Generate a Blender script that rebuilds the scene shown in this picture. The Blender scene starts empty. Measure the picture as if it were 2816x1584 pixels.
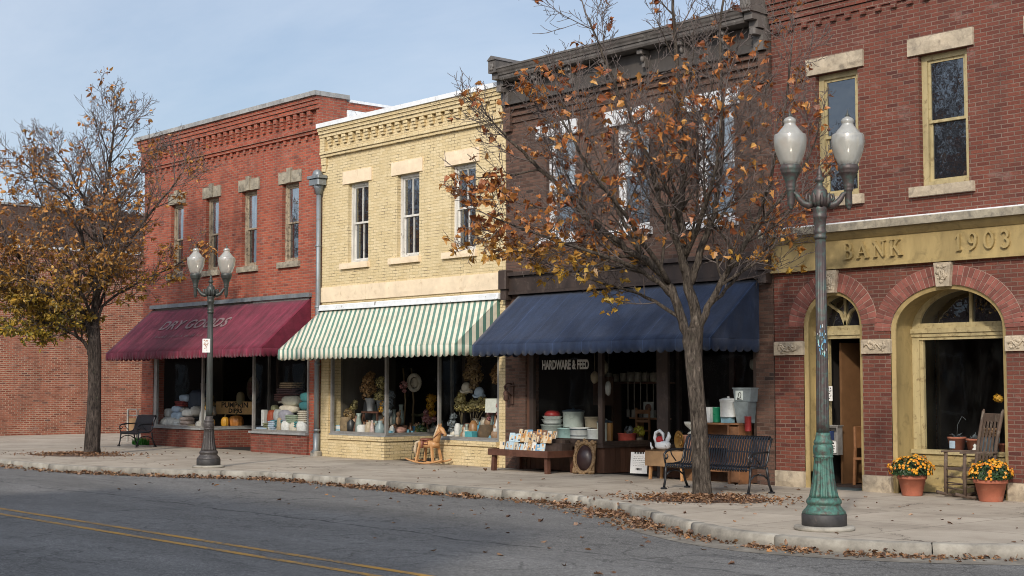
import bpy, bmesh, math, random
from math import sin, cos, pi, radians, sqrt, atan2
from mathutils import Vector, Matrix, noise

scene = bpy.context.scene
COL = scene.collection
RND = random.Random(1903)

# ------------------------------------------------------------------ mesh collector
class MB:
    """collects faces of one mesh; local coordinates of the object it becomes"""
    def __init__(s):
        s.v = []; s.f = []; s.mi = []; s.sm = []; s.m = 0; s.smooth = False
        s.T = None
    def pt(s, p):
        p = Vector(p)
        if s.T is not None: p = s.T @ p
        s.v.append(p); return len(s.v) - 1
    def face(s, idx):
        s.f.append(tuple(idx)); s.mi.append(s.m); s.sm.append(s.smooth)
    def poly(s, pts): s.face([s.pt(p) for p in pts])
    def quad(s, a, b, c, d): s.poly((a, b, c, d))
    def box(s, x0, x1, y0, y1, z0, z1):
        i = [s.pt(p) for p in ((x0,y0,z0),(x1,y0,z0),(x1,y1,z0),(x0,y1,z0),(x0,y0,z1),(x1,y0,z1),(x1,y1,z1),(x0,y1,z1))]
        for q in ((0,1,5,4),(1,2,6,5),(2,3,7,6),(3,0,4,7),(4,5,6,7),(3,2,1,0)): s.face([i[k] for k in q])
    def cbox(s, x0, x1, y0, y1, z0, z1, b=.01):
        """box with chamfered vertical and top edges"""
        b = min(b, (x1-x0)*.45, (y1-y0)*.45, (z1-z0)*.45)
        def ring(d, z): return [s.pt(p) for p in ((x0+b+d*0,y0+d,z),(x1-b,y0+d,z),(x1-d,y0+b,z),(x1-d,y1-b,z),(x1-b,y1-d,z),(x0+b,y1-d,z),(x0+d,y1-b,z),(x0+d,y0+b,z))]
        r0 = ring(0, z0); r1 = ring(0, z1-b)
        r2 = [s.pt(p) for p in ((x0+b,y0+b,z1),(x1-b,y0+b,z1),(x1-b,y1-b,z1),(x0+b,y1-b,z1))]
        for k in range(8): s.face((r0[k], r0[(k+1)%8], r1[(k+1)%8], r1[k]))
        s.face(r2)
        a, b_, c, d = r2
        s.face((r1[0], r1[1], b_, a)); s.face((r1[1], r1[2], b_)); s.face((r1[2], r1[3], c, b_)); s.face((r1[3], r1[4], c))
        s.face((r1[4], r1[5], d, c)); s.face((r1[5], r1[6], d)); s.face((r1[6], r1[7], a, d)); s.face((r1[7], r1[0], a))
        s.face(list(reversed(r0)))
    def bar(s, p0, p1, w, h, up=(0,0,1)):
        p0 = Vector(p0); p1 = Vector(p1); d = (p1-p0).normalized(); up = Vector(up)
        if abs(d.dot(up)) > .98: up = Vector((0,1,0))
        a = d.cross(up).normalized(); u = a.cross(d)
        r = []
        for p in (p0, p1):
            r.append([s.pt(p + a*i*w/2 + u*j*h/2) for i, j in ((-1,-1),(1,-1),(1,1),(-1,1))])
        for k in range(4): s.face((r[0][k], r[0][(k+1)%4], r[1][(k+1)%4], r[1][k]))
        s.face(list(reversed(r[0]))); s.face(r[1])
    def tube(s, pts, rad, n=6, cap=True, flat=1.0):
        pts = [Vector(p) for p in pts]
        if not hasattr(rad, '__len__'): rad = [rad]*len(pts)
        old = s.smooth; s.smooth = True
        prev = None; ref = None
        for i, p in enumerate(pts):
            d = (pts[min(i+1, len(pts)-1)] - pts[max(i-1, 0)])
            d = d.normalized() if d.length > 1e-9 else Vector((0,0,1))
            if ref is None:
                ref = Vector((0,0,1)) if abs(d.z) < .9 else Vector((1,0,0))
            a = d.cross(ref)
            if a.length < 1e-6: a = d.orthogonal()
            a.normalize(); b = a.cross(d); ref = b
            ring = [s.pt(p + (a*cos(2*pi*k/n) + b*sin(2*pi*k/n)*flat)*rad[i]) for k in range(n)]
            if prev:
                for k in range(n): s.face((prev[k], prev[(k+1)%n], ring[(k+1)%n], ring[k]))
            elif cap: s.face(list(reversed(ring)))
            prev = ring
        if cap: s.face(prev)
        s.smooth = old
    def lathe(s, prof, n=20, c=(0,0,0), smooth=True, flute=None, sx=1, sy=1):
        """prof: (radius, z) ; flute = (count, depth, i0, i1) modulates those rings"""
        old = s.smooth; s.smooth = smooth
        prev = None
        for i, (r, z) in enumerate(prof):
            ring = []
            for k in range(n):
                t = 2*pi*k/n; q = r
                if flute and flute[2] <= i <= flute[3]: q = r*(1 - flute[1]*abs(sin(t*flute[0]/2))**.6)
                ring.append(s.pt((c[0]+q*cos(t)*sx, c[1]+q*sin(t)*sy, c[2]+z)))
            if prev:
                for k in range(n): s.face((prev[k], prev[(k+1)%n], ring[(k+1)%n], ring[k]))
            elif r > 1e-4: s.face(list(reversed(ring)))
            prev = ring
        if prof[-1][0] > 1e-4: s.face(prev)
        s.smooth = old
    def ball(s, c, r, n=10, m=6, sc=(1,1,1), jit=0, rng=RND):
        old = s.smooth; s.smooth = True
        rows = []
        for j in range(m+1):
            ph = pi*j/m; row = []
            for k in range(n):
                t = 2*pi*k/n; q = 1 + (rng.uniform(-jit, jit) if jit else 0)
                row.append(s.pt((c[0]+r*q*sin(ph)*cos(t)*sc[0], c[1]+r*q*sin(ph)*sin(t)*sc[1], c[2]-r*q*cos(ph)*sc[2])))
            rows.append(row)
        for j in range(m):
            for k in range(n): s.face((rows[j][k], rows[j][(k+1)%n], rows[j+1][(k+1)%n], rows[j+1][k]))
        s.smooth = old
    def pillow(s, c, w, d, h, rot=0, e=.45, n=14, m=7, sag=0, rng=RND, jit=.03):
        """soft rounded slab (superellipsoid)"""
        old = s.smooth; s.smooth = True
        sp = lambda a, p: (abs(a)**p)*(1 if a >= 0 else -1)
        rows = []; cr, sr = cos(rot), sin(rot)
        for j in range(m+1):
            ph = -pi/2 + pi*j/m; row = []
            for k in range(n):
                t = 2*pi*k/n; q = 1+rng.uniform(-jit, jit)
                x = w/2*sp(cos(ph), e)*sp(cos(t), e)*q; y = d/2*sp(cos(ph), e)*sp(sin(t), e)*q; z = h/2*sp(sin(ph), .75)*q
                z -= sag*(x*x/(w*w/4))
                row.append(s.pt((c[0]+x*cr-y*sr, c[1]+x*sr+y*cr, c[2]+z)))
            rows.append(row)
        for j in range(m):
            for k in range(n): s.face((rows[j][k], rows[j][(k+1)%n], rows[j+1][(k+1)%n], rows[j+1][k]))
        s.smooth = old
    def prism(s, poly, y0, y1):
        """poly of (x,z), extruded along y"""
        a = [s.pt((x, y0, z)) for x, z in poly]; b = [s.pt((x, y1, z)) for x, z in poly]
        n = len(poly); s.face(a); s.face(list(reversed(b)))
        for k in range(n): s.face((a[(k+1)%n], a[k], b[k], b[(k+1)%n]))
    def slab(s, poly, z0, z1):
        """poly of (x,y), extruded along z"""
        a = [s.pt((x, y, z0)) for x, y in poly]; b = [s.pt((x, y, z1)) for x, y in poly]
        n = len(poly); s.face(list(reversed(a))); s.face(b)
        for k in range(n): s.face((a[k], a[(k+1)%n], b[(k+1)%n], b[k]))
    def ribbon(s, pts, w, y0, y1):
        """2-D stroke in (x,z) of width w (number or list), extruded y0..y1"""
        P = [Vector((p[0], p[1])) for p in pts]; n = len(P)
        if not hasattr(w, '__len__'): w = [w]*n
        L = []; R = []
        for i in range(n):
            d = (P[min(i+1, n-1)]-P[max(i-1, 0)]).normalized(); q = Vector((-d.y, d.x))
            L.append(P[i]+q*w[i]/2); R.append(P[i]-q*w[i]/2)
        for i in range(n-1): s.prism([(R[i].x,R[i].y),(R[i+1].x,R[i+1].y),(L[i+1].x,L[i+1].y),(L[i].x,L[i].y)], y0, y1)
    def wall(s, x0, x1, z0, z1, y, holes, depth):
        """front sheet facing -y with rectangular openings and their reveals"""
        xs = sorted({x0, x1, *[h[0] for h in holes], *[h[1] for h in holes]}); zs = sorted({z0, z1, *[h[2] for h in holes], *[h[3] for h in holes]})
        xs = [x for x in xs if x0 <= x <= x1]; zs = [z for z in zs if z0 <= z <= z1]
        for a, b in zip(xs, xs[1:]):
            for c, d in zip(zs, zs[1:]):
                mx, mz = (a+b)/2, (c+d)/2
                if not any(h[0] < mx < h[1] and h[2] < mz < h[3] for h in holes):
                    s.quad((a,y,c),(b,y,c),(b,y,d),(a,y,d))
        for a, b, c, d in holes:
            e = y+depth
            s.quad((a,y,c),(a,y,d),(a,e,d),(a,e,c)); s.quad((b,y,d),(b,y,c),(b,e,c),(b,e,d))
            s.quad((a,y,d),(b,y,d),(b,e,d),(a,e,d)); s.quad((b,y,c),(a,y,c),(a,e,c),(b,e,c))
    def build(s, name, mats, parent=None, loc=(0,0,0), rot=None, weld=False):
        me = bpy.data.meshes.new(name)
        me.from_pydata([tuple(p) for p in s.v], [], s.f)
        if not isinstance(mats, (list, tuple)): mats = [mats]
        for m in mats: me.materials.append(m)
        me.polygons.foreach_set('material_index', s.mi); me.polygons.foreach_set('use_smooth', s.sm)
        if weld:
            bm = bmesh.new(); bm.from_mesh(me); bmesh.ops.remove_doubles(bm, verts=bm.verts, dist=1e-5); bm.to_mesh(me); bm.free()
        me.update()
        o = bpy.data.objects.new(name, me); COL.objects.link(o)
        o.location = loc
        if rot: o.rotation_euler = rot
        if parent: o.parent = parent
        return o

def tag(o, label=None, cat=None, group=None, kind=None):
    if label: o['label'] = label
    if cat: o['category'] = cat
    if group: o['group'] = group
    if kind: o['kind'] = kind
    return o
def thing(name, label, cat, loc=(0,0,0), rz=0, group=None, sc=1):
    o = bpy.data.objects.new(name, None); COL.objects.link(o); o.empty_display_size = .2
    o.location = loc; o.rotation_euler = (0,0,rz); o.scale = (sc,sc,sc)
    return tag(o, label, cat, group)
def copy_tree(o, parent=None):
    c = o.copy(); COL.objects.link(c); c.parent = parent
    for ch in list(o.children): copy_tree(ch, c)
    return c
def text_mesh(s, size=1, extrude=.004, bold=0, shear=0, align='CENTER', spacing=1):
    cu = bpy.data.curves.new('writing', 'FONT'); cu.body = s; cu.size = size; cu.extrude = extrude; cu.offset = bold
    cu.shear = shear; cu.align_x = align; cu.align_y = 'CENTER'; cu.space_character = spacing; cu.resolution_u = 4
    o = bpy.data.objects.new('writing', cu); COL.objects.link(o)
    dg = bpy.context.evaluated_depsgraph_get(); me = bpy.data.meshes.new_from_object(o.evaluated_get(dg))
    bpy.data.objects.remove(o); bpy.data.curves.remove(cu)
    return me
def lettering(name, s, mat, M, parent=None, **k):
    """text laid into the plane given by matrix M (x right, y up, z out)"""
    me = text_mesh(s, **k); me.transform(M); me.name = name
    me.materials.clear(); me.materials.append(mat)
    o = bpy.data.objects.new(name, me); COL.objects.link(o)
    if parent: o.parent = parent
    return o
def front(x, y, z, sx=1, sz=1):
    return Matrix.Translation((x, y, z)) @ Matrix.Rotation(pi/2, 4, 'X') @ Matrix.Diagonal((sx, sz, 1, 1))

# ------------------------------------------------------------------ materials
class NT:
    def __init__(s, nt): s.nt = nt
    def __call__(s, typ, _p=None, **ins):
        n = s.nt.nodes.new('ShaderNode'+typ)
        for k, v in (_p or {}).items(): setattr(n, k, v)
        for k, v in ins.items():
            sock = n.inputs[int(k[1:])] if k[0] == 'i' and k[1:].isdigit() else n.inputs[k.replace('_', ' ')]
            if isinstance(v, bpy.types.NodeSocket): s.nt.links.new(v, sock)
            else:
                if isinstance(v, (tuple, list)) and sock.type == 'RGBA' and len(v) == 3: v = (*v, 1)
                sock.default_value = v
        return n
    def math(s, op, a, b=0, c=None, clamp=False):
        k = dict(i0=a, i1=b)
        if c is not None: k['i2'] = c
        return s('Math', dict(operation=op, use_clamp=clamp), **k).outputs[0]
    def mix(s, f, a, b, mode='MIX'):
        n = s.nt.nodes.new('ShaderNodeMix'); n.data_type = 'RGBA'; n.blend_type = mode
        for i, v in ((0, f), (6, a), (7, b)):
            if isinstance(v, bpy.types.NodeSocket): s.nt.links.new(v, n.inputs[i])
            else: n.inputs[i].default_value = (*v, 1) if isinstance(v, (tuple, list)) and len(v) == 3 else v
        return n.outputs[2]
    def ramp(s, f, stops, interp='LINEAR'):
        n = s.nt.nodes.new('ShaderNodeValToRGB'); n.color_ramp.interpolation = interp
        e = n.color_ramp.elements
        while len(e) < len(stops): e.new(.5)
        for q, (p, c) in zip(e, stops):
            q.position = p; q.color = (*c, 1) if len(c) == 3 else c
        s.nt.links.new(f, n.inputs[0]); return n.outputs[0]
    def noise(s, vec, scale, detail=4, rough=.55, dist=0):
        return s('TexNoise', Vector=vec, Scale=scale, Detail=detail, Roughness=rough, Distortion=dist).outputs[0]
    def obj(s): return s('TexCoord').outputs['Object']
    def scale(s, vec, xyz): return s('Mapping', Vector=vec, Scale=xyz).outputs[0]
    def rng(s, v, a, b, c=0, d=1): return s('MapRange', Value=v, i1=a, i2=b, i3=c, i4=d).outputs[0]
    def bump(s, h, strength=.3, dist=.01, normal=None):
        k = dict(Height=h, Strength=strength, Distance=dist)
        if normal is not None: k['Normal'] = normal
        return s('Bump', **k).outputs[0]

def new_mat(name):
    m = bpy.data.materials.new(name); m.use_nodes = True; nt = m.node_tree; nt.nodes.clear()
    n = NT(nt); p = n('BsdfPrincipled'); o = n('OutputMaterial', Surface=p.outputs[0])
    return m, n, p, o
def plink(n, p, **k):
    for a, v in k.items():
        sock = p.inputs[a.replace('_', ' ')]
        if isinstance(v, bpy.types.NodeSocket): n.nt.links.new(v, sock)
        else: sock.default_value = (*v, 1) if isinstance(v, (tuple, list)) and len(v) == 3 else v
def dk(c, f): return tuple(x*f for x in c)

def mat_plain(name, col, rough=.7, var=.2, scale=6, bump=.15, bscale=60, metal=0, col2=None, f2=(.5,.62), spec=.5, bdist=.004, streak=False, island=0, coat=0):
    m, n, p, o = new_mat(name); c = n.obj()
    f = n.noise(n.scale(c, (1,1,.25)) if streak else c, scale, 6, .65)
    colr = n.ramp(f, [(.3, dk(col, 1-var)), (.7, dk(col, 1+var))])
    if col2: colr = n.mix(n.rng(n.noise(c, scale*1.7, 5, .6, .6), f2[0], f2[1]), colr, col2)
    if island:
        r = n('NewGeometry').outputs['Random Per Island']
        colr = n.mix(1, colr, n.ramp(r, [(0, (1-island,)*3), (1, (1+island,)*3)]), 'MULTIPLY')
    h = n.noise(n.scale(c, (1,1,.2)) if streak else c, bscale, 4, .6)
    plink(n, p, Base_Color=colr, Roughness=n.rng(f, .3, .7, max(0, rough-.08), min(1, rough+.08)), Metallic=metal, Normal=n.bump(h, bump, bdist))
    p.inputs['Specular IOR Level'].default_value = spec
    if coat: p.inputs['Coat Weight'].default_value = coat
    return m

def mat_brick(name, c1, c2, mortar, bw=.215, rh=.067, ms=.0085, bump=.9, painted=False, dirt=.35, dirtcol=(.05,.04,.035), c3=None, patch=None, eff=0.0):
    m, n, p, o = new_mat(name); tc = n('TexCoord'); P = tc.outputs['Object']
    T = n('VectorMath', dict(operation='CROSS_PRODUCT'), i0=(0,0,1), i1=tc.outputs['Normal']).outputs[0]
    T = n('VectorMath', dict(operation='NORMALIZE'), i0=T).outputs[0]
    u = n('VectorMath', dict(operation='DOT_PRODUCT'), i0=P, i1=T).outputs['Value']
    z = n('SeparateXYZ', Vector=P).outputs[2]
    wob = n.math('MULTIPLY', n.math('SUBTRACT', n.noise(P, 1.3, 3), .5), .012)
    wob2 = n.math('MULTIPLY', n.math('SUBTRACT', n.noise(P, 14, 2), .5), .006)
    z = n.math('ADD', n.math('ADD', z, wob), wob2)
    vec = n('CombineXYZ', i0=u, i1=z, i2=0.0).outputs[0]
    b = n('TexBrick', dict(offset=.5, squash=1.0), Vector=vec, Color1=(0,0,0,1), Color2=(1,1,1,1), Mortar=(.5,.5,.5,1), Scale=1.0, Mortar_Size=ms, Mortar_Smooth=.25, Bias=0.0, Brick_Width=bw, Row_Height=rh)
    tone = n('SeparateColor', Color=b.outputs['Color']).outputs[0]
    stops = [(0, c1), (1, c2)] if not c3 else [(0, c1), (.5, c2), (.86, c2), (1, c3)]
    col = n.ramp(tone, stops)
    fine = n.noise(P, 45, 3, .6)
    col = n.mix(1, col, n.ramp(fine, [(.25, (.72,)*3), (.75, (1.22,)*3)]), 'MULTIPLY')
    if patch: col = n.mix(n.rng(n.noise(P, .55, 4, .6), .46, .66, 0, .75), col, patch)
    if eff: col = n.mix(n.rng(n.noise(n.scale(P, (1,1,2.2)), 1.6, 5, .7), .58, .75, 0, eff), col, (.55,.5,.46))
    mfac = b.outputs['Fac']
    mvar = n.noise(P, 2.2, 4, .6)
    mcol = n.ramp(mvar, [(.3, dk(mortar, .6)), (.65, dk(mortar, 1.1))])
    col = n.mix(mfac, col, mcol)
    st = n.noise(n.scale(P, (1.6,1.6,.35)), 1.1, 6, .65)
    col = n.mix(n.rng(st, .46, .68, 0, dirt), col, dirtcol)
    st2 = n.noise(n.scale(P, (4.5,4.5,.22)), 1.0, 5, .7)
    col = n.mix(n.rng(st2, .55, .72, 0, dirt*.8), col, dirtcol)
    if painted:
        cr = n.noise(P, 3.2, 6, .7, .4)
        col = n.mix(n.math('MULTIPLY', mfac, n.rng(cr, .5, .62)), col, (.06,.045,.03))
        col = n.mix(n.rng(n.noise(P, 7, 6, .75, .5), .66, .72, 0, .7), col, dk(c1, .55))
    h = n.math('ADD', n.math('MULTIPLY', n.math('SUBTRACT', 1.0, mfac), 1.0), n.math('MULTIPLY', n.noise(P, 38, 4, .65), .55))
    h = n.math('ADD', h, n.math('MULTIPLY', tone, .3))
    plink(n, p, Base_Color=col, Roughness=.62 if painted else .86, Normal=n.bump(h, bump, .008))
    p.inputs['Specular IOR Level'].default_value = .3
    return m

def mat_glass(name, tint=(.95,.97,.97), refl=.12, dust=.02):
    m, n, p, o = new_mat(name); c = n.obj()
    n.nt.nodes.remove(p)
    fc = n('LayerWeight', Blend=.5).outputs['Facing']
    fr = n.math('ADD', n.math('MULTIPLY', n.math('POWER', fc, 5.0), .9), .045)
    wob = n.bump(n.noise(c, 1.4, 2), .08, .02)
    tr = n('BsdfTransparent', Color=(*tint, 1)); gl = n('BsdfGlossy', Color=(.9,.95,1,1), Roughness=.02, Normal=wob)
    mx = n('MixShader', i0=n.math('MULTIPLY', fr, refl*4.5, clamp=True), i1=tr.outputs[0], i2=gl.outputs[0])
    df = n('BsdfDiffuse', Color=(.5,.52,.5,1))
    d = n.rng(n.noise(n.scale(c, (1,1,.5)), 2.5, 5, .7), .45, .8, 0, dust)
    mx2 = n('MixShader', i0=d, i1=mx.outputs[0], i2=df.outputs[0])
    n.nt.links.new(mx2.outputs[0], o.inputs[0])
    return m
def mat_pane(name, base=(.012,.014,.018), refl=.35, curtain=None):
    """upstairs glazing in front of a dark room: black behind, wavy old glass in front"""
    m, n, p, o = new_mat(name); c = n.obj(); n.nt.nodes.remove(p)
    wob = n.bump(n.noise(c, 2.2, 3), .25, .03)
    gl = n('BsdfGlossy', Color=(.86,.93,1,1), Roughness=.015, Normal=wob)
    col = base
    if curtain: col = n.mix(n.rng(n.noise(n.scale(c, (3,3,.4)), 2.4, 4), .42, .6), base, curtain)
    df = n('BsdfDiffuse', Color=col if isinstance(col, bpy.types.NodeSocket) else (*col, 1))
    lw = n('LayerWeight', Blend=.35).outputs['Facing']
    f = n.math('ADD', n.math('MULTIPLY', lw, .35), refl-.12, clamp=True)
    mx = n('MixShader', i0=f, i1=df.outputs[0], i2=gl.outputs[0])
    n.nt.links.new(mx.outputs[0], o.inputs[0]); return m
def mat_leaf(name, stops, zramp=None, trans=.35, rough=.6):
    m, n, p, o = new_mat(name); n.nt.nodes.remove(p)
    r = n('NewGeometry').outputs['Random Per Island']; c = n.obj()
    col = n.ramp(r, stops)
    if zramp:
        z = n('SeparateXYZ', Vector=c).outputs[2]
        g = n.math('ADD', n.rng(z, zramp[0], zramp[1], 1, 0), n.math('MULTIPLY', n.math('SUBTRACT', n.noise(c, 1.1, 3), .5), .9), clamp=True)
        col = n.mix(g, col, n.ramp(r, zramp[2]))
    vein = n.noise(c, 55, 3, .6)
    col = n.mix(1, col, n.ramp(vein, [(.3, (.7,)*3), (.7, (1.25,)*3)]), 'MULTIPLY')
    d = n('BsdfDiffuse', Color=col); t = n('BsdfTranslucent', Color=col); g = n('BsdfGlossy', Color=(.8,.8,.8,1), Roughness=.45)
    a = n('MixShader', i0=trans, i1=d.outputs[0], i2=t.outputs[0]); b = n('MixShader', i0=.04, i1=a.outputs[0], i2=g.outputs[0])
    n.nt.links.new(b.outputs[0], o.inputs[0]); return m
def mat_fabric(name, col, col2, stripes=None, fade=.3, seam=None):
    m, n, p, o = new_mat(name); c = n.obj()
    if stripes:
        s = n('SeparateXYZ', Vector=c)
        q = n.math('ADD', s.outputs[0], s.outputs[1])
        q = n.math('ADD', q, n.math('MULTIPLY', n.math('SUBTRACT', n.noise(c, 3, 2), .5), .012))
        fr = n.math('FRACT', n.math('DIVIDE', q, stripes[0])); k = n.math('LESS_THAN', fr, stripes[1])
        colr = n.mix(k, col, col2)
        colr = n.mix(n.rng(n.noise(c, 1.5, 5, .65), .5, .75, 0, .3), colr, (.42,.38,.28))
    else:
        st = n.noise(n.scale(c, (5,.8,.8)), 1.1, 6, .65)
        colr = n.mix(n.rng(st, .4, .7), col, col2)
        if seam:
            x = n('SeparateXYZ', Vector=c).outputs[0]
            fr = n.math('FRACT', n.math('DIVIDE', x, seam)); k = n.math('LESS_THAN', fr, .012)
            colr = n.mix(n.math('MULTIPLY', k, .6), colr, dk(col2, 2.2))
    colr = n.mix(1, colr, n.ramp(n.noise(c, 2.3, 6, .7), [(.3, (1-fade,)*3), (.7, (1+fade,)*3)]), 'MULTIPLY')
    h = n.math('ADD', n.noise(c, 260, 2), n.math('MULTIPLY', n.noise(c, 2.2, 3), 6))
    plink(n, p, Base_Color=colr, Roughness=.85, Normal=n.bump(h, .35, .01))
    p.inputs['Specular IOR Level'].default_value = .2
    p.inputs['Sheen Weight'].default_value = .15
    return m
M = {}
M['red_brick'] = mat_brick('red brick', (.26,.058,.034), (.40,.105,.060), (.33,.20,.145), c3=(.19,.06,.045), dirt=.34, patch=(.29,.066,.040), eff=.22)
M['bank_brick'] = mat_brick('dark red brick', (.118,.036,.025), (.178,.056,.037), (.215,.142,.108), c3=(.085,.026,.021), dirt=.34, patch=(.120,.040,.031), eff=.25)
M['brown_brick'] = mat_brick('brown brick', (.062,.034,.025), (.135,.073,.052), (.125,.088,.068), c3=(.042,.028,.024), dirt=.35)
M['alley_brick'] = mat_brick('weathered brick', (.20,.052,.030), (.36,.12,.072), (.44,.31,.22), c3=(.13,.05,.04), ms=.011, dirt=.28, eff=.35)
M['yellow_brick'] = mat_brick('yellow painted brick', (.62,.49,.27), (.695,.57,.345), (.54,.425,.235), ms=.0055, painted=True, dirt=.22, dirtcol=(.34,.26,.13), bump=.65)
M['stone'] = mat_plain('sandstone', (.42,.35,.255), .85, .3, 4, .6, 14, col2=(.24,.20,.15), f2=(.52,.7), bdist=.02)
M['grey_stone'] = mat_plain('grey limestone', (.30,.265,.20), .88, .35, 5, .6, 16, col2=(.15,.135,.11), f2=(.5,.7), bdist=.02)
M['cream_stone'] = mat_plain('cream stone', (.74,.60,.42), .8, .12, 3, .5, 9, col2=(.55,.42,.27), f2=(.58,.75), bdist=.02)
M['white_paint'] = mat_plain('white paint', (.72,.74,.75), .5, .12, 5, .3, 30, col2=(.32,.31,.29), f2=(.62,.68))
M['peeling_white'] = mat_plain('peeling white paint', (.60,.61,.62), .6, .12, 3.2, .6, 18, col2=(.15,.10,.075), f2=(.56,.60), bdist=.01)
M['cap_metal'] = mat_plain('grey coping', (.30,.30,.29), .6, .3, 3, .3, 20, col2=(.16,.155,.15), f2=(.5,.7))
M['grey_paint'] = mat_plain('weathered grey paint', (.105,.094,.085), .65, .4, 4, .5, 24, col2=(.26,.245,.22), f2=(.60,.74), streak=True)
M['dark_wood'] = mat_plain('dark brown wood', (.040,.026,.020), .6, .4, 4, .4, 26, col2=(.09,.065,.05), f2=(.56,.75), streak=True)
M['plank_wood'] = mat_plain('brown plank', (.085,.040,.024), .65, .4, 5, .5, 30, streak=True, island=.3)
M['table_wood'] = mat_plain('red brown wood', (.10,.042,.026), .5, .35, 6, .4, 40)
M['honey_wood'] = mat_plain('honey wood', (.50,.27,.115), .5, .22, 7, .3, 40, col2=(.33,.15,.06), f2=(.55,.75))
M['cab_wood'] = mat_plain('orange brown wood', (.25,.115,.05), .55, .3, 5, .3, 30)
M['grey_wood'] = mat_plain('weathered wood', (.088,.058,.041), .8, .4, 6, .6, 50, col2=(.16,.13,.10), f2=(.55,.7))
M['old_frame'] = mat_plain('old tan paint', (.33,.27,.19), .7, .3, 6, .5, 24, col2=(.12,.09,.065), f2=(.5,.64), streak=True)
M['white_frame'] = mat_plain('old white frame', (.60,.58,.53), .6, .2, 6, .4, 24, col2=(.25,.22,.18), f2=(.58,.7), streak=True)
M['ochre'] = mat_plain('ochre paint', (.335,.25,.108), .65, .28, 3, .35, 18, col2=(.22,.165,.07), f2=(.52,.72), streak=True)
M['ochre_peel'] = mat_plain('peeling ochre paint', (.36,.275,.12), .65, .25, 4, .6, 16, col2=(.17,.13,.075), f2=(.57,.62), bdist=.012)
M['ochre_frame'] = mat_plain('ochre window frame', (.40,.33,.175), .6, .25, 6, .5, 22, col2=(.22,.165,.08), f2=(.55,.68), streak=True)
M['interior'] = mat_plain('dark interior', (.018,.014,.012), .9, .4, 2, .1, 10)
M['interior_brown'] = mat_plain('brown interior', (.06,.034,.02), .8, .35, 2, .1, 10)
M['linen'] = mat_plain('linen backdrop', (.075,.065,.05), .9, .25, 5, .3, 60, streak=True)
M['sill'] = mat_plain('grey sill', (.26,.27,.27), .6, .25, 6, .3, 30)
M['steel'] = mat_plain('mullion metal', (.33,.32,.30), .42, .2, 8, .1, 40, metal=.4)
M['zinc'] = mat_plain('zinc pipe', (.21,.235,.25), .45, .25, 4, .2, 20, metal=.35, col2=(.20,.19,.18), f2=(.55,.7), streak=True)
M['black_iron'] = mat_plain('black painted iron', (.012,.013,.016), .38, .3, 10, .25, 60)
M['navy_slat'] = mat_plain('blue black slats', (.008,.010,.015), .45, .35, 14, .25, 60, col2=(.07,.035,.018), f2=(.66,.74))
M['patina'] = mat_plain('green bronze patina', (.060,.150,.120), .55, .45, 10, .6, 30, col2=(.066,.050,.042), f2=(.44,.68), metal=.25, streak=True, bdist=.01)
M['bronze'] = mat_plain('brown bronze', (.074,.055,.052), .5, .3, 8, .4, 40, col2=(.070,.122,.105), f2=(.46,.72), metal=.3, streak=True)
M['dark_bronze'] = mat_plain('dark bronze', (.052,.054,.049), .5, .3, 8, .4, 40, col2=(.052,.085,.07), f2=(.55,.7), metal=.3, streak=True)
M['grey_bronze'] = mat_plain('grey brown iron', (.058,.050,.047), .55, .35, 8, .5, 40, col2=(.11,.105,.10), f2=(.58,.7), metal=.2, streak=True)
M['plinth_iron'] = mat_plain('dark plinth iron', (.032,.030,.030), .6, .35, 9, .5, 30, col2=(.08,.062,.052), f2=(.6,.7))
M['bark'] = None
M['glass'] = mat_glass('shop glass')
M['pane_blue'] = mat_pane('upper pane', (.03,.036,.042), .46, (.17,.20,.22))
M['pane_dark'] = mat_pane('lower pane', (.012,.013,.016), .34)
M['pane_bank'] = mat_pane('bank pane', (.016,.018,.022), .24)
M['pane_grey'] = mat_pane('curtained pane', (.15,.17,.18), .30, (.34,.37,.38))
M['maroon'] = mat_fabric('maroon canvas', (.105,.010,.024), (.20,.024,.050), fade=.3, seam=1.15)
M['navy'] = mat_fabric('navy canvas', (.014,.024,.052), (.024,.040,.082), fade=.22, seam=.78)
M['striped'] = mat_fabric('green and cream canvas', (.67,.63,.505), (.095,.205,.160), stripes=(.191,.46), fade=.16)
M['faded_letter'] = mat_plain('faded grey lettering', (.23,.17,.17), .9, .3, 30, .1, 60, col2=(.12,.025,.04), f2=(.54,.58))
M['sign_white'] = mat_plain('white sign paint', (.55,.55,.52), .6, .12, 30, .05, 60)
M['ink'] = mat_plain('black ink', (.015,.014,.013), .8, .2, 20, .05, 60)
M['paper'] = mat_plain('white paper', (.74,.73,.70), .85, .06, 8, .1, 30)
M['cardboard'] = mat_plain('cardboard', (.33,.20,.10), .9, .2, 6, .2, 40)
M['terracotta'] = mat_plain('terracotta', (.36,.115,.065), .8, .25, 5, .3, 30, col2=(.45,.22,.15), f2=(.6,.8))
def P(name, col=(.3,.3,.3), rough=.6, var=.15, **k):
    if name not in M: M[name] = mat_plain(name, col, rough, var, 9, .12, 50, **k)
    return M[name]

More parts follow.
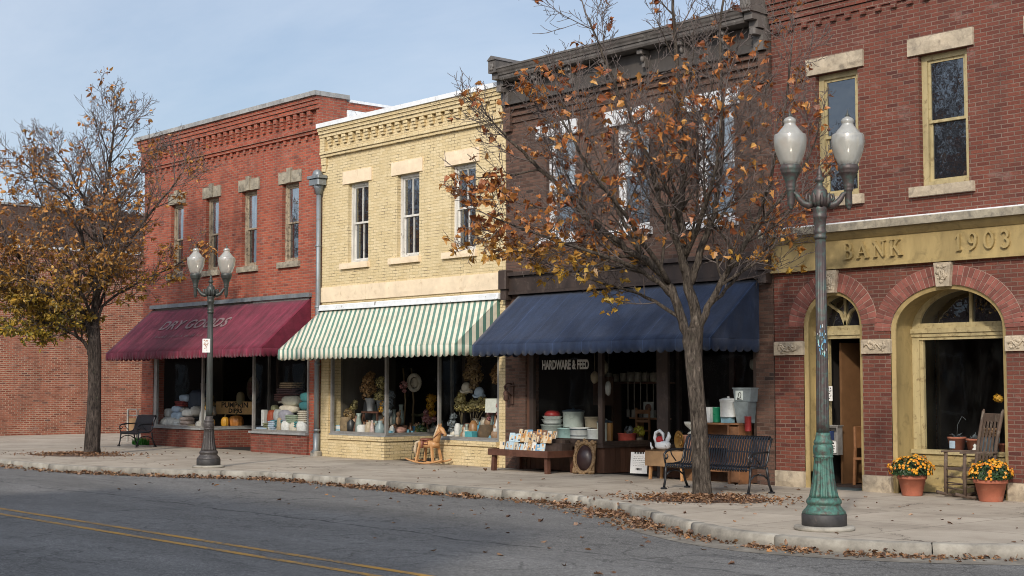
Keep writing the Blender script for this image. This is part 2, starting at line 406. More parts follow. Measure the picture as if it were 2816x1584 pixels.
# bark
def bark(name, a, b):
    m, n, p, o = new_mat(name); c = n.obj()
    v = n.scale(c, (1,1,.22)); w = n.noise(v, 26, 6, .7, .6); big = n.noise(c, 3, 4)
    w = n.rng(w, .34, .62)
    col = n.mix(w, a, b); col = n.mix(1, col, n.ramp(big, [(.3,(.75,)*3),(.7,(1.2,)*3)]), 'MULTIPLY')
    col = n.mix(n.rng(n.noise(c, 9, 4), .6, .72, 0, .35), col, (.13,.13,.09))
    plink(n, p, Base_Color=col, Roughness=.95, Normal=n.bump(w, 1.0, .03)); p.inputs['Specular IOR Level'].default_value = .15
    return m
M['bark'] = bark('grey brown bark', (.030,.024,.020), (.165,.135,.108))
M['bark_dark'] = bark('dark bark', (.022,.018,.016), (.125,.10,.085))
M['twig'] = mat_plain('twig bark', (.115,.092,.083), .9, .3, 8, .2, 40)

# ------------------------------------------------------------------ ground materials
def ground_mats():
    m, n, p, o = new_mat('concrete pavement'); c = n.obj(); s = n('SeparateXYZ', Vector=c)
    wob = n.math('MULTIPLY', n.math('SUBTRACT', n.noise(c, 2.5, 4, .7), .5), .05)
    def lines(axis, period, off, w):
        q = n.math('ADD', n.math('ADD', s.outputs[axis], off), wob)
        f = n.math('ABSOLUTE', n.math('SUBTRACT', n.math('FRACT', n.math('DIVIDE', q, period)), .5))
        return n.math('LESS_THAN', f, w/period)
    j = n.math('MAXIMUM', lines(0, 1.62, .35, .0075), lines(1, 1.55, .55, .0075))
    vn = n('TexNoise', Vector=c, Scale=1.6, Detail=5, Roughness=.7).outputs['Color']
    vv = n('VectorMath', dict(operation='ADD'), i0=c, i1=n('VectorMath', dict(operation='SCALE'), i0=vn, Scale=.9).outputs[0]).outputs[0]
    cr = n('TexVoronoi', dict(feature='DISTANCE_TO_EDGE'), Vector=vv, Scale=.55).outputs['Distance']
    crk = n.math('MULTIPLY', n.math('LESS_THAN', cr, .006), n.rng(n.noise(c, .7, 2), .5, .56))
    col = n.ramp(n.noise(c, .8, 8, .68), [(.28, (.27,.228,.180)), (.5, (.39,.338,.272)), (.72, (.47,.412,.335))])
    col = n.mix(n.rng(n.noise(n.scale(c, (.6,1.6,1)), 1.7, 6, .7), .54, .78, 0, .55), col, (.19,.155,.125))
    sp = n.noise(c, 90, 3, .7); col = n.mix(1, col, n.ramp(sp, [(.3,(.82,)*3),(.7,(1.14,)*3)]), 'MULTIPLY')
    tile = n('TexWhiteNoise', dict(noise_dimensions='2D'), Vector=n('VectorMath', dict(operation='FLOOR'), i0=n('VectorMath', dict(operation='DIVIDE'), i0=n('VectorMath', dict(operation='ADD'), i0=c, i1=(1.16,1.325,0)).outputs[0], i1=(1.62,1.55,1)).outputs[0]).outputs[0]).outputs[0]
    col = n.mix(1, col, n.ramp(tile, [(0,(.91,)*3),(1,(1.07,)*3)]), 'MULTIPLY')
    stn = n.math('LESS_THAN', n('TexVoronoi', Vector=c, Scale=3.2).outputs['Distance'], n.math('MULTIPLY', n.noise(c, 1.1, 2), .085))
    col = n.mix(n.math('MULTIPLY', stn, .55), col, (.06,.05,.04))
    ln = n.math('MAXIMUM', j, crk); col = n.mix(n.math('MULTIPLY', ln, .8), col, (.07,.055,.045))
    h = n.math('SUBTRACT', n.math('MULTIPLY', sp, .35), n.math('MULTIPLY', ln, 1.5)); h = n.math('ADD', h, n.math('MULTIPLY', n.noise(c, 6, 4), .8))
    plink(n, p, Base_Color=col, Roughness=.9, Normal=n.bump(h, .5, .01)); p.inputs['Specular IOR Level'].default_value = .25
    M['pavement'] = m
    m, n, p, o = new_mat('kerb concrete'); c = n.obj()
    col = n.ramp(n.noise(c, 2.2, 8, .7), [(.30, (.13,.118,.098)), (.50, (.30,.275,.23)), (.70, (.44,.41,.345))])
    col = n.mix(1, col, n.ramp(n('NewGeometry').outputs['Random Per Island'], [(0,(.82,)*3),(1,(1.1,)*3)]), 'MULTIPLY')
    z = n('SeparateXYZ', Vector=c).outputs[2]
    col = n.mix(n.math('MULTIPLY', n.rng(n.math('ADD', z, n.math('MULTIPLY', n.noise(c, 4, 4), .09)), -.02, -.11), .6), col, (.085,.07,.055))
    sp = n.noise(c, 70, 3, .7)
    plink(n, p, Base_Color=col, Roughness=.92, Normal=n.bump(n.math('ADD', n.math('MULTIPLY', sp, .5), n.noise(c, 12, 4)), .6, .012)); M['kerb'] = m
    m, n, p, o = new_mat('asphalt'); c = n.obj()
    big = n.noise(n.scale(c, (.35,1.3,1)), .5, 6, .65)
    col = n.ramp(big, [(.3, (.116,.113,.108)), (.7, (.186,.182,.175))])
    ag = n('TexVoronoi', Vector=c, Scale=95).outputs['Color']; g = n('SeparateColor', Color=ag).outputs[0]
    col = n.mix(1, col, n.ramp(g, [(0,(.55,)*3),(.6,(1.0,)*3),(1,(1.7,)*3)]), 'MULTIPLY')
    med = n.noise(c, 16, 5, .75); col = n.mix(1, col, n.ramp(med, [(.3,(.74,)*3),(.7,(1.24,)*3)]), 'MULTIPLY')
    vn = n('TexNoise', Vector=c, Scale=2.2, Detail=4, Roughness=.7).outputs['Color']
    vv = n('VectorMath', dict(operation='ADD'), i0=c, i1=n('VectorMath', dict(operation='SCALE'), i0=vn, Scale=.5).outputs[0]).outputs[0]
    cr = n('TexVoronoi', dict(feature='DISTANCE_TO_EDGE'), Vector=vv, Scale=1.5).outputs['Distance']
    crk = n.math('MULTIPLY', n.rng(cr, .026, .006), n.rng(n.noise(c, .45, 3), .44, .54))
    cr2 = n('TexVoronoi', dict(feature='DISTANCE_TO_EDGE'), Vector=vv, Scale=5.5).outputs['Distance']
    crk2 = n.math('MULTIPLY', n.rng(cr2, .05, .01, 0, .45), n.rng(n.noise(c, .8, 3), .46, .6))
    crk = n.math('MAXIMUM', crk, crk2)
    col = n.mix(n.math('MULTIPLY', crk, .6), col, (.04,.039,.038))
    sy = n('SeparateXYZ', Vector=c).outputs
    wv = n.math('MULTIPLY', n.math('SUBTRACT', n.noise(n.scale(c, (1,0,0)), .35, 5, .65), .5), 1.1)
    seam = n.math('LESS_THAN', n.math('ABSOLUTE', n.math('SUBTRACT', n.math('ADD', sy[1], wv), -8.7)), .034)
    seam2 = n.math('LESS_THAN', n.math('ABSOLUTE', n.math('SUBTRACT', n.math('ADD', sy[0], n.math('MULTIPLY', n.math('SUBTRACT', n.noise(n.scale(c, (0,1,0)), .5, 5, .65), .5), 1.6)), 9.6)), .032)
    col = n.mix(n.math('MULTIPLY', n.math('MAXIMUM', seam, seam2), n.rng(n.noise(c, 1.5, 3), .35, .55, 0, .75)), col, (.03,.03,.032))
    oil = n.rng(n.noise(n.scale(c, (.5,1.6,1)), 1.1, 4, .6), .60, .74, 0, .45); col = n.mix(oil, col, (.055,.055,.057))
    pale = n.rng(n.noise(n.scale(c, (.25,2.2,1)), .9, 5, .7), .54, .72, 0, .5); col = n.mix(pale, col, (.215,.212,.205))
    h = n.math('ADD', n.math('MULTIPLY', g, .8), n.math('MULTIPLY', med, 1.1)); h = n.math('SUBTRACT', h, n.math('MULTIPLY', crk, 1.2))
    plink(n, p, Base_Color=col, Roughness=.88, Normal=n.bump(h, .7, .008)); p.inputs['Specular IOR Level'].default_value = .35; M['asphalt'] = m
    m, n, p, o = new_mat('yellow road paint'); c = n.obj()
    wear = n.math('ADD', n.noise(c, 22, 5, .75), n.math('MULTIPLY', n.noise(c, 2, 3), .5))
    col = n.mix(n.rng(wear, .68, .90), (.45,.235,.035), (.115,.105,.09))
    plink(n, p, Base_Color=col, Roughness=.8, Normal=n.bump(n.noise(c, 80, 3), .5, .006)); M['yellow_line'] = m
    M['mulch'] = mat_plain('leafy mulch', (.12,.072,.046), .95, .55, 24, .9, 50, bdist=.03)
    M['dirt'] = mat_plain('ground', (.09,.085,.07), .95, .3, .3, .4, 3)
ground_mats()

# ------------------------------------------------------------------ ground, road, pavement
def structure(o): o['kind'] = 'structure'; return o
ZR = -.15
b = MB(); b.quad((-500,-500,-.25),(500,-500,-.25),(500,500,-.25),(-500,500,-.25)); structure(b.build('ground', M['dirt']))
b = MB(); b.quad((-70,-17.6,ZR),(70,-17.6,ZR),(70,-1,ZR),(-70,-1,ZR)); b.quad((22,-1,ZR),(34,-1,ZR),(34,60,ZR),(22,60,ZR)); structure(b.build('road', M['asphalt']))
KERB = [(-70,-7.0),(-30,-7.0),(-12,-6.85),(-6,-6.72),(-3.4,-6.62),(-1.4,-6.56),(.1,-6.42),(1.05,-6.14),(2.5,-5.6),(3.7,-5.06),(4.5,-4.62),(5.4,-4.42),(6.8,-4.40),(8.7,-4.42),(10.65,-4.36),(11.85,-4.24),(12.7,-4.20),(13.4,-4.28),(14.3,-4.53),(15.4,-5.02),(16.6,-5.74),(17.6,-6.24),(18.5,-6.58),(19.3,-6.70),(20.2,-6.50),(21.0,-6.12),(21.75,-5.5),(22.6,-4.3),(23.1,-2.6),(23.3,0),(23.4,6),(23.4,40)]
def catmull(pts, k=6):
    out = []
    for i in range(len(pts)-1):
        p0 = Vector(pts[max(i-1,0)]); p1 = Vector(pts[i]); p2 = Vector(pts[i+1]); p3 = Vector(pts[min(i+2,len(pts)-1)])
        for j in range(k):
            t = j/k; out.append(.5*((2*p1)+(-p0+p2)*t+(2*p0-5*p1+4*p2-p3)*t*t+(-p0+3*p1-3*p2+p3)*t**3))
    out.append(Vector(pts[-1])); return out
KC = catmull(KERB)
KC = [p for i, p in enumerate(KC) if i == 0 or (p-KC[i-1]).length > 1e-4]
def offset(i, d):
    a = KC[max(i-1,0)]; b_ = KC[min(i+1,len(KC)-1)]; t = (b_-a).normalized(); q = Vector((-t.y, t.x)); return KC[i]+q*d
b = MB()
inner = [offset(i, .15) for i in range(len(KC))]
for i in range(len(KC)-1):
    p, q = inner[i], inner[i+1]
    yb = 40
    if p.x < q.x-1e-5: b.quad((p.x,p.y,0),(q.x,q.y,0),(q.x,yb,0),(p.x,yb,0))
structure(b.build('pavement', M['pavement']))
# kerb stones, each about 1.7 m, with open joints and a worn edge
b = MB(); run = 0; start = 0; jl = 1.7
def stone(i0, i1, g):
    prof = lambda i, sh: [offset(i,.152), offset(i,.02), offset(i,0), offset(i,-.012), offset(i,-.03)]
    zs = [.004, .003, -.014, -.09, -.2]
    old = b.smooth; b.smooth = True
    rows = []
    for i in range(i0, i1+1):
        pr = prof(i, 0); t = (KC[min(i+1,len(KC)-1)]-KC[max(i-1,0)]).normalized()
        sh = t*(.006 if i == i0 else -.006 if i == i1 else 0)
        dz = RND.uniform(-.003,.003); rows.append([b.pt((p.x+sh.x+RND.uniform(-.004,.004), p.y+sh.y+RND.uniform(-.006,.006), z+(dz if k < 3 else 0))) for k, (p, z) in enumerate(zip(pr, zs))])
    for r, s_ in zip(rows, rows[1:]):
        for k in range(4): b.face((r[k], r[k+1], s_[k+1], s_[k]))
    b.smooth = False; b.face(list(reversed(rows[0]))); b.face(rows[-1]); b.smooth = old
i0 = 0; acc = 0
for i in range(1, len(KC)):
    acc += (KC[i]-KC[i-1]).length
    if acc > jl or i == len(KC)-1:
        stone(i0, i, 0); i0 = i; acc = 0; jl = RND.uniform(1.1, 1.9)
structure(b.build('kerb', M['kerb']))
b = MB()
for i in range(len(KC)-1):
    if 11.5 < KC[i].x < 23.2 and KC[i].y < -1:
        w = lambda i: -.04-.5*min(1, max(0, (KC[i].x-11.5)/2.2))
        p, q, r, s_ = offset(i,-.02), offset(i+1,-.02), offset(i+1,w(i+1)), offset(i,w(i))
        b.quad((s_.x,s_.y,ZR+.004),(r.x,r.y,ZR+.004),(q.x,q.y,ZR+.012),(p.x,p.y,ZR+.012))
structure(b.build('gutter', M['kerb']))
b = MB()
for y in (-11.22, -11.60):
    x = -70
    while x < 40:
        b.quad((x,y-.055,ZR+.004),(x+2,y-.055,ZR+.004),(x+2,y+.055,ZR+.004),(x,y+.055,ZR+.004)); x += 2
structure(b.build('road_marking', M['yellow_line'], weld=True))
# far pavement across the street
b = MB(); b.box(-70,70,-40,-17.6,-.3,0); structure(b.build('far_pavement', M['pavement']))

# ------------------------------------------------------------------ sky, sun, camera
SUN_EL, SUN_DIR = radians(30), Vector((.459,-.736,.5))
w = bpy.data.worlds.new('World'); scene.world = w; w.use_nodes = True; w.node_tree.nodes.clear()
n = NT(w.node_tree)
sky = n('TexSky', dict(sky_type='NISHITA', sun_disc=False, sun_elevation=SUN_EL, sun_rotation=atan2(.459, -.736), altitude=200, air_density=1.0, dust_density=3.0, ozone_density=2.0))
d = n('TexCoord').outputs['Generated']
sx = n('SeparateXYZ', Vector=d)
zz = n.math('ADD', n.math('MAXIMUM', sx.outputs[2], 0.0), .12)
pv = n('CombineXYZ', i0=n.math('DIVIDE', sx.outputs[0], zz), i1=n.math('DIVIDE', sx.outputs[1], zz), i2=0.0).outputs[0]
cl = n.noise(n.scale(pv, (.55,1.2,1)), .75, 7, .62, .35)
cov = n.rng(cl, .30, .74, .22, .72)
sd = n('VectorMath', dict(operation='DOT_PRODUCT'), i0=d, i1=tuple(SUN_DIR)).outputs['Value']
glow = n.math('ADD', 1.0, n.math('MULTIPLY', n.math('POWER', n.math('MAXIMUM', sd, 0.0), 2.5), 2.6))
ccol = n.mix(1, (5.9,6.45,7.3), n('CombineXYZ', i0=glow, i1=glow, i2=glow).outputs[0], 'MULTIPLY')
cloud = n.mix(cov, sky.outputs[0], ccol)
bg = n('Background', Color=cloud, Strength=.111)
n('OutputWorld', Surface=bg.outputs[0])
sl = bpy.data.lights.new('sun', 'SUN'); sl.energy = 2.2; sl.angle = radians(3.0); sl.color = (1.0,.90,.77)
so = bpy.data.objects.new('sun', sl); COL.objects.link(so); so.rotation_euler = SUN_DIR.to_track_quat('Z','Y').to_euler(); so.location = (30,-40,30)
cam = bpy.data.cameras.new('camera'); co = bpy.data.objects.new('camera', cam); COL.objects.link(co); scene.camera = co
cam.sensor_width = 36; cam.lens = 36*4054.3/2816; cam.clip_end = 2000
yaw, pit = .7207, .06527
fw = Vector((-cos(yaw)*cos(pit), sin(yaw)*cos(pit), sin(pit)))
co.location = (30.19,-20.30,1.74); co.rotation_euler = fw.to_track_quat('-Z','Y').to_euler()
scene.view_settings.view_transform = 'Standard'; scene.view_settings.look = 'None'; scene.view_settings.exposure = .27; scene.view_settings.gamma = 1
scene.cycles.pixel_filter_type = 'BLACKMAN_HARRIS'; scene.cycles.filter_width = 1.0
scene.cycles.sample_clamp_indirect = 2.0; scene.cycles.caustics_reflective = False; scene.cycles.caustics_refractive = False
# ------------------------------------------------------------------ building helpers
def brick_box(x0, x1, z0, z1, yb, mb, y0=0):
    """side walls and back of a building (front built apart)"""
    mb.quad((x1,y0,z0),(x1,yb,z0),(x1,yb,z1),(x1,y0,z1)); mb.quad((x0,yb,z0),(x0,y0,z0),(x0,y0,z1),(x0,yb,z1)); mb.quad((x1,yb,z0),(x0,yb,z0),(x0,yb,z1),(x1,yb,z1))

def sash_window(parent, x0, x1, z0, z1, y, frame, up, low, muntin=False, fw=.07, meet=None, arch=0):
    """double hung window set back at y: window > pane"""
    m = MB(); zm = meet or (z0+z1)/2
    m.box(x0, x0+fw, y, y+.09, z0, z1); m.box(x1-fw, x1, y, y+.09, z0, z1); m.box(x0+fw, x1-fw, y, y+.09, z1-fw*.9, z1); m.box(x0+fw, x1-fw, y, y+.09, z0, z0+fw*.8)
    s = .045; a, b_ = x0+fw, x1-fw
    # upper sash in front, lower sash behind
    for lo, hi, yy in ((zm-.02, z1-fw*.9, y+.03), (z0+fw*.8, zm+.025, y+.065)):
        m.box(a, a+s, yy, yy+.035, lo, hi); m.box(b_-s, b_, yy, yy+.035, lo, hi)
        m.box(a+s, b_-s, yy, yy+.035, lo, lo+s); m.box(a+s, b_-s, yy, yy+.035, hi-s, hi)
        if muntin: m.box((a+b_)/2-.014, (a+b_)/2+.014, yy+.002, yy+.033, lo+s, hi-s)
    if arch:
        k = 8; xs = [a+s+(b_-a-2*s)*i/k for i in range(k+1)]; zt = z1-fw*.9-s
        f = lambda x: zt-arch*((2*(x-(a+b_)/2)/(b_-a))**2)**1.3
        for p, q in zip(xs, xs[1:]): m.prism([(p,f(p)),(q,f(q)),(q,zt),(p,zt)], y+.031, y+.064)
    w = m.build('window', frame, parent)
    for lo, hi, yy, mt in ((zm, z1-fw, y+.05, up), (z0+fw*.8, zm, y+.085, low)):
        g = MB(); g.quad((a,yy,lo),(b_,yy,lo),(b_,yy,hi),(a,yy,hi)); g.build('pane', mt, w)
    return w
def rough_block(m, x0, x1, y0, y1, z0, z1, nx=6, nz=3, amp=.012, rng=RND):
    """rock faced stone block"""
    old = m.smooth; m.smooth = False
    g = [[m.pt((x0+(x1-x0)*i/nx+(rng.uniform(-.006,.006) if 0 < i < nx else 0), y0-(rng.uniform(-amp*.4,amp) if 0 < i < nx and 0 < j < nz else -amp*.3), z0+(z1-z0)*j/nz)) for i in range(nx+1)] for j in range(nz+1)]
    for j in range(nz):
        for i in range(nx): m.face((g[j][i], g[j][i+1], g[j+1][i+1], g[j+1][i]))
    bk = [m.pt((x, y1, z)) for x, z in ((x0,z0),(x1,z0),(x1,z1),(x0,z1))]
    m.face([g[0][i] for i in range(nx, -1, -1)]+[bk[0], bk[1]]); m.face([g[nz][i] for i in range(nx+1)]+[bk[2], bk[3]])
    m.face([g[j][nx] for j in range(nz, -1, -1)]+[bk[1], bk[2]]); m.face([g[j][0] for j in range(nz+1)]+[bk[3], bk[0]])
    m.smooth = old
def room(parent, x0, x1, z1, yb, mat, deck=None, y0=.16, x_cut=None):
    m = MB()
    m.quad((x0,yb,0),(x1,yb,0),(x1,yb,z1),(x0,yb,z1)); m.quad((x0,y0,0),(x0,yb,0),(x0,yb,z1),(x0,y0,z1)); m.quad((x1,yb,0),(x1,y0,0),(x1,y0,z1),(x1,yb,z1))
    m.quad((x0,y0,z1),(x0,yb,z1),(x1,yb,z1),(x1,y0,z1)); m.quad((x0,.2,.006),(x1,.2,.006),(x1,yb,.006),(x0,yb,.006))
    return m.build('interior', mat, parent)
def shop_frame(m, x0, x1, y, z0, z1, w=.06, d=.07):
    m.box(x0, x0+w, y, y+d, z0, z1); m.box(x1-w, x1, y, y+d, z0, z1); m.box(x0+w, x1-w, y, y+d, z0, z0+w*.8); m.box(x0+w, x1-w, y, y+d, z1-w, z1)
def frame_line(m, p, q, z0, z1, w=.06, mid=None):
    """frame of a glazed side along the line p-q in plan"""
    p = Vector((*p,0)); q = Vector((*q,0))
    for z in (z0+w*.4, z1-w/2): m.bar(p+Vector((0,0,z)), q+Vector((0,0,z)), w, w*.8)
    m.bar(q+Vector((0,0,z0)), q+Vector((0,0,z1)), w, w, (1,0,0))
def shop_door(parent, x0, x1, y, z1, mat, glass):
    m = MB(); m.box(x0,x0+.12,y,y+.05,.02,z1); m.box(x1-.12,x1,y,y+.05,.02,z1); m.box(x0+.12,x1-.12,y,y+.05,z1-.14,z1); m.box(x0+.12,x1-.12,y,y+.05,.02,.7)
    d = m.build('door', mat, parent); g = MB(); g.quad((x0+.12,y+.025,.7),(x1-.12,y+.025,.7),(x1-.12,y+.025,z1-.14),(x0+.12,y+.025,z1-.14)); g.build('pane', glass, d)
    h = MB(); h.tube([(x1-.07,y-.06,.9),(x1-.07,y-.06,1.15)], .012, 6); h.bar((x1-.07,y,.92),(x1-.07,y-.06,.92),.015,.015); h.bar((x1-.07,y,1.13),(x1-.07,y-.06,1.13),.015,.015); h.build('handle', M['steel'], d)

# ------------------------------------------------------------------ 1. brick building beyond the alley, on the far left
bl = thing('brick_building', 'weathered long brick wall of a building beyond the alley, white capped, behind the leafy tree', 'building', (-18.85,0,0))
m = MB(); m.box(-.45,0,-4.6,14,0,6.42); m.build('wall', M['alley_brick'], bl)
m = MB(); m.box(-.47,.05,-4.65,14,6.422,6.52); m.build('coping', M['white_paint'], bl)
m = MB(); m.box(-12,-2.6,-4.6,14,0,8.2); m.box(-2.6,-.47,-4.58,14,5.8,6.35); m.build('upper_wall', M['brown_brick'], bl)
m = MB(); m.box(-2.9,-2.55,-4.65,14,8.202,8.28); m.build('upper_coping', M['cap_metal'], bl)

M['bulk_brick'] = mat_brick('bulkhead brick', (.15,.040,.028), (.24,.066,.044), (.24,.15,.11), c3=(.10,.032,.025), dirt=.4)
# ------------------------------------------------------------------ 2. red brick dry goods building
RX0, RX1, RH = -9.28, -.02, 8.86
red = thing('dry_goods_building', 'red brick two storey shop with four keystone windows and corbelled cornice', 'building', (0,0,0))
rw = [(-7.66,-6.94),(-5.70,-5.00),(-3.80,-3.04),(-1.83,-1.05)]
m = MB(); hol = [(a,b_,4.84,6.84) for a, b_ in rw]
m.wall(RX0, RX1, 3.95, RH, 0, hol, .2); brick_box(RX0, RX1, 0, 8.0, 12, m); 
m.box(RX0, RX0+.70, .0, .35, 0, 3.95); m.box(-.50, RX1, 0, .35, 0, 3.95)       # piers
# corbelled cornice
def steps(m, x0, x1, rows, y1=.02, ends=0):
    for z0, z1, d in rows: m.box(x0-ends*d, x1+ends*0, -d, y1, z0, z1)
steps(m, RX0, RX1, [(8.76,RH,.19),(8.655,8.752,.16),(8.55,8.647,.13)], ends=1)
x = RX0+.28
m.box(RX0-.07, RX0+.2, -.09, .02, 7.95, 8.55)
while x < RX1-.25:
    m.cbox(x, x+.155, -.115, .02, 8.42, 8.548, .02); m.box(x+.012, x+.145, -.085, .02, 8.335, 8.418); m.box(x+.02, x+.135, -.06, .02, 8.255, 8.333); x += .312
m.box(RX1-.14, RX1, -.09, .02, 7.95, 8.55)
steps(m, RX0, RX1, [(8.03,8.10,.115),(7.95,8.024,.075)], ends=1)
x = RX0+.3
while x < RX1-.2: m.box(x, x+.10, -.05, .02, 7.83, 7.948); x += .33
# parapet return along the yellow roof
m.box(RX1-.3, RX1, .02, .72, 8.0, RH); m.box(RX1-.28, RX1-.01, .72, 12, 8.62, 8.80)
wl = m.build('wall', M['red_brick'], red)
m = MB(); m.box(RX0-.24, RX1+.03, -.25, .32, RH+.003, RH+.115); m.box(RX1-.34, RX1+.05, .32, .78, RH+.003, RH+.112); m.build('coping', M['cap_metal'], red)
m = MB(); m.box(RX1-.32, RX1+.03, .80, 12, 8.803, 8.87); m.box(RX1-.02, RX1+.035, .73, 12, 8.12, 8.60); m.box(RX1+.0,RX1+.07,.75,3.2,8.42,8.5); m.build('flashing', M['white_paint'], red)
m = MB(); m.quad((RX0,0,8.3),(RX1,0,8.3),(RX1,12,8.3),(RX0,12,8.3)); m.build('roof', M['cap_metal'], red)
for a, b_ in rw:
    w_ = sash_window(red, a, b_, 4.84, 6.84, .11, M['old_frame'], M['pane_blue'], M['pane_dark'], fw=.085)
    l = MB(); c = (a+b_)/2
    rough_block(l, a-.13, c-.09, -.04, .12, 6.843, 7.14, 4, 3); rough_block(l, c+.09, b_+.13, -.04, .12, 6.843, 7.14, 4, 3)
    l.prism([(c-.075,6.845),(c+.075,6.845),(c+.095,7.22),(c-.095,7.22)], -.07, .12); l.build('lintel', M['grey_stone'], w_)
    s_ = MB(); rough_block(s_, a-.12, b_+.10, -.08, .13, 4.69, 4.837, 6, 2); s_.build('sill', M['grey_stone'], w_)
m = MB(); m.box(RX0+.6, -.42, -.1, .06, 3.90, 4.0); m.build('metal_ledge', M['zinc'], red)
# storefront: two brick boxes with glass, recessed entry between
DZ = .50; FL, RC = -5.78, -3.12
m = MB()
m.slab([(RX0+.70,0),(FL,0),(-5.53,2.0),(-5.68,2.0),(FL-.12,.2),(RX0+.70,.2)], 0, DZ); m.build('bulkhead', M['bulk_brick'], red)
m = MB(); m.slab([(RC,-.06),(-.50,-.06),(-.50,.2),(RC+.2,.2),(RC+.2,2.0),(RC,2.0)], 0, DZ-.015); m.build('bulkhead', M['bulk_brick'], red)
m = MB(); m.slab([(RX0+.70,-.05),(FL+.02,-.05),(-5.50,2.0),(-5.75,2.0),(FL-.14,.26),(RX0+.7,.26)], DZ+.001, DZ+.046); m.build('window_sill', M['sill'], red)
m = MB(); m.slab([(RC-.04,-.11),(-.50,-.11),(-.50,.26),(RC+.24,.26),(RC+.24,2.0),(RC-.04,2.0)], DZ-.014, DZ+.04); m.build('window_sill', M['sill'], red)
m = MB(); m.box(RX0+.7, RX0+.82, .02, .1, DZ+.05, 3.95); shop_frame(m, RX0+.82, FL, .02, DZ+.046, 3.9); shop_frame(m, RC, -.5, -.03, DZ+.041, 3.9); frame_line(m, (FL,.03), (-5.56,2.0), DZ+.046, 3.9)
m.bar((RC+.03,.04,2.9),(-.5,.04,2.9),.03,.04); m.box(RX0+.7,-.5,.1,.2,3.6,3.95)
fr = m.build('display_window', M['steel'], red)
for a, b_, y in ((RX0+.85, FL-.04, .055),(RC+.05,-.55,.005)):
    g = MB(); g.quad((a,y,DZ+.05),(b_,y,DZ+.05),(b_,y,3.88),(a,y,3.88)); g.build('pane', M['glass'], fr)
g = MB(); g.quad((FL,.05,DZ+.05),(-5.56,2.0,DZ+.05),(-5.56,2.0,3.88),(FL,.05,3.88)); g.build('pane', M['glass'], fr)
m = MB(); m.slab([(RX0+.7,.2),(FL-.13,.2),(-5.69,2.0),(-5.69,2.2),(RX0+.7,2.2)], .36, DZ-.002); m.build('display_deck', M['dark_wood'], red)
m = MB(); m.box(RC+.21,-.52,.2,1.7,.36,DZ-.02); m.build('display_deck', M['dark_wood'], red)
room(red, RX0+.3, RX1-.1, 3.94, 5.0, M['interior'])
m = MB(); m.box(RX0+.75, -8.0, 1.9, 1.96, .5, 3.0); m.build('backdrop', M['linen'], red)
m = MB()
for z in (1.5, 2.1, 2.7): m.box(RC+.2,-.7,2.2,2.5,z,z+.04)
m.box(RC+.2,-.7,2.5,2.53,.5,3.2); m.build('shelf', M['plank_wood'], red)
shop_door(red, -5.45, -3.2, 2.15, 2.6, M['dark_wood'], M['glass'])

# ------------------------------------------------------------------ 3. yellow painted shop
YX0, YX1, YH = 0.0, 6.87, 8.02
yel = thing('yellow_shop_building', 'yellow painted brick two storey shop with white roof edge and three windows', 'building', (0,0,0))
yw = [(1.11,1.94),(3.07,3.90),(5.04,5.89)]
m = MB(); m.wall(YX0, YX1, 3.55, YH, 0, [(a,b_,4.64,6.55) for a, b_ in yw], .2); brick_box(YX0, YX1, 0, YH-.3, 12, m)
m.box(YX0, .34, 0, .35, 0, 3.55); m.box(6.66, YX1, 0, .35, 0, 3.55)
steps(m, YX0, YX1, [(7.945,YH,.17),(7.865,7.94,.14),(7.785,7.86,.11)])
m.box(YX0, YX0+.20, -.09, .02, 7.40, 7.785); m.box(YX1-.2, YX1, -.09, .02, 7.40, 7.785)
x = YX0+.30
while x < YX1-.35:
    m.cbox(x, x+.155, -.10, .02, 7.705, 7.783, .015); m.box(x+.01, x+.15, -.075, .02, 7.635, 7.703); m.box(x+.02, x+.14, -.05, .02, 7.57, 7.633); x += .308
steps(m, YX0, YX1, [(7.37,7.44,.10),(7.30,7.365,.07)])
m.box(YX0+.0, YX0+.22, -.05, .02, 7.12, 7.298); m.prism([(0,6.95),(.16,6.95),(.22,7.118),(0,7.118)], -.03, .02)
m.build('wall', M['yellow_brick'], yel)
m = MB(); m.box(YX0, YX1-.0, -.21, .34, YH+.003, YH+.105); m.quad((YX0,.34,7.9),(YX1,.34,7.9),(YX1,12,7.9),(YX0,12,7.9)); m.build('coping', M['white_paint'], yel)
for a, b_ in yw:
    w_ = sash_window(yel, a, b_, 4.64, 6.55, .10, M['white_frame'], M['pane_dark'], M['pane_dark'], muntin=True, fw=.075)
    l = MB(); rough_block(l, a-.2, b_+.14, -.035, .12, 6.553, 6.86, 7, 3, .006); l.build('lintel', M['cream_stone'], w_)
    s_ = MB(); rough_block(s_, a-.26, b_+.06, -.075, .13, 4.50, 4.637, 6, 2, .006); s_.build('sill', M['cream_stone'], w_)
m = MB(); x = YX0
for x2 in (1.9, 4.05, 5.4, YX1): rough_block(m, x+.003, x2-.003, -.04, .02, 3.74, 4.10, 7, 3, .006); x = x2
m.build('stone_band', M['cream_stone'], yel)
DZ = .53; FL, RC = 2.69, 4.58
m = MB()
m.box(.34, .42, .04, .3, 0, 3.5)
m.slab([(.40,-.05),(FL,-.05),(2.60,2.1),(2.36,2.1),(FL-.2,.2),(.40,.2)], 0, DZ-.10); m.slab([(.40,-.085),(FL+.03,-.085),(2.64,2.1),(2.38,2.1),(FL-.2,.22),(.40,.22)], DZ-.0995, DZ-.001); m.build('bulkhead', M['yellow_brick'], yel)
m = MB(); m.slab([(RC,-.05),(6.66,-.05),(6.66,.2),(RC+.2,.2),(RC+.2,2.1),(RC,2.1)], 0, DZ-.10); m.slab([(RC-.03,-.085),(6.66,-.085),(6.66,.22),(RC+.23,.22),(RC+.23,2.1),(RC-.03,2.1)], DZ-.0995, DZ); m.build('bulkhead', M['yellow_brick'], yel)
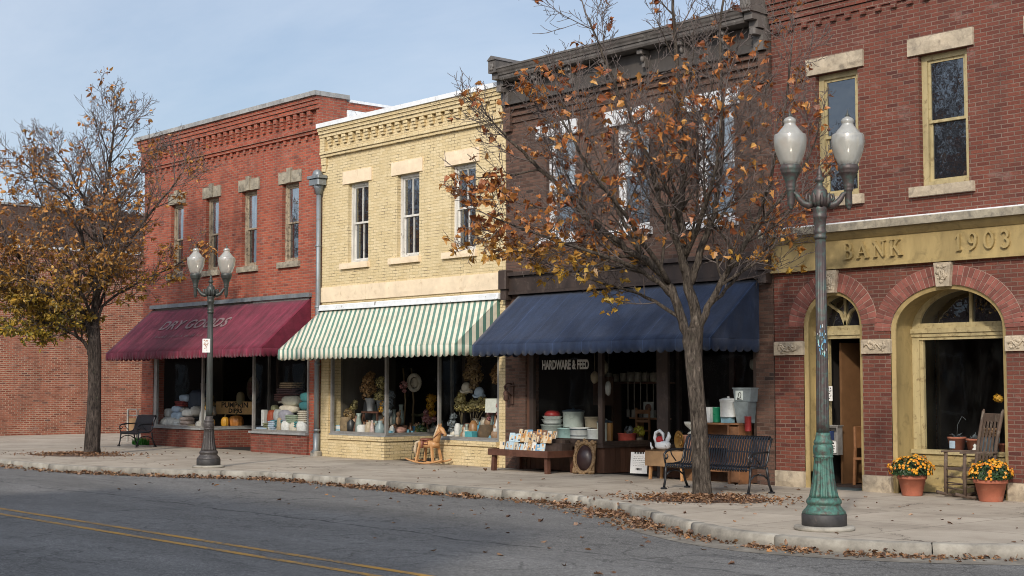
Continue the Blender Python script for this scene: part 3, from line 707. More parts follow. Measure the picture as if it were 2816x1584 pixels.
m = MB(); m.slab([(.42,-.04),(FL,-.04),(2.58,2.1),(2.38,2.1),(FL-.17,.2),(.42,.2)], DZ+.002, DZ+.035); m.build('window_sill', M['sill'], yel)
m = MB(); m.box(RC, 6.66, -.04, .2, DZ+.002, DZ+.035); m.build('window_sill', M['sill'], yel)
m = MB(); shop_frame(m, .42, FL, .0, DZ+.036, 3.5, .07); shop_frame(m, RC, 6.66, .0, DZ+.036, 3.5, .055); frame_line(m, (FL-.03,.03), (2.5,2.1), DZ+.04, 3.5, .06); m.box(.34,6.66,.1,.2,3.3,3.55)
fr = m.build('display_window', M['steel'], yel)
for a, b_ in ((.48,FL-.06),(RC+.05,6.61)):
    g = MB(); g.quad((a,.035,DZ+.05),(b_,.035,DZ+.05),(b_,.035,3.45),(a,.035,3.45)); g.build('pane', M['glass'], fr)
g = MB(); g.quad((FL-.03,.05,DZ+.05),(2.5,2.1,DZ+.05),(2.5,2.1,3.45),(FL-.03,.05,3.45)); g.build('pane', M['glass'], fr)
m = MB(); m.slab([(.42,.2),(FL-.2,.2),(2.4,2.3),(.42,2.3)], .4, DZ); m.build('display_deck', M['dark_wood'], yel)
m = MB(); m.box(RC+.21,6.62,.2,1.7,.4,DZ); m.build('display_deck', M['dark_wood'], yel)
m = MB(); m.box(.6,2.2,.66,.98,DZ,DZ+.24); m.build('display_step', M['plank_wood'], yel)
m = MB(); m.box(4.86,6.5,.62,.98,DZ,DZ+.24); m.build('display_step', M['plank_wood'], yel)
room(yel, .12, 6.75, 3.54, 5.0, M['interior'])
m = MB(); m.box(.42,.50,.3,1.9,DZ,3.4); m.build('side_panel', M['linen'], yel)
shop_door(yel, 2.75, 4.5, 2.2, 2.6, M['dark_wood'], M['glass'])

# ------------------------------------------------------------------ 4. brown hardware store
BX0, BX1, BH = 6.89, 13.97, 8.1
hw = thing('hardware_store_building', 'dark brown brick two storey shop with bracketed grey cornice and peeling white windows', 'building', (0,0,0))
bw_ = [(8.14,9.00),(10.13,11.03),(12.20,13.12)]
m = MB(); m.wall(BX0, BX1, 3.4, BH, 0, [(a,b_,4.72,6.76) for a, b_ in bw_], .2); brick_box(BX0, BX1, 0, BH-.1, 12, m)
m.box(BX0, 7.52, -.02, .35, 0, 3.4); m.box(13.58, BX1, -.02, .35, 0, 3.4)
steps(m, BX0+.22, BX1-.22, [(7.50,7.58,.07),(7.36,7.42,.05),(7.22,7.27,.035)])
m.box(BX0, BX0+.22, -.09, .02, 7.05, 7.6); m.box(BX1-.22, BX1, -.09, .02, 7.05, 7.6)
m.build('wall', M['brown_brick'], hw)
# cornice
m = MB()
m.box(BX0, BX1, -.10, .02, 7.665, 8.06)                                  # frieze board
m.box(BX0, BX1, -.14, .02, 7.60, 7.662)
m.build('frieze', mat_plain('shaded frieze paint', (.060,.052,.046), .7, .35, 4, .5, 24, streak=True), hw); m = MB()  # frieze colour darkened to carry the shade under the cornice
pr = [(.0,8.08),(-.40,8.08),(-.42,8.12),(-.42,8.17),(-.445,8.175),(-.455,8.21),(-.48,8.24),(-.50,8.29),(-.52,8.30),(-.52,8.335),(.30,8.40),(.30,8.10)]
n0 = [m.pt((BX0+.26,y,z)) for y, z in pr]; n1 = [m.pt((BX1-.26,y,z)) for y, z in pr]
for k in range(len(pr)): m.face((n0[k], n0[(k+1)%len(pr)], n1[(k+1)%len(pr)], n1[k]))
m.face(list(reversed(n0))); m.face(n1)
m.build('cornice', M['grey_paint'], hw)
for k, x in enumerate((BX0+.02, BX1-.26)):                              # end blocks with little gable roof
    m = MB(); m.box(x, x+.24, -.52, .02, 8.24, 8.50)
    a = [m.pt(p) for p in ((x-.02,-.55,8.50),(x+.26,-.55,8.50),(x+.26,.9,8.50),(x-.02,.9,8.50),(x+.12,-.55,8.60),(x+.12,.9,8.60))]
    for q in ((0,1,4),(2,3,5),(1,2,5,4),(3,0,4,5),(3,2,1,0)): m.face([a[i] for i in q])
    m.box(x+.03, x+.21, -.44, .02, 8.11, 8.24); m.box(x+.02, x+.22, -.30, .02, 7.98, 8.11); m.cbox(x+.05, x+.19, -.36, -.05, 7.86, 7.98, .03); m.box(x+.01, x+.23, -.17, .02, 7.60, 7.86)
    for j in range(4): m.ball((x+.07+.03*j, -.53, 8.33+.05*(j%2)), .035, 8, 5, (1,.5,1.6))
    m.build('end_bracket', M['grey_paint'], hw)
x = BX0+1.19
while x < BX1-.5:
    m = MB(); m.prism([(x-.06,8.07),(x+.06,8.07),(x+.055,7.9),(x+.035,7.74),(x-.035,7.74),(x-.055,7.9)], -.2, -.09); m.cbox(x-.07, x+.07, -.33, -.09, 7.98, 8.075, .02); m.ball((x,-.22,7.9), .055, 8, 6, (.8,1,1.3)); m.build('bracket', M['grey_paint'], hw); x += 1.0
for i, (a, b_) in enumerate(bw_):
    w_ = sash_window(hw, a, b_, 4.72, 6.76, .09, M['peeling_white'], M['pane_grey'], M['pane_dark'], fw=.085, meet=5.77, arch=.13 if i else 0)
    l = MB(); rough_block(l, a-.27, b_+.07+.06*(i>0), -.05, .12, 6.763, 7.06, 8, 3, .012); l.build('lintel', M['peeling_white'], w_)
    s_ = MB(); rough_block(s_, a-.2, b_+.08, -.09, .13, 4.58, 4.717, 6, 2, .01); s_.build('sill', M['peeling_white'], w_)
m = MB(); m.box(BX0+.2, BX1-.2, -.10, .02, 3.66, 3.98); m.box(BX0+.18, BX1-.18, -.17, .02, 3.985, 4.06); m.box(BX0+.2, BX1-.2, -.13, .02, 3.60, 3.655); m.build('beam', M['dark_wood'], hw)
for x in (BX0-.02, BX1-.24): 
    m = MB(); m.cbox(x, x+.24, -.22, .02, 3.72, 4.12, .02); m.box(x+.03, x+.21, -.17, .02, 3.5, 3.72); m.build('beam_block', M['dark_wood'], hw)
DZ = .56; FL, RC = 9.74, 11.38
m = MB()
m.box(7.52, 7.62, .02, .12, 0, 3.4)
def planks(m, p, q, z0, z1, th=.03, w=.14):
    p = Vector((*p,0)); q = Vector((*q,0)); L = (q-p).length; d = (q-p)/L; k = max(1, round(L/w)); up = Vector((0,0,1))
    for i in range(k):
        a = p+d*(L*i/k+.003); b_ = p+d*(L*(i+1)/k-.003); o = d.cross(up)*RND.uniform(.0,.006)
        m.bar(a+o+up*((z0+z1)/2), b_+o+up*((z0+z1)/2), th, z1-z0)
planks(m, (7.62,.05), (FL,.05), 0.02, DZ-.05); planks(m, (FL,.05), (9.84,2.1), .02, DZ-.05); m.build('bulkhead', M['plank_wood'], hw)
m = MB(); planks(m, (RC,.05), (13.58,.05), .02, DZ-.05); m.build('bulkhead', M['plank_wood'], hw)
m = MB(); m.slab([(7.55,-.03),(FL+.05,-.03),(9.92,2.1),(9.72,2.1),(FL-.12,.2),(7.55,.2)], DZ-.05, DZ+.01); m.build('window_sill', M['dark_wood'], hw)
m = MB(); m.box(RC-.03, 13.58, -.03, .2, DZ-.05, DZ+.01); m.build('window_sill', M['dark_wood'], hw)
m = MB(); shop_frame(m, 7.62, FL, .0, DZ+.012, 3.4, .12); m.box(RC-.2, RC, .0, .1, 0.0, 3.4); shop_frame(m, RC+.001, 13.58, .0, DZ+.012, 3.4, .08); frame_line(m, (FL-.04,.05), (9.84,2.1), DZ+.01, 3.4, .08); m.box(7.6,13.58,.1,.2,3.2,3.4); m.bar((FL,.6,2.75),(RC,.6,2.75),.05,.05)
fr = m.build('display_window', M['dark_wood'], hw)
for a, b_ in ((7.72,FL-.1),(RC+.07,13.52)):
    g = MB(); g.quad((a,.04,DZ+.05),(b_,.04,DZ+.05),(b_,.04,3.35),(a,.04,3.35)); g.build('pane', M['glass'], fr)
g = MB(); g.quad((FL-.03,.06,DZ+.05),(9.84,2.1,DZ+.05),(9.84,2.1,3.35),(FL-.03,.06,3.35)); g.build('pane', M['glass'], fr)
lettering('lettering', 'HARDWARE & FEED', M['sign_white'], front(8.655,.030,2.125,.60,1.0), hw, size=.25, bold=.011, extrude=.001, spacing=1.02)
m = MB(); m.box(7.6,FL-.1,.2,2.3,.42,DZ-.002); m.build('display_deck', M['dark_wood'], hw)
m = MB(); m.box(RC+.1,13.55,.2,1.8,.42,DZ-.002); m.build('display_deck', M['dark_wood'], hw)
room(hw, 7.05, 13.85, 3.4, 5.0, M['interior'])
m = MB(); m.box(7.7,9.6,2.0,2.25,1.75,1.79); m.box(8.0,8.05,2.0,2.25,.56,1.75); m.build('shelf', M['plank_wood'], hw)
shop_door(hw, 9.98, 11.2, 2.2, 2.6, M['dark_wood'], M['glass'])
# ------------------------------------------------------------------ 5. bank
KX0, KX1, KH = 13.98, 22.2, 9.4
bank = thing('bank_building', 'dark red brick bank with ochre name band and stone capped round arches', 'building', (0,0,0))
kw = [(14.92,15.78),(16.94,17.82),(18.98,19.86)]
A1 = dict(xl=14.60, xr=15.79, zs=2.72, top=3.30); A2_ = dict(xl=16.34, xr=18.38, zs=2.60, top=3.30); A3_ = dict(xl=18.93, xr=20.97, zs=2.60, top=3.30)
ARCH = [A1, A2_, A3_]
def az(A, x):
    c = (A['xl']+A['xr'])/2; h = (A['xr']-A['xl'])/2; q = max(0, 1-((x-c)/h)**2)
    return A['zs']+(A['top']-A['zs'])*sqrt(q)
def apts(A, n=24, e=0):
    c = (A['xl']+A['xr'])/2; h = (A['xr']-A['xl'])/2+e; v = A['top']-A['zs']+e
    return [(c-h*cos(pi*i/n), A['zs']+v*sin(pi*i/n)) for i in range(n+1)]
m = MB()
m.wall(KX0, KX1, 4.2, KH, 0, [(a,b_,4.88,7.0) for a, b_ in kw], .2)
RD = .6
edges = [KX0]+[e for A in ARCH for e in (A['xl'], A['xr'])]+[KX1]
for i in range(0, len(edges), 2): m.quad((edges[i],0,.26),(edges[i+1],0,.26),(edges[i+1],0,4.2),(edges[i],0,4.2))
for A in ARCH:
    pts = apts(A)
    for (xa, za), (xb, zb) in zip(pts, pts[1:]): m.quad((xa,0,za),(xb,0,zb),(xb,0,4.2),(xa,0,4.2))
brick_box(KX0, KX1, 0, KH, 14, m); m.quad((KX0,0,KH-.2),(KX1,0,KH-.2),(KX1,14,KH-.2),(KX0,14,KH-.2))
steps(m, KX0, KX1, [(KH-.3,KH,.2)])
for k in range(5): m.box(KX0, KX1, -.03-.03*k, .02, 7.95+.105*k, 8.045+.105*k)
x = KX0+.1
while x < KX1: m.box(x, x+.1, -.06, .02, 7.86, 7.948); x += .3
m.build('wall', M['bank_brick'], bank)
# voussoir rings
for A in ARCH:
    m = MB(); rg0, rg1 = apts(A, 30, -.0), apts(A, 30, .305)
    for k in range(30): m.prism([rg0[k],rg0[k+1],rg1[k+1],rg1[k]], -.009, .1)
    ringo = m.build('arch_mortar', M.setdefault('mortar', mat_plain('mortar',(.33,.235,.19),.9,.25,8,.4,40)), bank)
    m = MB(); nv = max(14, int(pi*((A['xr']-A['xl'])/2+.1)/.085)); th = .30
    inn = apts(A, nv); mid = apts(A, nv, th*.5-.004); mid2 = apts(A, nv, th*.5+.004); out = apts(A, nv, th)
    lerp = lambda p, q, t: (p[0]+(q[0]-p[0])*t, p[1]+(q[1]-p[1])*t)
    for k in range(nv):
        for a_, b_ in ((inn, mid), (mid2, out)):
            yy = -.014-RND.uniform(0,.006); m.prism([lerp(a_[k],a_[k+1],.08), lerp(a_[k],a_[k+1],.92), lerp(b_[k],b_[k+1],.92), lerp(b_[k],b_[k+1],.08)], yy, .12)
    m.build('brick_arch', M.setdefault('voussoir', mat_plain('arch brick', (.205,.070,.053), .88, .25, 8, .4, 40, island=.28)), ringo)
# stone: bases, capitals, keystones
def carve(m, x0, x1, y, z0, z1, k=22, rng=RND):
    for i in range(k):
        x = rng.uniform(x0, x1); z = rng.uniform(z0, z1); r = rng.uniform(.014,.03)
        m.ball((x, y, z), r, 7, 5, (rng.uniform(.7,2.0), .8, rng.uniform(.7,1.3)))
    pts = [(x0+(x1-x0)*t/12, y-.008, (z0+z1)/2+(z1-z0)*.33*sin(t*1.1)) for t in range(13)]
    m.tube(pts, [.016]*13, 6)
for a, b_ in ((KX0+.01,14.60),(15.79,16.34),(18.38,18.93),(20.97,KX1)):
    m = MB(); rough_block(m, a-.0, b_+.0, -.055, .3, 0, .265, 6, 3, .018); m.build('base_stone', M['stone'], bank)
    m = MB(); m.cbox(a-.0, b_+.01, -.055, .12, 2.24, 2.47, .012); 
    k = int((b_-a)/.55+.5)
    for q in range(max(1, k)): xc = a+(b_-a)*(q+.5)/max(1,k); carve(m, xc-.2, xc+.2, -.055, 2.29, 2.42)
    m.build('capital', M['stone'], bank)
for A in ARCH[:3]:
    c = (A['xl']+A['xr'])/2; m = MB(); m.prism([(c-.115,3.27),(c+.115,3.27),(c+.155,3.645),(c-.155,3.645)], -.085, .1); carve(m, c-.08, c+.08, -.085, 3.33, 3.6, 26); m.build('keystone', M['stone'], bank)
# name band
m = MB(); m.box(KX0+.01, KX1, -.07, .05, 3.70, 4.14); m.box(KX0-.0, KX1, -.10, .05, 3.66, 3.698); m.box(KX0, KX1, -.085, .05, 3.7, 3.725)
pr = [(.05,4.142),(-.09,4.142),(-.11,4.16),(-.14,4.19),(-.17,4.235),(-.18,4.26),(.05,4.262)]
n0 = [m.pt((KX0-.04,y,z)) for y, z in pr]; n1 = [m.pt((KX1,y,z)) for y, z in pr]
for k in range(len(pr)): m.face((n0[k], n0[(k+1)%len(pr)], n1[(k+1)%len(pr)], n1[k]))
m.face(list(reversed(n0))); m.face(n1)
band = m.build('name_band', M['ochre'], bank)
m = MB(); m.cbox(KX0-.14, KX1, -.27, .05, 4.264, 4.39, .012); m.build('ledge', M['grey_stone'], bank)
m = MB(); m.box(KX0-.12, KX1, -.24, .02, 4.392, 4.412); m.build('flashing', M['white_paint'], bank)
# raised serif letters
def glyph(m, ch, x, z, h, y0, y1):
    T, t = h*.15, h*.075
    cnt = [0]
    def S(pts, w):
        cnt[0] += 1; m.ribbon([(x+px*h, z+pz*h) for px, pz in pts], w, y0-.0018*cnt[0], y1)
    sf = lambda px, pz, w=.26: S([(px-w/2,pz),(px+w/2,pz)], h*.05)
    arc = lambda cx, cz, rx, rz, a0, a1, k=10: [(cx+rx*cos(a0+(a1-a0)*i/k), cz+rz*sin(a0+(a1-a0)*i/k)) for i in range(k+1)]
    if ch == 'B':
        S([(.13,0),(.13,1)], T); S([(.0,.975),(.36,.975)]+arc(.36,.75,.2,.225,pi/2,-pi/2)+[(.13,.525)], [t]*2+[t+(T-t)*sin(pi*i/10) for i in range(11)]+[t]); S([(.13,.525),(.38,.525)]+arc(.38,.275,.26,.25,pi/2,-pi/2)+[(.0,.025)], [t]*2+[t+(T-t)*sin(pi*i/10) for i in range(11)]+[t]); return .66
    if ch == 'A':
        S([(.42,.99),(.10,0)], t); S([(.40,1),(.76,0)], T); S([(.2,.34),(.62,.34)], t); sf(.10,.025); sf(.76,.025,.3); return .9
    if ch == 'N':
        S([(.14,0),(.14,1)], t); S([(.08,.98),(.76,.02)], T); S([(.76,0),(.76,1)], t); sf(.14,.025); sf(.1,.975,.24); sf(.76,.975); return .9
    if ch == 'K':
        S([(.13,0),(.13,1)], T); S([(.16,.40),(.62,.97)], t); S([(.33,.58),(.74,.02)], T); sf(.13,.025,.3); sf(.13,.975,.3); sf(.62,.975,.24); sf(.74,.025,.28); return .85
    if ch == '1':
        S([(.2,0),(.2,.98)], T); S([(.03,.80),(.2,.97)], t); sf(.2,.025,.34); return .42
    if ch == '9':
        S(arc(.3,.68,.23,.28,0,2*pi,20), [t+(T-t)*abs(cos(pi*2*i/20)) for i in range(21)]); S([(.53,.68),(.50,.40),(.40,.18),(.22,.03),(.1,.04)], [T,T,T*.9,t,t*1.4]); return .62
    if ch == '0':
        S(arc(.34,.5,.27,.47,0,2*pi,24), [t+(T-t)*abs(cos(pi*2*i/24)) for i in range(25)]); return .68
    if ch == '3':
        S(arc(.26,.74,.2,.23,pi*.85,-pi*.45,12), [t*1.2+(T-t)*sin(pi*i/12) for i in range(13)]); S(arc(.25,.27,.25,.25,pi*.5,-pi*.85,12), [t*1.2+(T-t)*sin(pi*i/12) for i in range(13)]); return .55
for word, xa, xb in (('BANK',15.52,16.65),('1903',17.62,18.53)):
    h = .262; adv = dict(B=.66,A=.9,N=.9,K=.85); adv.update({'1':.42,'9':.62,'0':.68,'3':.55})
    tot = sum(adv[c] for c in word)*h; gap = ((xb-xa)-tot)/(len(word)-1); x = xa
    for ch in word:
        m = MB(); wd = glyph(m, ch, x, 3.805, h, -.118, -.06); m.build('letter', M['ochre'], band); x += wd*h+gap
# upper windows
for a, b_ in kw:
    w_ = sash_window(bank, a, b_, 4.88, 7.0, .10, M['ochre_frame'], M['pane_bank'], M['pane_bank'], fw=.10, meet=5.92)
    l = MB(); rough_block(l, a-.17, b_+.13, -.05, .12, 7.003, 7.28, 8, 3, .014); l.build('lintel', M['stone'], w_)
    s_ = MB(); rough_block(s_, a-.16, b_+.10, -.09, .13, 4.72, 4.877, 7, 2, .012); s_.build('sill', M['stone'], w_)
# recesses painted ochre: jambs and soffits
def recess(A, y0, y1, mat):
    m = MB(); e = .0
    pts = [(A['xl'],0)]+apts(A)+[(A['xr'],0)]
    for (xa, za), (xb, zb) in zip(pts, pts[1:]):
        m.quad((xa,y0,za),(xa,y1,za),(xb,y1,zb),(xb,y0,zb))
    # moulding round the mouth
    ins = [(A['xl']+.07,0)]+[((A['xl']+A['xr'])/2+(x-(A['xl']+A['xr'])/2)*(1-.07*2/(A['xr']-A['xl'])), z-.07*max(0,(z-A['zs'])/(A['top']-A['zs']))) for x, z in apts(A)]+[(A['xr']-.07,0)]
    for k in range(len(pts)-1):
        m.quad((pts[k][0],y0,pts[k][1]),(pts[k+1][0],y0,pts[k+1][1]),(ins[k+1][0],y0+.02,ins[k+1][1]),(ins[k][0],y0+.02,ins[k][1]))
        m.quad((ins[k][0],y0+.02,ins[k][1]),(ins[k+1][0],y0+.02,ins[k+1][1]),(ins[k+1][0],y0+.05,ins[k+1][1]),(ins[k][0],y0+.05,ins[k][1]))
        m.quad((ins[k][0],y0+.05,ins[k][1]),(ins[k+1][0],y0+.05,ins[k+1][1]),(pts[k+1][0],y0+.06,pts[k+1][1]),(pts[k][0],y0+.06,pts[k][1]))
    return m.build('reveal', mat, bank)
def fanlight(A, y, z0, mat, bars):
    """arched light above a transom at z0: frame ring > pane"""
    m = MB(); c = (A['xl']+A['xr'])/2
    pts = [p for p in apts(A, 28) if p[1] > z0]; k = .86
    ins = [(c+(x-c)*k, z0+.07+(z-z0)*.80) for x, z in pts]
    out = [(A['xl'],z0)]+pts+[(A['xr'],z0)]; ins = [(ins[0][0], z0+.07)]+ins+[(ins[-1][0], z0+.07)]
    for q in range(len(out)-1):
        m.quad((out[q][0],y,out[q][1]),(out[q+1][0],y,out[q+1][1]),(ins[q+1][0],y,ins[q+1][1]),(ins[q][0],y,ins[q][1]))
        m.quad((ins[q][0],y,ins[q][1]),(ins[q+1][0],y,ins[q+1][1]),(ins[q+1][0],y+.08,ins[q+1][1]),(ins[q][0],y+.08,ins[q][1]))
    m.box(A['xl'], A['xr'], y-.002, y+.08, z0-.01, z0+.07)
    m.box(A['xl'], A['xr'], y-.05, y+.08, z0-.09, z0-.012); m.box(A['xl'], A['xr'], y-.025, y+.08, z0-.15, z0-.092)
    for b_ in bars: m.ribbon(b_, .045, y+.01, y+.06)
    f = m.build('fanlight', mat, bank)
    g = MB(); g.poly([(x, y+.055, z) for x, z in ins]); g.build('pane', M['pane_dark'], f)
for A in ARCH: recess(A, .015, RD+.1, M['ochre'])
# door bay
A = A1; zt = 2.66; c = (A['xl']+A['xr'])/2
fanlight(A, RD-.25, zt, M['ochre_frame'], [[(c,zt+.05),(c,3.22)], [(c,zt+.08),(c+.1,zt+.30),(c+.36,zt+.46)], [(c,zt+.08),(c-.1,zt+.30),(c-.36,zt+.46)]])
m = MB(); m.box(A['xl'], A['xl']+.13, RD-.25, RD-.15, 0, zt-.15); m.box(A['xr']-.10, A['xr'], RD-.25, RD-.15, 0, zt-.15); m.box(A['xl']+.13, A['xl']+.20, RD-.17, RD-.10, 0, zt-.15); m.build('door_frame', M['ochre_frame'], bank)
m = MB(); m.box(A['xl']+.1, A['xr']-.1, RD-.3, RD+.2, .0, .05); m.build('threshold', M['dark_wood'], bank)
m = MB(); m.bar((14.90,RD+.02,1.25),(15.02,RD+1.0,1.25),.05,2.4); d = m.build('door', P('dark door wood',(.15,.075,.032)), bank)
m = MB(); m.ball((15.05,RD+.92,1.05),.035,8,6); m.build('handle', M['steel'], d)
m = MB(); m.quad((A['xl'],RD+3.4,0),(KX1-.3,RD+3.4,0),(KX1-.3,RD+3.4,3.6),(A['xl'],RD+3.4,3.6)); m.quad((A['xl']-.02,RD+.1,0),(A['xl']-.02,RD+3.4,0),(A['xl']-.02,RD+3.4,3.6),(A['xl']-.02,RD+.1,3.6)); m.quad((A['xl'],RD+.1,3.4),(A['xl'],RD+3.4,3.4),(KX1-.3,RD+3.4,3.4),(KX1-.3,RD+.1,3.4)); m.quad((A['xl'],RD-.2,.008),(KX1-.3,RD-.2,.008),(KX1-.3,RD+3.4,.008),(A['xl'],RD+3.4,.008)); m.quad((15.80,RD+.1,0),(16.33,RD+.1,0),(16.33,RD+.1,3.6),(15.80,RD+.1,3.6)); m.quad((18.38,RD+.1,0),(18.93,RD+.1,0),(18.93,RD+.1,3.6),(18.38,RD+.1,3.6))
for A in ARCH:
    pts = apts(A)
    for (xa, za), (xb, zb) in zip(pts, pts[1:]): m.quad((xa,RD+.1,za),(xb,RD+.1,zb),(xb,RD+.1,3.6),(xa,RD+.1,3.6))
m.quad((KX1-.3,RD+.1,0),(KX1-.3,RD+3.4,0),(KX1-.3,RD+3.4,3.6),(KX1-.3,RD+.1,3.6)); m.quad((20.97,RD+.1,0),(KX1-.3,RD+.1,0),(KX1-.3,RD+.1,3.6),(20.97,RD+.1,3.6))
m.build('interior', M['interior'], bank)
# window bays
for A in (A2_, A3_):
    c = (A['xl']+A['xr'])/2; zt = 2.66
    fanlight(A, RD, zt, M['ochre_frame'], [[(c+.06,zt+.05),(c+.06,3.24)]])
    m = MB(); xl, xr = A['xl'], A['xr']
    m.box(xl, xl+.13, RD, RD+.09, .62, zt-.15); m.box(xr-.13, xr, RD, RD+.09, .62, zt-.15); m.box(xl+.13, xr-.13, RD, RD+.08, zt-.2, zt-.151); m.box(xl+.13,xl+.19,RD+.03,RD+.09,.69,zt-.2); m.box(xr-.19,xr-.13,RD+.03,RD+.09,.69,zt-.2)
    m.box(xl, xr, RD-.07, RD+.09, .62, .69)
    f = m.build('bay_window', M['ochre_frame'], bank)
    g = MB(); g.quad((xl+.19,RD+.06,.69),(xr-.19,RD+.06,.69),(xr-.19,RD+.06,zt-.2),(xl+.19,RD+.06,zt-.2)); g.build('pane', M['glass'], f)
    m = MB(); m.box(xl, xr, RD-.03, RD+.08, .52, .619); m.box(xl, xr, RD-.0, RD+.08, .0, .519); m.box(xl, xr, RD-.04, RD-.001, .0, .12)
    for k in range(2):
        w2 = (xr-xl)/2; a = xl+w2*k; m.box(a+.03,a+.10,RD-.03,RD-.001,.121,.518); m.box(a+w2-.10,a+w2-.03,RD-.03,RD-.001,.121,.518); m.box(a+.101,a+w2-.101,RD-.03,RD-.001,.44,.518)
    m.build('panel', M['ochre_peel'], bank)
    m = MB(); m.box(xl+.02, xr-.02, RD+.09, RD+.7, .60, .66); m.build('window_shelf', M['plank_wood'], bank)
# ------------------------------------------------------------------ awnings
def awning(name, label, x0, x1, zt, zb, zv, dep, mat, pitch, rail, ribs=6, sag=.03, railmat=None, ends=True):
    t = thing(name, label, 'awning', ((x0+x1)/2, 0, 0)); ox = (x0+x1)/2
    X0, X1 = x0-ox, x1-ox
    m = MB(); nx, ny = 48, 10; m.smooth = True
    def P_(i, j):
        u = i/nx; v = j/ny; x = X0+(X1-X0)*u; rb = abs(sin(pi*u*ribs))**.7
        return (x, -dep*v-.012, zt+(zb-zt)*v-sag*sin(pi*v)*(.25+.75*rb)+RND.uniform(-.0015,.0015)+.020*sin(pi*v)*noise.noise(Vector((x*.9+x0,v*2.2,1.7)))+.006*noise.noise(Vector((x*5,v*3,x1))))
    g = [[m.pt(P_(i,j)) for i in range(nx+1)] for j in range(ny+1)]
    for j in range(ny):
        for i in range(nx): m.face((g[j+1][i], g[j+1][i+1], g[j][i+1], g[j][i]))
    m.smooth = False
    if ends:
        for x in (X0, X1):
            k = 8; top = [m.pt((x+.004*sin(j*2.1), -dep*j/k-.012, zt+(zb-zt)*j/k-.002)) for j in range(k+1)]; bot = [m.pt((x+.008*sin(j*1.7), -dep*j/k-.012, zb)) for j in range(k+1)]
            for j in range(k): m.face((top[j], top[j+1], bot[j+1], bot[j]))
    c = m.build('canopy', mat, t); s = c.modifiers.new('thick', 'SOLIDIFY'); s.thickness = .006
    m = MB(); m.smooth = True
    def val(p, q, nsc):
        p = Vector(p); q = Vector(q); k = nsc*6; d = (q-p).normalized(); nrm = Vector((d.y,-d.x,0))
        a = []; mid = []; b_ = []; dep_ = [RND.uniform(.72,1.12) for _ in range(nsc+1)]
        for i in range(k+1):
            f = i/k; pt = p+(q-p)*f; sc = abs(sin(pi*f*nsc))**.55
            w = .010*sin(f*nsc*2.3+1)+.006*sin(f*nsc*5.1)
            a.append(m.pt((pt.x,pt.y,zb-.001))); mm = pt+nrm*w*.5; mid.append(m.pt((mm.x,mm.y,(zb+zv)/2))); mm = pt+nrm*w; b_.append(m.pt((mm.x,mm.y,zv+.055-.055*sc*dep_[min(nsc, i//6)])))
        for i in range(k): m.face((mid[i],mid[i+1],a[i+1],a[i])); m.face((b_[i],b_[i+1],mid[i+1],mid[i]))
    y = -dep-.014
    val((X0,y,0),(X1,y,0), round((X1-X0)/pitch))
    val((X1,y,0),(X1,-.02,0), round(dep/pitch)); val((X0,-.02,0),(X0,y,0), round(dep/pitch))
    v = m.build('valance', mat, t); s = v.modifiers.new('thick', 'SOLIDIFY'); s.thickness = .006
    m = MB()
    m.tube([(X0+.02,-dep+.02,zb-.02),(X1-.02,-dep+.02,zb-.02)], .016, 6)
    for x in (X0+.03, X1-.03, (X0+X1)/2):
        m.tube([(x,-dep+.02,zb-.02),(x,-.02,zb-.02)], .014, 6); m.tube([(x,-dep+.02,zb-.03),(x,-.03,zt-.06)], .014, 6)
    m.build('frame', M['zinc'], t)
    if rail:
        m = MB(); m.cbox(X0-.04, X1+.05, -.11, -.001, zt+.01, zt+rail, .02); m.prism([(X0-.04,zt-.02),(X1+.05,zt-.02),(X1+.05,zt+.008),(X0-.04,zt+.008)], -.125, -.002); m.build('head_rail', railmat, t)
    return t, ox
aw, ox = awning('awning', 'faded maroon canvas awning lettered DRY GOODS', -8.72, -.45, 3.86, 2.62, 2.40, 1.39, M['maroon'], .145, 0, ribs=8, sag=.012)
# lettering lies on the sloping cloth
def on_slope(x, v, zt, zb, dep, sx, sy, lift=.012):
    d = Vector((0,dep,zt-zb)).normalized(); nrm = Vector((0,-d.z,d.y))
    o = Vector((x,-dep*v-.012, zt+(zb-zt)*v))+nrm*lift
    R = Matrix(((1,0,0),(0,d.y,d.z),(0,0,0))).to_3x3()
    Mx = Matrix(((sx,0,nrm.x,o.x),(0,sy*d.y,nrm.y,o.y),(0,sy*d.z,nrm.z,o.z),(0,0,0,1))); return Mx
lettering('lettering', 'DRY GOODS', M['faded_letter'], on_slope(-5.19-ox, .42, 3.86, 2.62, 1.39, 1.12, 1.0), aw, size=.52, bold=.012, extrude=.001, spacing=1.08)
m = MB(); x = -6.75
rr = random.Random(5)
while x < -4.1:                                                   # a second line too worn to read
    w_ = rr.uniform(.05,.16)
    Mx = on_slope(x-ox, .70, 3.86, 2.62, 1.39, 1, 1); m.T = Mx
    for k in range(3):
        a = rr.uniform(0,w_); q = rr.uniform(.05,.11); i = [m.pt(p) for p in ((a,0,0),(a+.02,0,0),(a+.035,q,0),(a+.015,q,0))]; m.face(i)
    x += w_+rr.choice((.03,.05,.14))
m.T = None; m.build('worn_lettering', M['faded_letter'], aw)
awning('awning', 'green and cream striped canvas awning over the yellow shop', .02, 6.70, 3.55, 2.56, 2.31, 1.23, M['striped'], .191, .115, ribs=7, sag=.012, railmat=M['white_paint'])
awning('awning', 'dark navy blue canvas awning over the hardware store', 7.33, 13.66, 3.60, 2.53, 2.295, 1.28, M['navy'], .21, 0, ribs=8, sag=.012)

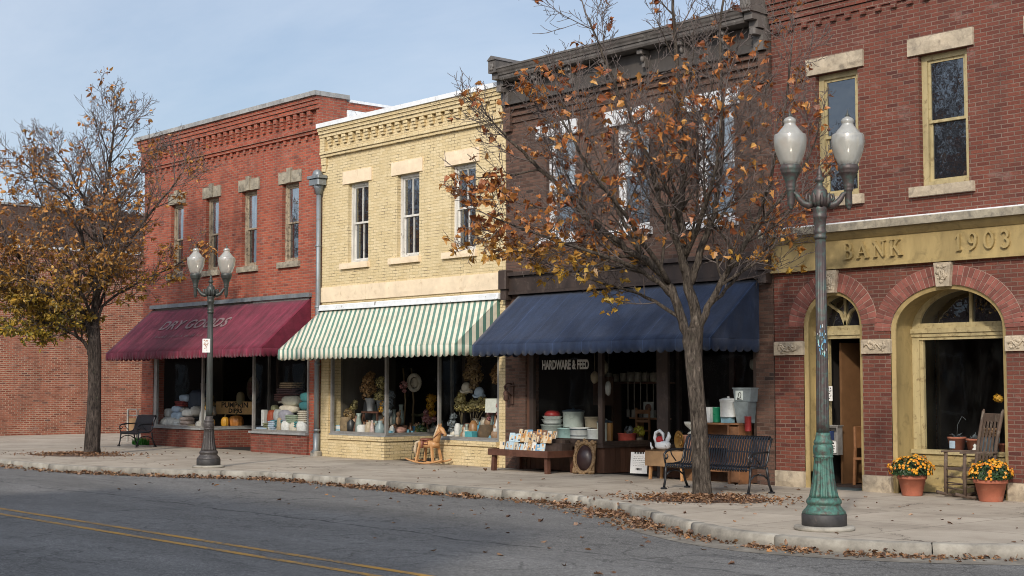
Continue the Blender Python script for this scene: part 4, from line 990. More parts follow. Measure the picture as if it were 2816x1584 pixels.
# ------------------------------------------------------------------ downpipe between red and yellow shop
t = thing('downpipe', 'grey metal downpipe with hopper head between the red and the yellow shop', 'drainpipe', (.0,-.10,0))
m = MB(); m.tube([(0,0,6.55),(0,0,4.0),(-.02,0,2.0),(-.02,0,.55)], .062, 10); m.tube([(-.02,0,.55),(-.02,0,.16),(-.05,-.06,.06)], .08, 10)
for z in (5.1,3.6,2.2,.6): m.lathe([(.062,0),(.078,.01),(.078,.05),(.062,.06)], 12, (-.01,0,z))
m.build('pipe', M['zinc'], t)
m = MB(); m.cbox(-.24,.20,-.16,.10,6.62,6.78,.03); m.cbox(-.28,.24,-.19,.10,6.78,6.86,.02); m.lathe([(.08,-.12),(.10,0),(.16,.12)],12,(0,0,6.52)); m.ball((-.02,-.04,6.88),.15,10,6,(1,.8,.95)); m.build('hopper', M['zinc'], t)
m = MB(); m.cbox(-.16,.10,-.10,.10,.0,.13,.03); m.build('foot_block', M['kerb'], t)

# ------------------------------------------------------------------ street lamps
def lamp(label, loc, rz, sc, body, low, glassm):
    t = thing('street_lamp', label, 'street lamp', loc, rz, 'twin globe street lamps', sc)
    m = MB(); m.lathe([(.36,0),(.365,.02),(.355,.045),(.30,.052)], 28); m.build('footing', M['kerb'], t)
    m = MB(); m.lathe([(.262,.05),(.268,.06),(.268,.185),(.262,.192)], 28); m.build('plinth', M['plinth_iron'], t)
    m = MB()
    m.lathe([(.255,.19),(.262,.20),(.25,.225),(.22,.255),(.200,.285),(.193,.30),(.205,.31),(.212,.33),(.207,.355),(.19,.375),(.181,.385)], 28)
    m.lathe([(.182,.385),(.172,.42),(.155,.50),(.140,.58),(.128,.68),(.119,.78),(.113,.85),(.112,.86)], 96, flute=(16,.13,0,6))
    m.lathe([(.114,.86),(.119,.865),(.119,.88),(.112,.885),(.117,.90),(.121,.93),(.121,.985),(.114,1.01),(.104,1.02),(.112,1.03),(.115,1.045),(.108,1.065),(.094,1.085),(.088,1.13),(.083,1.16)], 28)
    m.build('base', low, t)
    m = MB(); m.lathe([(.080,1.16),(.079,1.3),(.070,2.4),(.0635,3.50)], 96, flute=(16,.10,0,3)); m.build('shaft', body, t)
    m = MB(); m.lathe([(.064,3.50),(.077,3.515),(.080,3.535),(.066,3.55),(.069,3.57),(.078,3.59),(.070,3.61),(.065,3.63),(.072,3.74),(.084,3.76),(.088,3.78),(.080,3.80),(.078,3.83),(.09,3.87),(.085,3.90)], 24)
    m.lathe([(.085,3.90),(.105,3.94),(.112,3.99),(.105,4.04),(.09,4.085),(.088,4.10),(.075,4.115),(.05,4.14),(.038,4.17),(.034,4.195),(.055,4.21),(.060,4.23),(.05,4.25),(.03,4.27),(.036,4.29),(.034,4.32),(.022,4.35),(.012,4.38),(.0,4.40)], 24)
    for k in range(8):
        a = 2*pi*k/8; c, s_ = cos(a), sin(a); m.tube([(c*.085,s_*.085,3.90),(c*.125,s_*.125,3.96),(c*.12,s_*.12,4.02),(c*.14,s_*.14,4.06)], [.02,.026,.02,.008], 6)
    m.build('hub', body, t)
    for s_ in (-1, 1):
        m = MB(); m.tube([(s_*.09,0,3.94),(s_*.14,0,3.915),(s_*.20,0,3.94),(s_*.25,0,3.99),(s_*.285,0,4.05),(s_*.315,0,4.07),(s_*.345,0,4.05)], [.045,.046,.042,.036,.030,.027,.025], 8)
        m.tube([(s_*.13,0,3.95),(s_*.17,0,4.0),(s_*.16,0,4.05),(s_*.125,0,4.05)], [.022,.022,.018,.01], 6)
        a = m.build('arm', body, t)
        x = s_*.352
        m = MB(); m.lathe([(.0,3.86),(.018,3.865),(.03,3.885),(.026,3.90),(.040,3.915),(.043,3.935),(.043,4.08),(.052,4.095),(.058,4.11),(.05,4.125),(.062,4.14),(.058,4.16),(.064,4.20),(.085,4.26),(.108,4.305),(.118,4.315),(.112,4.33),(.126,4.35),(.128,4.385),(.118,4.40),(.116,4.41)], 24, (x,0,0)); m.build('lamp_cup', body, a)
        m = MB(); m.lathe([(.114,4.408),(.138,4.455),(.164,4.52),(.184,4.58),(.197,4.64),(.2025,4.70),(.201,4.74),(.196,4.772),(.194,4.780),(.188,4.786),(.160,4.792),(.157,4.797),(.140,4.822),(.110,4.858),(.084,4.888),(.071,4.908),(.069,4.92),(.078,4.94),(.0785,4.958),(.064,4.982),(.032,5.0),(.02,5.01)], 64, (x,0,0), flute=(32,.012,1,10)); m.build('globe', glassm, a)
        m = MB(); m.lathe([(.024,5.005),(.026,5.02),(.012,5.05),(.0,5.10)], 10, (x,0,0)); m.build('finial', M['dark_bronze'], a)
    return t
g, n_, p_, o_ = new_mat('frosted globe'); n_.nt.nodes.remove(p_)
c_ = n_.obj(); gc = n_.ramp(n_.noise(c_, 5, 5, .65), [(.3,(.68,.66,.58)),(.7,(.86,.84,.76))])
df = n_('BsdfDiffuse', Color=gc); tl = n_('BsdfTranslucent', Color=gc); gl_ = n_('BsdfGlossy', Color=(1,1,1,1), Roughness=.16, Normal=n_.bump(n_.noise(c_, 60, 2), .12, .004)); tp = n_('BsdfTransparent', Color=(.95,.95,.92,1))
s1 = n_('MixShader', i0=.42, i1=df.outputs[0], i2=tl.outputs[0]); s2 = n_('MixShader', i0=.42, i1=s1.outputs[0], i2=tp.outputs[0]); s3 = n_('MixShader', i0=n_.math('ADD', n_('Fresnel', IOR=1.5).outputs[0], .05), i1=s2.outputs[0], i2=gl_.outputs[0])
n_.nt.links.new(s3.outputs[0], o_.inputs[0]); M['globe'] = g
ARM = atan2(.75,.66)
lampR = lamp('large green patinated twin globe street lamp in front of the bank', (19.25,-5.70,0), ARM, 1.0, M['bronze'], M['patina'], M['globe'])
lampL = lamp('grey brown twin globe street lamp with a card tied on, before the dry goods shop', (2.57,-4.53,0), ARM, .925, M['dark_bronze'], M['grey_bronze'], M['globe'])
# torn sticker on the lamp, card on the other
fwd = Vector((-.75,.66,0)); rgt = Vector((.66,.75,0))
t = tag(bpy.data.objects.new('sticker', bpy.data.meshes.new('sticker')), 'torn white and blue sticker on the green lamp post', 'sticker'); bpy.data.objects.remove(t)
m = MB(); rs = random.Random(8)
for i in range(34):
    z = rs.triangular(1.98,2.46,2.25); a = rs.uniform(-.95,.5)+(-.3 if z < 2.1 else 0); m.m = rs.choice((0,0,1,1,2)); w_ = rs.uniform(.08,.24); h = rs.uniform(.02,.06); R_ = .0795
    q = []
    for aa, zz_ in ((a,z),(a+w_,z+rs.uniform(-.01,.01)),(a+w_*.8,z+h),(a+.05,z+h)):
        d = -fwd*cos(aa)+rgt*sin(aa); q.append(m.pt((d.x*R_, d.y*R_, zz_-2.2)))
    m.face(q)
tag(m.build('sticker', [P('sticker white',(.6,.62,.62)), P('sticker blue',(.10,.27,.42)), P('sticker mint',(.25,.50,.45))], None, (19.25,-5.70,2.2)), 'torn white and blue sticker on the green lamp post', 'sticker')
t = thing('poster', 'small white card with brown print tied to the grey street lamp', 'poster', (2.55,-4.53,2.42), ARM)
m = MB(); m.cbox(-.135,.03,-.09,-.075,-.01,.28,.006); m.build('card', M['paper'], t)
m = MB(); rs = random.Random(3)
for i in range(30):
    x = rs.uniform(-.11,-.01); z = rs.uniform(.03,.25); m.m = rs.choice((0,0,1)); m.box(x-rs.uniform(.006,.016), x+rs.uniform(.004,.012), -.0925-.0004*i/30, -.09, z, z+rs.uniform(.006,.02))
m.build('print', [P('brown print',(.38,.22,.12)), P('red print',(.35,.05,.04))], t)
m = MB(); m.tube([(-.1,-.08,.27),(0,-.08,.29),(.075,-.03,.29),(.06,.06,.29),(-.06,.06,.29),(-.09,-.05,.28)], .005, 5); m.build('tie', M['black_iron'], t)

# ------------------------------------------------------------------ benches
def bench(label, loc, L, slat, n_str, rz=0, sc=1):
    t = thing('bench', label, 'bench', loc, rz, 'metal strap benches on the pavement', sc)
    back = [(-.02,.86),(.03,.885),(.015,.905),(-.03,.89),(-.06,.83),(-.10,.70),(-.13,.56),(-.15,.47)]
    seat = [(-.15,.465),(-.19,.425),(-.26,.41),(-.40,.425),(-.52,.435),(-.575,.42),(-.595,.385),(-.58,.36)]
    for nm, pr in (('backrest', back), ('seat', seat)):
        m = MB()
        for i in range(n_str):
            x = .06+(L-.12)*(i+.5)/n_str; w_ = (L-.12)/n_str*.30
            for (y0,z0),(y1,z1) in zip(pr, pr[1:]):
                d = Vector((0,y1-y0,z1-z0)).normalized(); q = Vector((0,-d.z,d.y))*.004
                p = [(x-w_,y0,z0),(x+w_,y0,z0),(x+w_,y1,z1),(x-w_,y1,z1)]
                a = [m.pt(Vector(v)+q) for v in p]; b_ = [m.pt(Vector(v)-q) for v in p]; m.face(a); m.face(list(reversed(b_)))
                for k in (1,3): m.face((a[k],b_[k],b_[(k+1)%4],a[(k+1)%4]))
        rails = ((.0,.87),(-.105,.66)) if nm == 'backrest' else ((-.2,.41),(-.56,.40))
        for y, z in rails: m.tube([(.03,y+.012,z-.01),(L-.03,y+.012,z-.01)], .014, 6)
        m.build(nm, slat, t)
    for x in (.03, L-.03):
        m = MB(); m.tube([(x,-.10,.66),(x,-.25,.655),(x,-.42,.65),(x,-.53,.63),(x,-.585,.58),(x,-.58,.52),(x,-.53,.50),(x,-.50,.54),(x,-.52,.575)], [.016,.018,.02,.02,.02,.018,.016,.013,.009], 8)
        m.tube([(x,-.585,.58),(x,-.58,.50),(x,-.56,.43)], .016, 8); m.tube([(x,-.44,.645),(x,-.40,.56),(x,-.30,.46)], .011, 6)
        m.tube([(x,.0,.87),(x,-.07,.72),(x,-.12,.52),(x,-.17,.44),(x,-.36,.415),(x,-.56,.42)], .018, 8)
        m.build('armrest', M['black_iron'], t)
        for y0, y1 in ((-.54,-.60),(-.14,-.02)):
            m = MB(); m.tube([(x,y0,.42),(x,y0+(y1-y0)*.2,.28),(x,y0+(y1-y0)*.45,.15),(x,y1,.03)], [.024,.021,.019,.022], 8); m.cbox(x-.045,x+.045,y1-.045,y1+.035,0,.03,.01)
            c = -.34; m.tube([(x,y0+(y1-y0)*.3,.22),(x,(y0*.6+c*.4),.29),(x,c,.31)], .014, 6); m.build('leg', M['black_iron'], t)
    return t
bench('long blue black strap bench behind the tree at the hardware store', (13.27,-1.50,0), 1.86, M['navy_slat'], 33)
bench('short black strap bench at the corner of the dry goods shop', (-8.50,-.50,0), 1.16, M['black_iron'], 26, sc=.97)

# metal cart and grass behind the short bench
t = thing('metal_cart', 'chrome and white tube cart standing behind the short black bench', 'cart', (-10.48,.20,0))
m = MB()
for y in (0,.32): m.tube([(0,y,.05),(0,y,.95),(.05,y,1.0),(.5,y,1.0),(.55,y,.95),(.55,y,.05)], .014, 6)
for z in (.28,.82): m.tube([(0,0,z),(.55,0,z),(.55,.32,z),(0,.32,z),(0,0,z)], .011, 6)
m.build('frame', M['steel'], t)
m = MB(); m.cbox(-.045,.01,-.03,.02,.02,1.0,.01); m.build('post', P('grey white',(.40,.39,.36)), t)
m = MB(); m.box(.02,.53,.02,.30,.27,.75); m.build('basket', M['cardboard'], t)
m = MB(); rs = random.Random(4)
for i in range(420):
    a = rs.uniform(0,2*pi); r = rs.uniform(0,1)**.6; x = .42*r*cos(a); y = .16*r*sin(a); h = rs.uniform(.10,.24); b0 = rs.uniform(0,6.3); lean = Vector((cos(b0),sin(b0),0))*h*rs.uniform(.2,.7); w_ = .007
    q = Vector((-sin(b0),cos(b0),0))*w_; p0 = Vector((x,y,0)); p1 = p0+lean*.4+Vector((0,0,h*.65)); p2 = p0+lean+Vector((0,0,h))
    m.face([m.pt(v) for v in (p0-q,p0+q,p1+q*.7,p1-q*.7)]); m.face([m.pt(v) for v in (p1-q*.7,p1+q*.7,p2)])
tag(m.build('grass_tuft', mat_leaf('bright grass', [(0,(.02,.12,.015)),(1,(.06,.26,.03))], trans=.3), None, (-9.05,-.12,0)), 'bright green tuft of grass on the pavement under the short bench', 'grass tuft')

# ------------------------------------------------------------------ rocking horse
t = thing('rocking_horse', 'light wooden rocking horse in front of the yellow shop', 'rocking horse', (4.72,-.36,0), radians(8))
m = MB()
for y in (-.14,.14): m.tube([(-.55+1.1*i/12, y, .035+.085*((i-6)/6)**2) for i in range(13)], .026, 6, flat=.8)
for x in (-.34,.34): m.bar((x,-.15,.085),(x,.15,.085),.05,.02)
m.build('rocker', M['honey_wood'], t)
for x, dx in ((-.16,-.07),(.20,.07)):
    for y in (-.10,.10):
        m = MB(); m.bar((x,y,.42),(x+dx,y*1.35,.07),.055,.04,(1,0,0)); m.build('leg', M['honey_wood'], t)
m = MB(); m.pillow((.02,0,.44), .56, .25, .17, 0, .5)
m.tube([(.20,0,.45),(.27,0,.58),(.33,0,.72),(.37,0,.80)], [.10,.085,.07,.06], 10, flat=.75); m.tube([(.34,0,.80),(.42,0,.76),(.50,0,.66),(.515,0,.63)], [.065,.062,.045,.038], 10, flat=.8)
m.tube([(.35,.03,.84),(.35,.035,.90)], [.02,.005], 5); m.tube([(.35,-.03,.84),(.35,-.035,.90)], [.02,.005], 5)
m.build('body', M['honey_wood'], t)
m = MB(); m.pillow((-.05,0,.54), .26, .28, .06, 0, .6); m.tube([(-.05,-.145,.52),(-.05,-.15,.36)], .03, 6); m.build('saddle', P('saddle leather',(.20,.075,.045)), t)
m = MB(); m.tube([(-.26,0,.50),(-.36,0,.46),(-.40,0,.30),(-.38,0,.2)], [.02,.035,.04,.012], 7); m.tube([(.30,0,.86),(.26,0,.74),(.20,0,.62),(.17,0,.54)], [.02,.035,.035,.02], 7); m.build('mane', P('pale mane',(.50,.40,.28)), t)
m = MB(); m.tube([(.515,-.04,.66),(.40,-.08,.70),(.25,-.10,.58)], .008, 5); m.tube([(-.02,-.128,.50),(.10,-.128,.50),(.10,-.128,.44),(-.02,-.128,.44),(-.02,-.128,.50)], .010, 5); m.build('harness', P('red brown leather',(.14,.035,.025)), t)
# wire rack behind the horse
t = thing('wire_rack', 'dark wire rack leaning behind the rocking horse', 'wire rack', (4.20,-.16,0))
m = MB()
for z in (.08,.22,.36,.48): m.tube([(-.30,-.05+z*.15,z),(.32,-.05+z*.15,z)], .008, 5)
for i in range(7): x = -.3+.62*i/6; m.tube([(x,-.04,.04),(x,.03,.5)], .006, 5)
m.tube([(-.3,-.25,.06),(.32,-.25,.06)], .009, 5); m.tube([(-.3,-.25,.06),(-.3,-.04,.06)], .009, 5); m.tube([(.32,-.25,.06),(.32,-.04,.06)], .009, 5)
m.build('wire_frame', M['black_iron'], t)

# ------------------------------------------------------------------ flower pots with mums
def mum_pot(label, loc, r, h, seed, fr):
    rs = random.Random(seed); t = thing('flower_pot', label, 'flower pot', loc, 0, 'potted orange chrysanthemums')
    m = MB(); m.lathe([(r*.68,0),(r*.70,.01),(r*.93,h-.07),(r*1.0,h-.07),(r*1.03,h-.06),(r*1.03,h),(r*.95,h),(r*.9,h-.05),(0,h-.05)], 28); m.build('pot', M['terracotta'], t)
    lf = MB(); fl = MB()
    lump = lambda d: fr*(1+.13*noise.noise(d*1.5+Vector((seed*3.7,1,2))))
    for i in range(900):
        d = Vector((rs.gauss(0,1),rs.gauss(0,1),abs(rs.gauss(0,.8))-.25)).normalized(); R = lump(d); p = Vector((d.x*R*.93,d.y*R*.93,h+.03+max(-.06,d.z)*R*.78))*1; p *= 1; q = rs.uniform(.75,1.0)
        p = Vector((p.x*q,p.y*q,h+(p.z-h)*q)); s = rs.uniform(.018,.036); a = Vector((rs.gauss(0,1),rs.gauss(0,1),rs.gauss(0,1))).normalized(); b_ = a.cross(d).normalized(); a = b_.cross(d)
        tp = p+d*.01; lf.face([lf.pt(v) for v in (tp-a*s, tp+b_*s*.5+d*.008, tp+a*s, tp-b_*s*.5+d*.008)])
    for i in range(190):
        while True:
            d = Vector((rs.gauss(0,1),rs.gauss(0,1),rs.gauss(.35,.8))).normalized()
            if d.z > -.12 and (d.z > .18 or rs.random() < .45): break
        R = lump(d)*rs.choice((.95,1,1,1.03,1.07)); p = Vector((d.x*R,d.y*R,h+.03+d.z*R*.80)); s = rs.uniform(.016,.034); n0 = (d+Vector((rs.gauss(0,.25),rs.gauss(0,.25),rs.gauss(.1,.25)))).normalized(); a = n0.orthogonal().normalized(); b_ = n0.cross(a)
        k = 10; c = fl.pt(p+n0*s*.55); ring = [fl.pt(p+(a*cos(2*pi*j/k)+b_*sin(2*pi*j/k))*s*(1 if j % 2 else .72)-n0*.004*(j%2)) for j in range(k)]
        for j in range(k): fl.face((c, ring[j], ring[(j+1)%k]))
    core = MB(); core.ball((0,0,h+.02), fr*.66, 12, 8, (1,1,.8)); 
    lf.v += []; f = lf.build('foliage', M['mum_leaf'], t); fl.build('blossom', M['mum_flower'], f); core.build('stem', P('dark stem',(.012,.02,.008)), t)
M['mum_leaf'] = mat_leaf('chrysanthemum leaf', [(0,(.012,.035,.010)),(1,(.045,.10,.03))], trans=.25)
M['mum_flower'] = mat_leaf('chrysanthemum flower', [(0,(.62,.20,.012)),(.5,(.80,.33,.02)),(.85,(.85,.44,.04)),(1,(.40,.10,.01))], trans=.2)
mum_pot('terracotta pot of orange chrysanthemums between brick pier and bay window', (16.84,-.22,0), .225, .33, 1, .34)
mum_pot('terracotta pot of orange chrysanthemums in front of the rocking chair', (18.27,-.33,0), .245, .34, 2, .32)

# ------------------------------------------------------------------ rocking chair
t = thing('rocking_chair', 'weathered slat back wooden rocking chair before the bank window', 'rocking chair', (17.76,.0,0), radians(-28), sc=1.06)
W = .26
for s_ in (-1,1):
    m = MB(); m.tube([(s_*W,-.42+.84*i/10,.025+.075*((i-4.5)/5)**2) for i in range(11)], .026, 6); m.build('rocker', M['grey_wood'], t)
    m = MB(); m.tube([(s_*W,-.27,.05),(s_*W,-.27,.42),(s_*W,-.26,.66)], [.027,.030,.025], 8); m.build('front_leg', M['grey_wood'], t)
    m = MB(); m.tube([(s_*W*.9,.20,.04),(s_*W*.9,.20,.42),(s_*W*.93,.27,.85),(s_*W*.98,.36,1.24),(s_*W*.98,.37,1.28)], [.025,.029,.027,.025,.010], 8); m.build('back_post', M['grey_wood'], t)
    m = MB(); m.cbox(s_*W-.035,s_*W+.035,-.33,.26,.655,.68,.01); m.build('armrest', M['grey_wood'], t)
m = MB(); m.cbox(-W-.02,W+.02,-.28,.22,.405,.435,.01); m.build('seat', M['grey_wood'], t)
m = MB(); m.cbox(-W*.95,W*.95,.335,.36,1.10,1.22,.01); m.bar((-W*.9,.235,.52),(W*.9,.235,.52),.025,.05)
for i in range(5):
    x = -.185+.37*i/4; m.bar((x,.232,.52),(x,.338,1.11),.036,.016,(0,1,0))
m.build('backrest', M['grey_wood'], t)
m = MB()
for z in (.14,.22,.31): m.tube([(-W,-.27,z),(W,-.27,z)], .010, 6); m.tube([(-W*.9,.2,z),(W*.9,.2,z)], .010, 6)
for s_ in (-1,1):
    for z in (.18,.29): m.tube([(s_*W,-.27,z),(s_*W*.9,.2,z)], .010, 6)
m.build('stretcher', M['grey_wood'], t)

# ------------------------------------------------------------------ book table, mirror, notice, box stand
t = thing('display_table', 'low red brown wooden table set out with books outside the hardware store', 'table', (8.20,-.42,0))
m = MB(); TX, TY, TZ = .86, .40, .40
m.box(-TX,TX,-TY,TY,TZ-.02,TZ); 
for a, b_ in (((-TX-.03,-TY-.02),(TX+.03,-TY-.02)),((TX+.02,-TY),(TX+.02,TY)),((-TX-.02,TY),(-TX-.02,-TY)),((TX,TY+.02),(-TX,TY+.02))): m.bar((*a,TZ-.02),(*b_,TZ-.02),.03,.13)
m.build('tray', M['table_wood'], t)
for x, y in ((-TX+.07,-TY+.06),(TX-.08,-TY+.06),(TX-.08,TY-.06),(-TX+.07,TY-.06)):
    m = MB(); m.bar((x,y,TZ-.08),(x*1.02,y*1.02,0),.085,.085,(0,1,0)); m.build('leg', M['table_wood'], t)
m = MB(); m.box(-TX+.04,TX-.1,.08,.36,TZ,TZ+.17); m.box(-TX+.1,TX-.2,.25,.37,TZ+.171,TZ+.25); m.build('step', M['dark_wood'], t)
t_tab = t
rs = random.Random(21)
bookcol = [('cream',(.62,.52,.36)),('tan',(.45,.28,.13)),('white',(.70,.68,.62)),('orange',(.48,.22,.06)),('blue',(.12,.27,.42)),('pale blue',(.42,.55,.62)),('brown',(.18,.09,.05))]
def book(label, p, w_, h, d, rx, rz, ci, seed):
    r2 = random.Random(seed); nm, col = bookcol[ci]
    t = thing('book', label, 'book', p, rz); t.rotation_euler = (rx,0,rz)
    m = MB(); m.box(-w_/2,w_/2,-d/2,-d/2+.004,0,h); m.box(-w_/2,w_/2,d/2-.004,d/2,0,h); m.box(-w_/2,-w_/2+.004,-d/2+.004,d/2-.004,0,h)
    m.m = 1
    for k in range(r2.randint(3,5)):
        x = r2.uniform(-w_*.4,w_*.15); z = r2.uniform(h*.1,h*.7); m.m = r2.choice((1,2,2,3)); m.box(x,min(w_*.45,x+r2.uniform(.03,w_*.5)),-d/2-.0012-.0003*k,-d/2,z,min(h*.95,z+r2.uniform(.02,h*.35)))
    m.build('cover', [P('book '+nm,col), P('book orange',(.48,.22,.06)), P('book cream',(.62,.52,.36)), P('book ink',(.06,.09,.14))], t)
    m = MB(); m.box(-w_/2+.006,w_/2-.003,-d/2+.004,d/2-.004,.004,h-.004); m.build('page_block', M['paper'], t)
row = 0
spots = []
for r_, (y, z, n_, zr) in enumerate(((-.24,.405,10,(.15,.20)),(.02,.575,11,(.15,.20)),(.24,.655,8,(.14,.19)))):
    for i in range(n_): spots.append((r_, i, n_, y, z, zr))
ordn = ['first','second','third','fourth','fifth','sixth','seventh','eighth','ninth','tenth','eleventh']
rown = ['front','middle','back']
for r_, i, n_, y, z, zr in spots:
    x = -.74+(1.34-.1*r_)*(i+.5)/n_+rs.uniform(-.015,.015)
    ci = rs.choice((4,5,2,0)) if i < 3 else rs.choice((0,1,3,1,2,0,6)) if r_ != 0 else rs.choice((5,2,0,4,1))
    h = rs.uniform(*zr); w_ = rs.uniform(.09,.13)
    book(f'small {bookcol[ci][0]} book, {ordn[i]} from the left in the {rown[r_]} row on the low table', (8.20+x,-.42+y,z), w_, h, rs.uniform(.016,.03), -.25+rs.uniform(-.08,.08), rs.uniform(-.25,.5), ci, i+31*r_)
t = thing('mirror', 'ornate carved frame with dark oval centre leaning by the low table', 'mirror', (9.43,-.20,0), radians(18)); t.rotation_euler = (radians(-9),0,radians(18))
m = MB(); m.lathe([(0,0),(.205,0),(.205,.02),(0,.02)], 28, (0,0,0), sx=.82)
for v in m.v: v[0], v[1], v[2] = v[0], -.03-v[2]*.5, v[1]*1.22+.31
m.build('oval_plate', P('dark plum plate',(.040,.022,.022),.35), t)
m = MB(); rs = random.Random(6)
def fr_pt(a, k=1): return (.205*k*cos(a), .285*k*sin(a)+.31)
for i in range(60):
    a = 2*pi*i/60; x, z = fr_pt(a, rs.uniform(1.0,1.12)); m.ball((x,-.045,z), rs.uniform(.022,.036), 7, 5, (1,.9,1))
m.tube([(fr_pt(2*pi*i/36)[0],-.055,fr_pt(2*pi*i/36)[1]) for i in range(37)], .014, 6)
for x, z in ((-.19,.04),(.19,.04),(-.19,.58),(.19,.58),(0,.62)):
    for k in range(5): m.ball((x+rs.uniform(-.05,.05),-.045,max(.03,z+rs.uniform(-.04,.04))), rs.uniform(.025,.045), 7, 5)
m.box(-.23,.23,-.035,-.002,.02,.60)
m.build('carved_frame', P('old gilt',(.20,.125,.06),.6,.4), t)
t = thing('notice', 'white printed notice leaning on the brown planks near the box stand', 'notice', (10.72,-.02,0), radians(10)); t.rotation_euler = (radians(-6),0,radians(10))
m = MB(); m.box(-.19,.19,-.012,0,.06,.46); m.build('sheet', M['paper'], t)
m = MB(); rs = random.Random(12)
def lines(m, x0, x1, z0, z1, n_, y, rs, h=.008):
    for k in range(n_):
        z = z1-(z1-z0)*k/max(1,n_-1); x = x0+rs.uniform(0,.02)
        while x < x1-.02:
            w_ = rs.uniform(.015,.05); m.box(x,min(x1,x+w_),y-.0015,y,z,z+h); x += w_+rs.uniform(.008,.02)
lines(m,-.12,.12,.40,.43,1,-.012,rs,.03); lines(m,-.13,.13,.20,.37,6,-.012,rs,.006); lines(m,-.08,.10,.11,.12,1,-.012,rs,.04); m.build('print', M['ink'], t)
t = thing('box_stand', 'cardboard box on a small wooden stand beside the long bench', 'box', (11.78,-.22,0))
m = MB(); m.cbox(-.50,.46,-.22,.20,.25,.53,.01); m.quad((-.52,-.24,.532),(.2,-.24,.545),(.2,.0,.545),(-.52,.0,.532)); m.build('carton', M['cardboard'], t)
for x, y in ((-.40,-.16),(.36,-.16),(.36,.14),(-.40,.14)):
    m = MB(); m.bar((x,y,.25),(x*1.04,y,0),.045,.045,(0,1,0)); m.build('leg', M['honey_wood'], t)
t = thing('swan_planter', 'white swan shaped planter on the cardboard box', 'planter', (11.48,-.22,.55))
m = MB(); m.pillow((.06,0,.07), .34, .18, .16, 0, .7); m.tube([(-.08,0,.10),(-.14,0,.20),(-.12,0,.30),(-.02,0,.34),(.06,0,.28),(.07,0,.20)], [.045,.036,.032,.032,.03,.022], 8); m.tube([(.07,0,.20),(.06,0,.14)], [.02,.006], 6); m.tube([(.10,.05,.12),(.17,.05,.24),(.16,.04,.32)], [.05,.04,.012], 7); m.tube([(-.20,0,.0),(-.24,0,.05),(-.25,0,.12)], [.03,.02,.01], 6)
m.build('body', M['white_paint'], t)
m = MB(); m.pillow((.0,-.02,.17), .14, .12, .13, 0, .8, jit=.12); m.build('red_cloth', P('red cloth',(.42,.02,.02)), t)
t = thing('brass_tray', 'embossed brass tray leaning upright on the cardboard box', 'tray', (11.90,-.18,.54), radians(-15))
m = MB(); m.lathe([(0,0),(.15,0),(.17,.012),(.18,.03),(.17,.03),(.15,.012),(0,.012)], 24)
for v in m.v: v[0], v[1], v[2] = v[0]*.85, -v[2]+.02, v[1]+.18
for i in range(7): m.ball((RND.uniform(-.09,.09),.0,.18+RND.uniform(-.1,.1)), .03, 8, 5, (1,.4,1))
m.build('tray', P('brass',(.30,.165,.04),.35,.3,metal=.6), t)
# cabinet with goods under the navy awning, right of the tree
t = thing('cabinet', 'orange brown wooden shelf cabinet behind the long bench', 'cabinet', (12.93,-.10,0))
m = MB(); m.box(-.60,.48,-.20,.18,1.03,1.06); m.box(-.58,-.54,-.18,.18,0,1.03); m.box(.20,.24,-.18,.18,0,1.03); m.box(.44,.47,-.18,.18,0,1.03); m.box(-.54,.20,.16,.18,0,1.03); m.box(.24,.44,-.16,.18,.03,1.0); m.box(-.54,.20,-.17,.16,.62,.65); m.box(-.54,.20,-.17,.16,.20,.23); m.build('case', M['cab_wood'], t)
# wall fitting on the brown pier
t = thing('iron_bracket', 'rusty iron lantern bracket fixed on the dark brick pier', 'bracket', (7.12,-.03,1.55))
m = MB(); m.cbox(-.05,.05,-.03,-.0,-.22,.24,.01); m.tube([(0,-.02,.2),(0,-.14,.22),(0,-.22,.14),(0,-.18,.06)], .018, 6); m.tube([(0,-.02,-.05),(0,-.15,.04),(0,-.20,.15)], .014, 6); m.ball((0,-.18,.02),.05,8,6); m.lathe([(.02,-.16),(.06,-.12),(.05,-.04),(.07,0)],10,(0,-.17,0)); m.tube([(-.12,-.04,.16),(.12,-.04,.16)], .016, 6); m.build('iron', P('rusty iron',(.085,.045,.032),.8,.4), t)
# notices and newspaper box in the bank doorway
def sheet(label, x, y, z, w_, h, seed, rz=0):
    t = thing('notice', label, 'notice', (x,y,z), rz); m = MB(); m.box(-w_/2,w_/2,-.004,0,0,h); m.build('sheet', M['paper'], t)
    m = MB(); r2 = random.Random(seed); lines(m,-w_*.36,w_*.36,h*.80,h*.82,1,-.004,r2,.02); lines(m,-w_*.4,w_*.4,h*.15,h*.7,6,-.004,r2,.012); m.build('print', M['ink'], t)
sheet('white paper notice fixed at the bank door frame behind the lamp post', 14.86, .31, 1.46, .19, .25, 4)
t = thing('newspaper_rack', 'grey metal newspaper rack hung inside the bank doorway', 'newspaper rack', (14.90,.33,.55))
m = MB(); m.box(-.16,.13,0,.14,0,.02); m.box(-.16,-.14,0,.14,.02,.46); m.box(.11,.13,0,.14,.02,.46); m.box(-.16,.13,0,.14,.46,.48); m.box(-.14,.11,.12,.14,.02,.46); m.box(-.14,.11,.0,.12,.235,.245); m.box(-.18,.15,-.01,.15,.481,.50); m.build('case', M['steel'], t)
m = MB(); m.box(-.12,.09,.01,.03,.03,.23); m.build('newspaper', M['paper'], t)
m = MB(); lines(m,-.10,.07,.17,.18,1,.01,random.Random(2),.03); lines(m,-.10,.07,.05,.14,3,.01,random.Random(3),.015); m.build('print', M['ink'], t)
m = MB(); m.box(-.12,-.02,.02,.11,.25,.40); m.build('blue_magazine', P('dark blue cover',(.02,.04,.12)), t)
t = thing('wooden_chair', 'orange brown wooden chair just inside the bank door', 'chair', (15.42,.72,.05), radians(90))
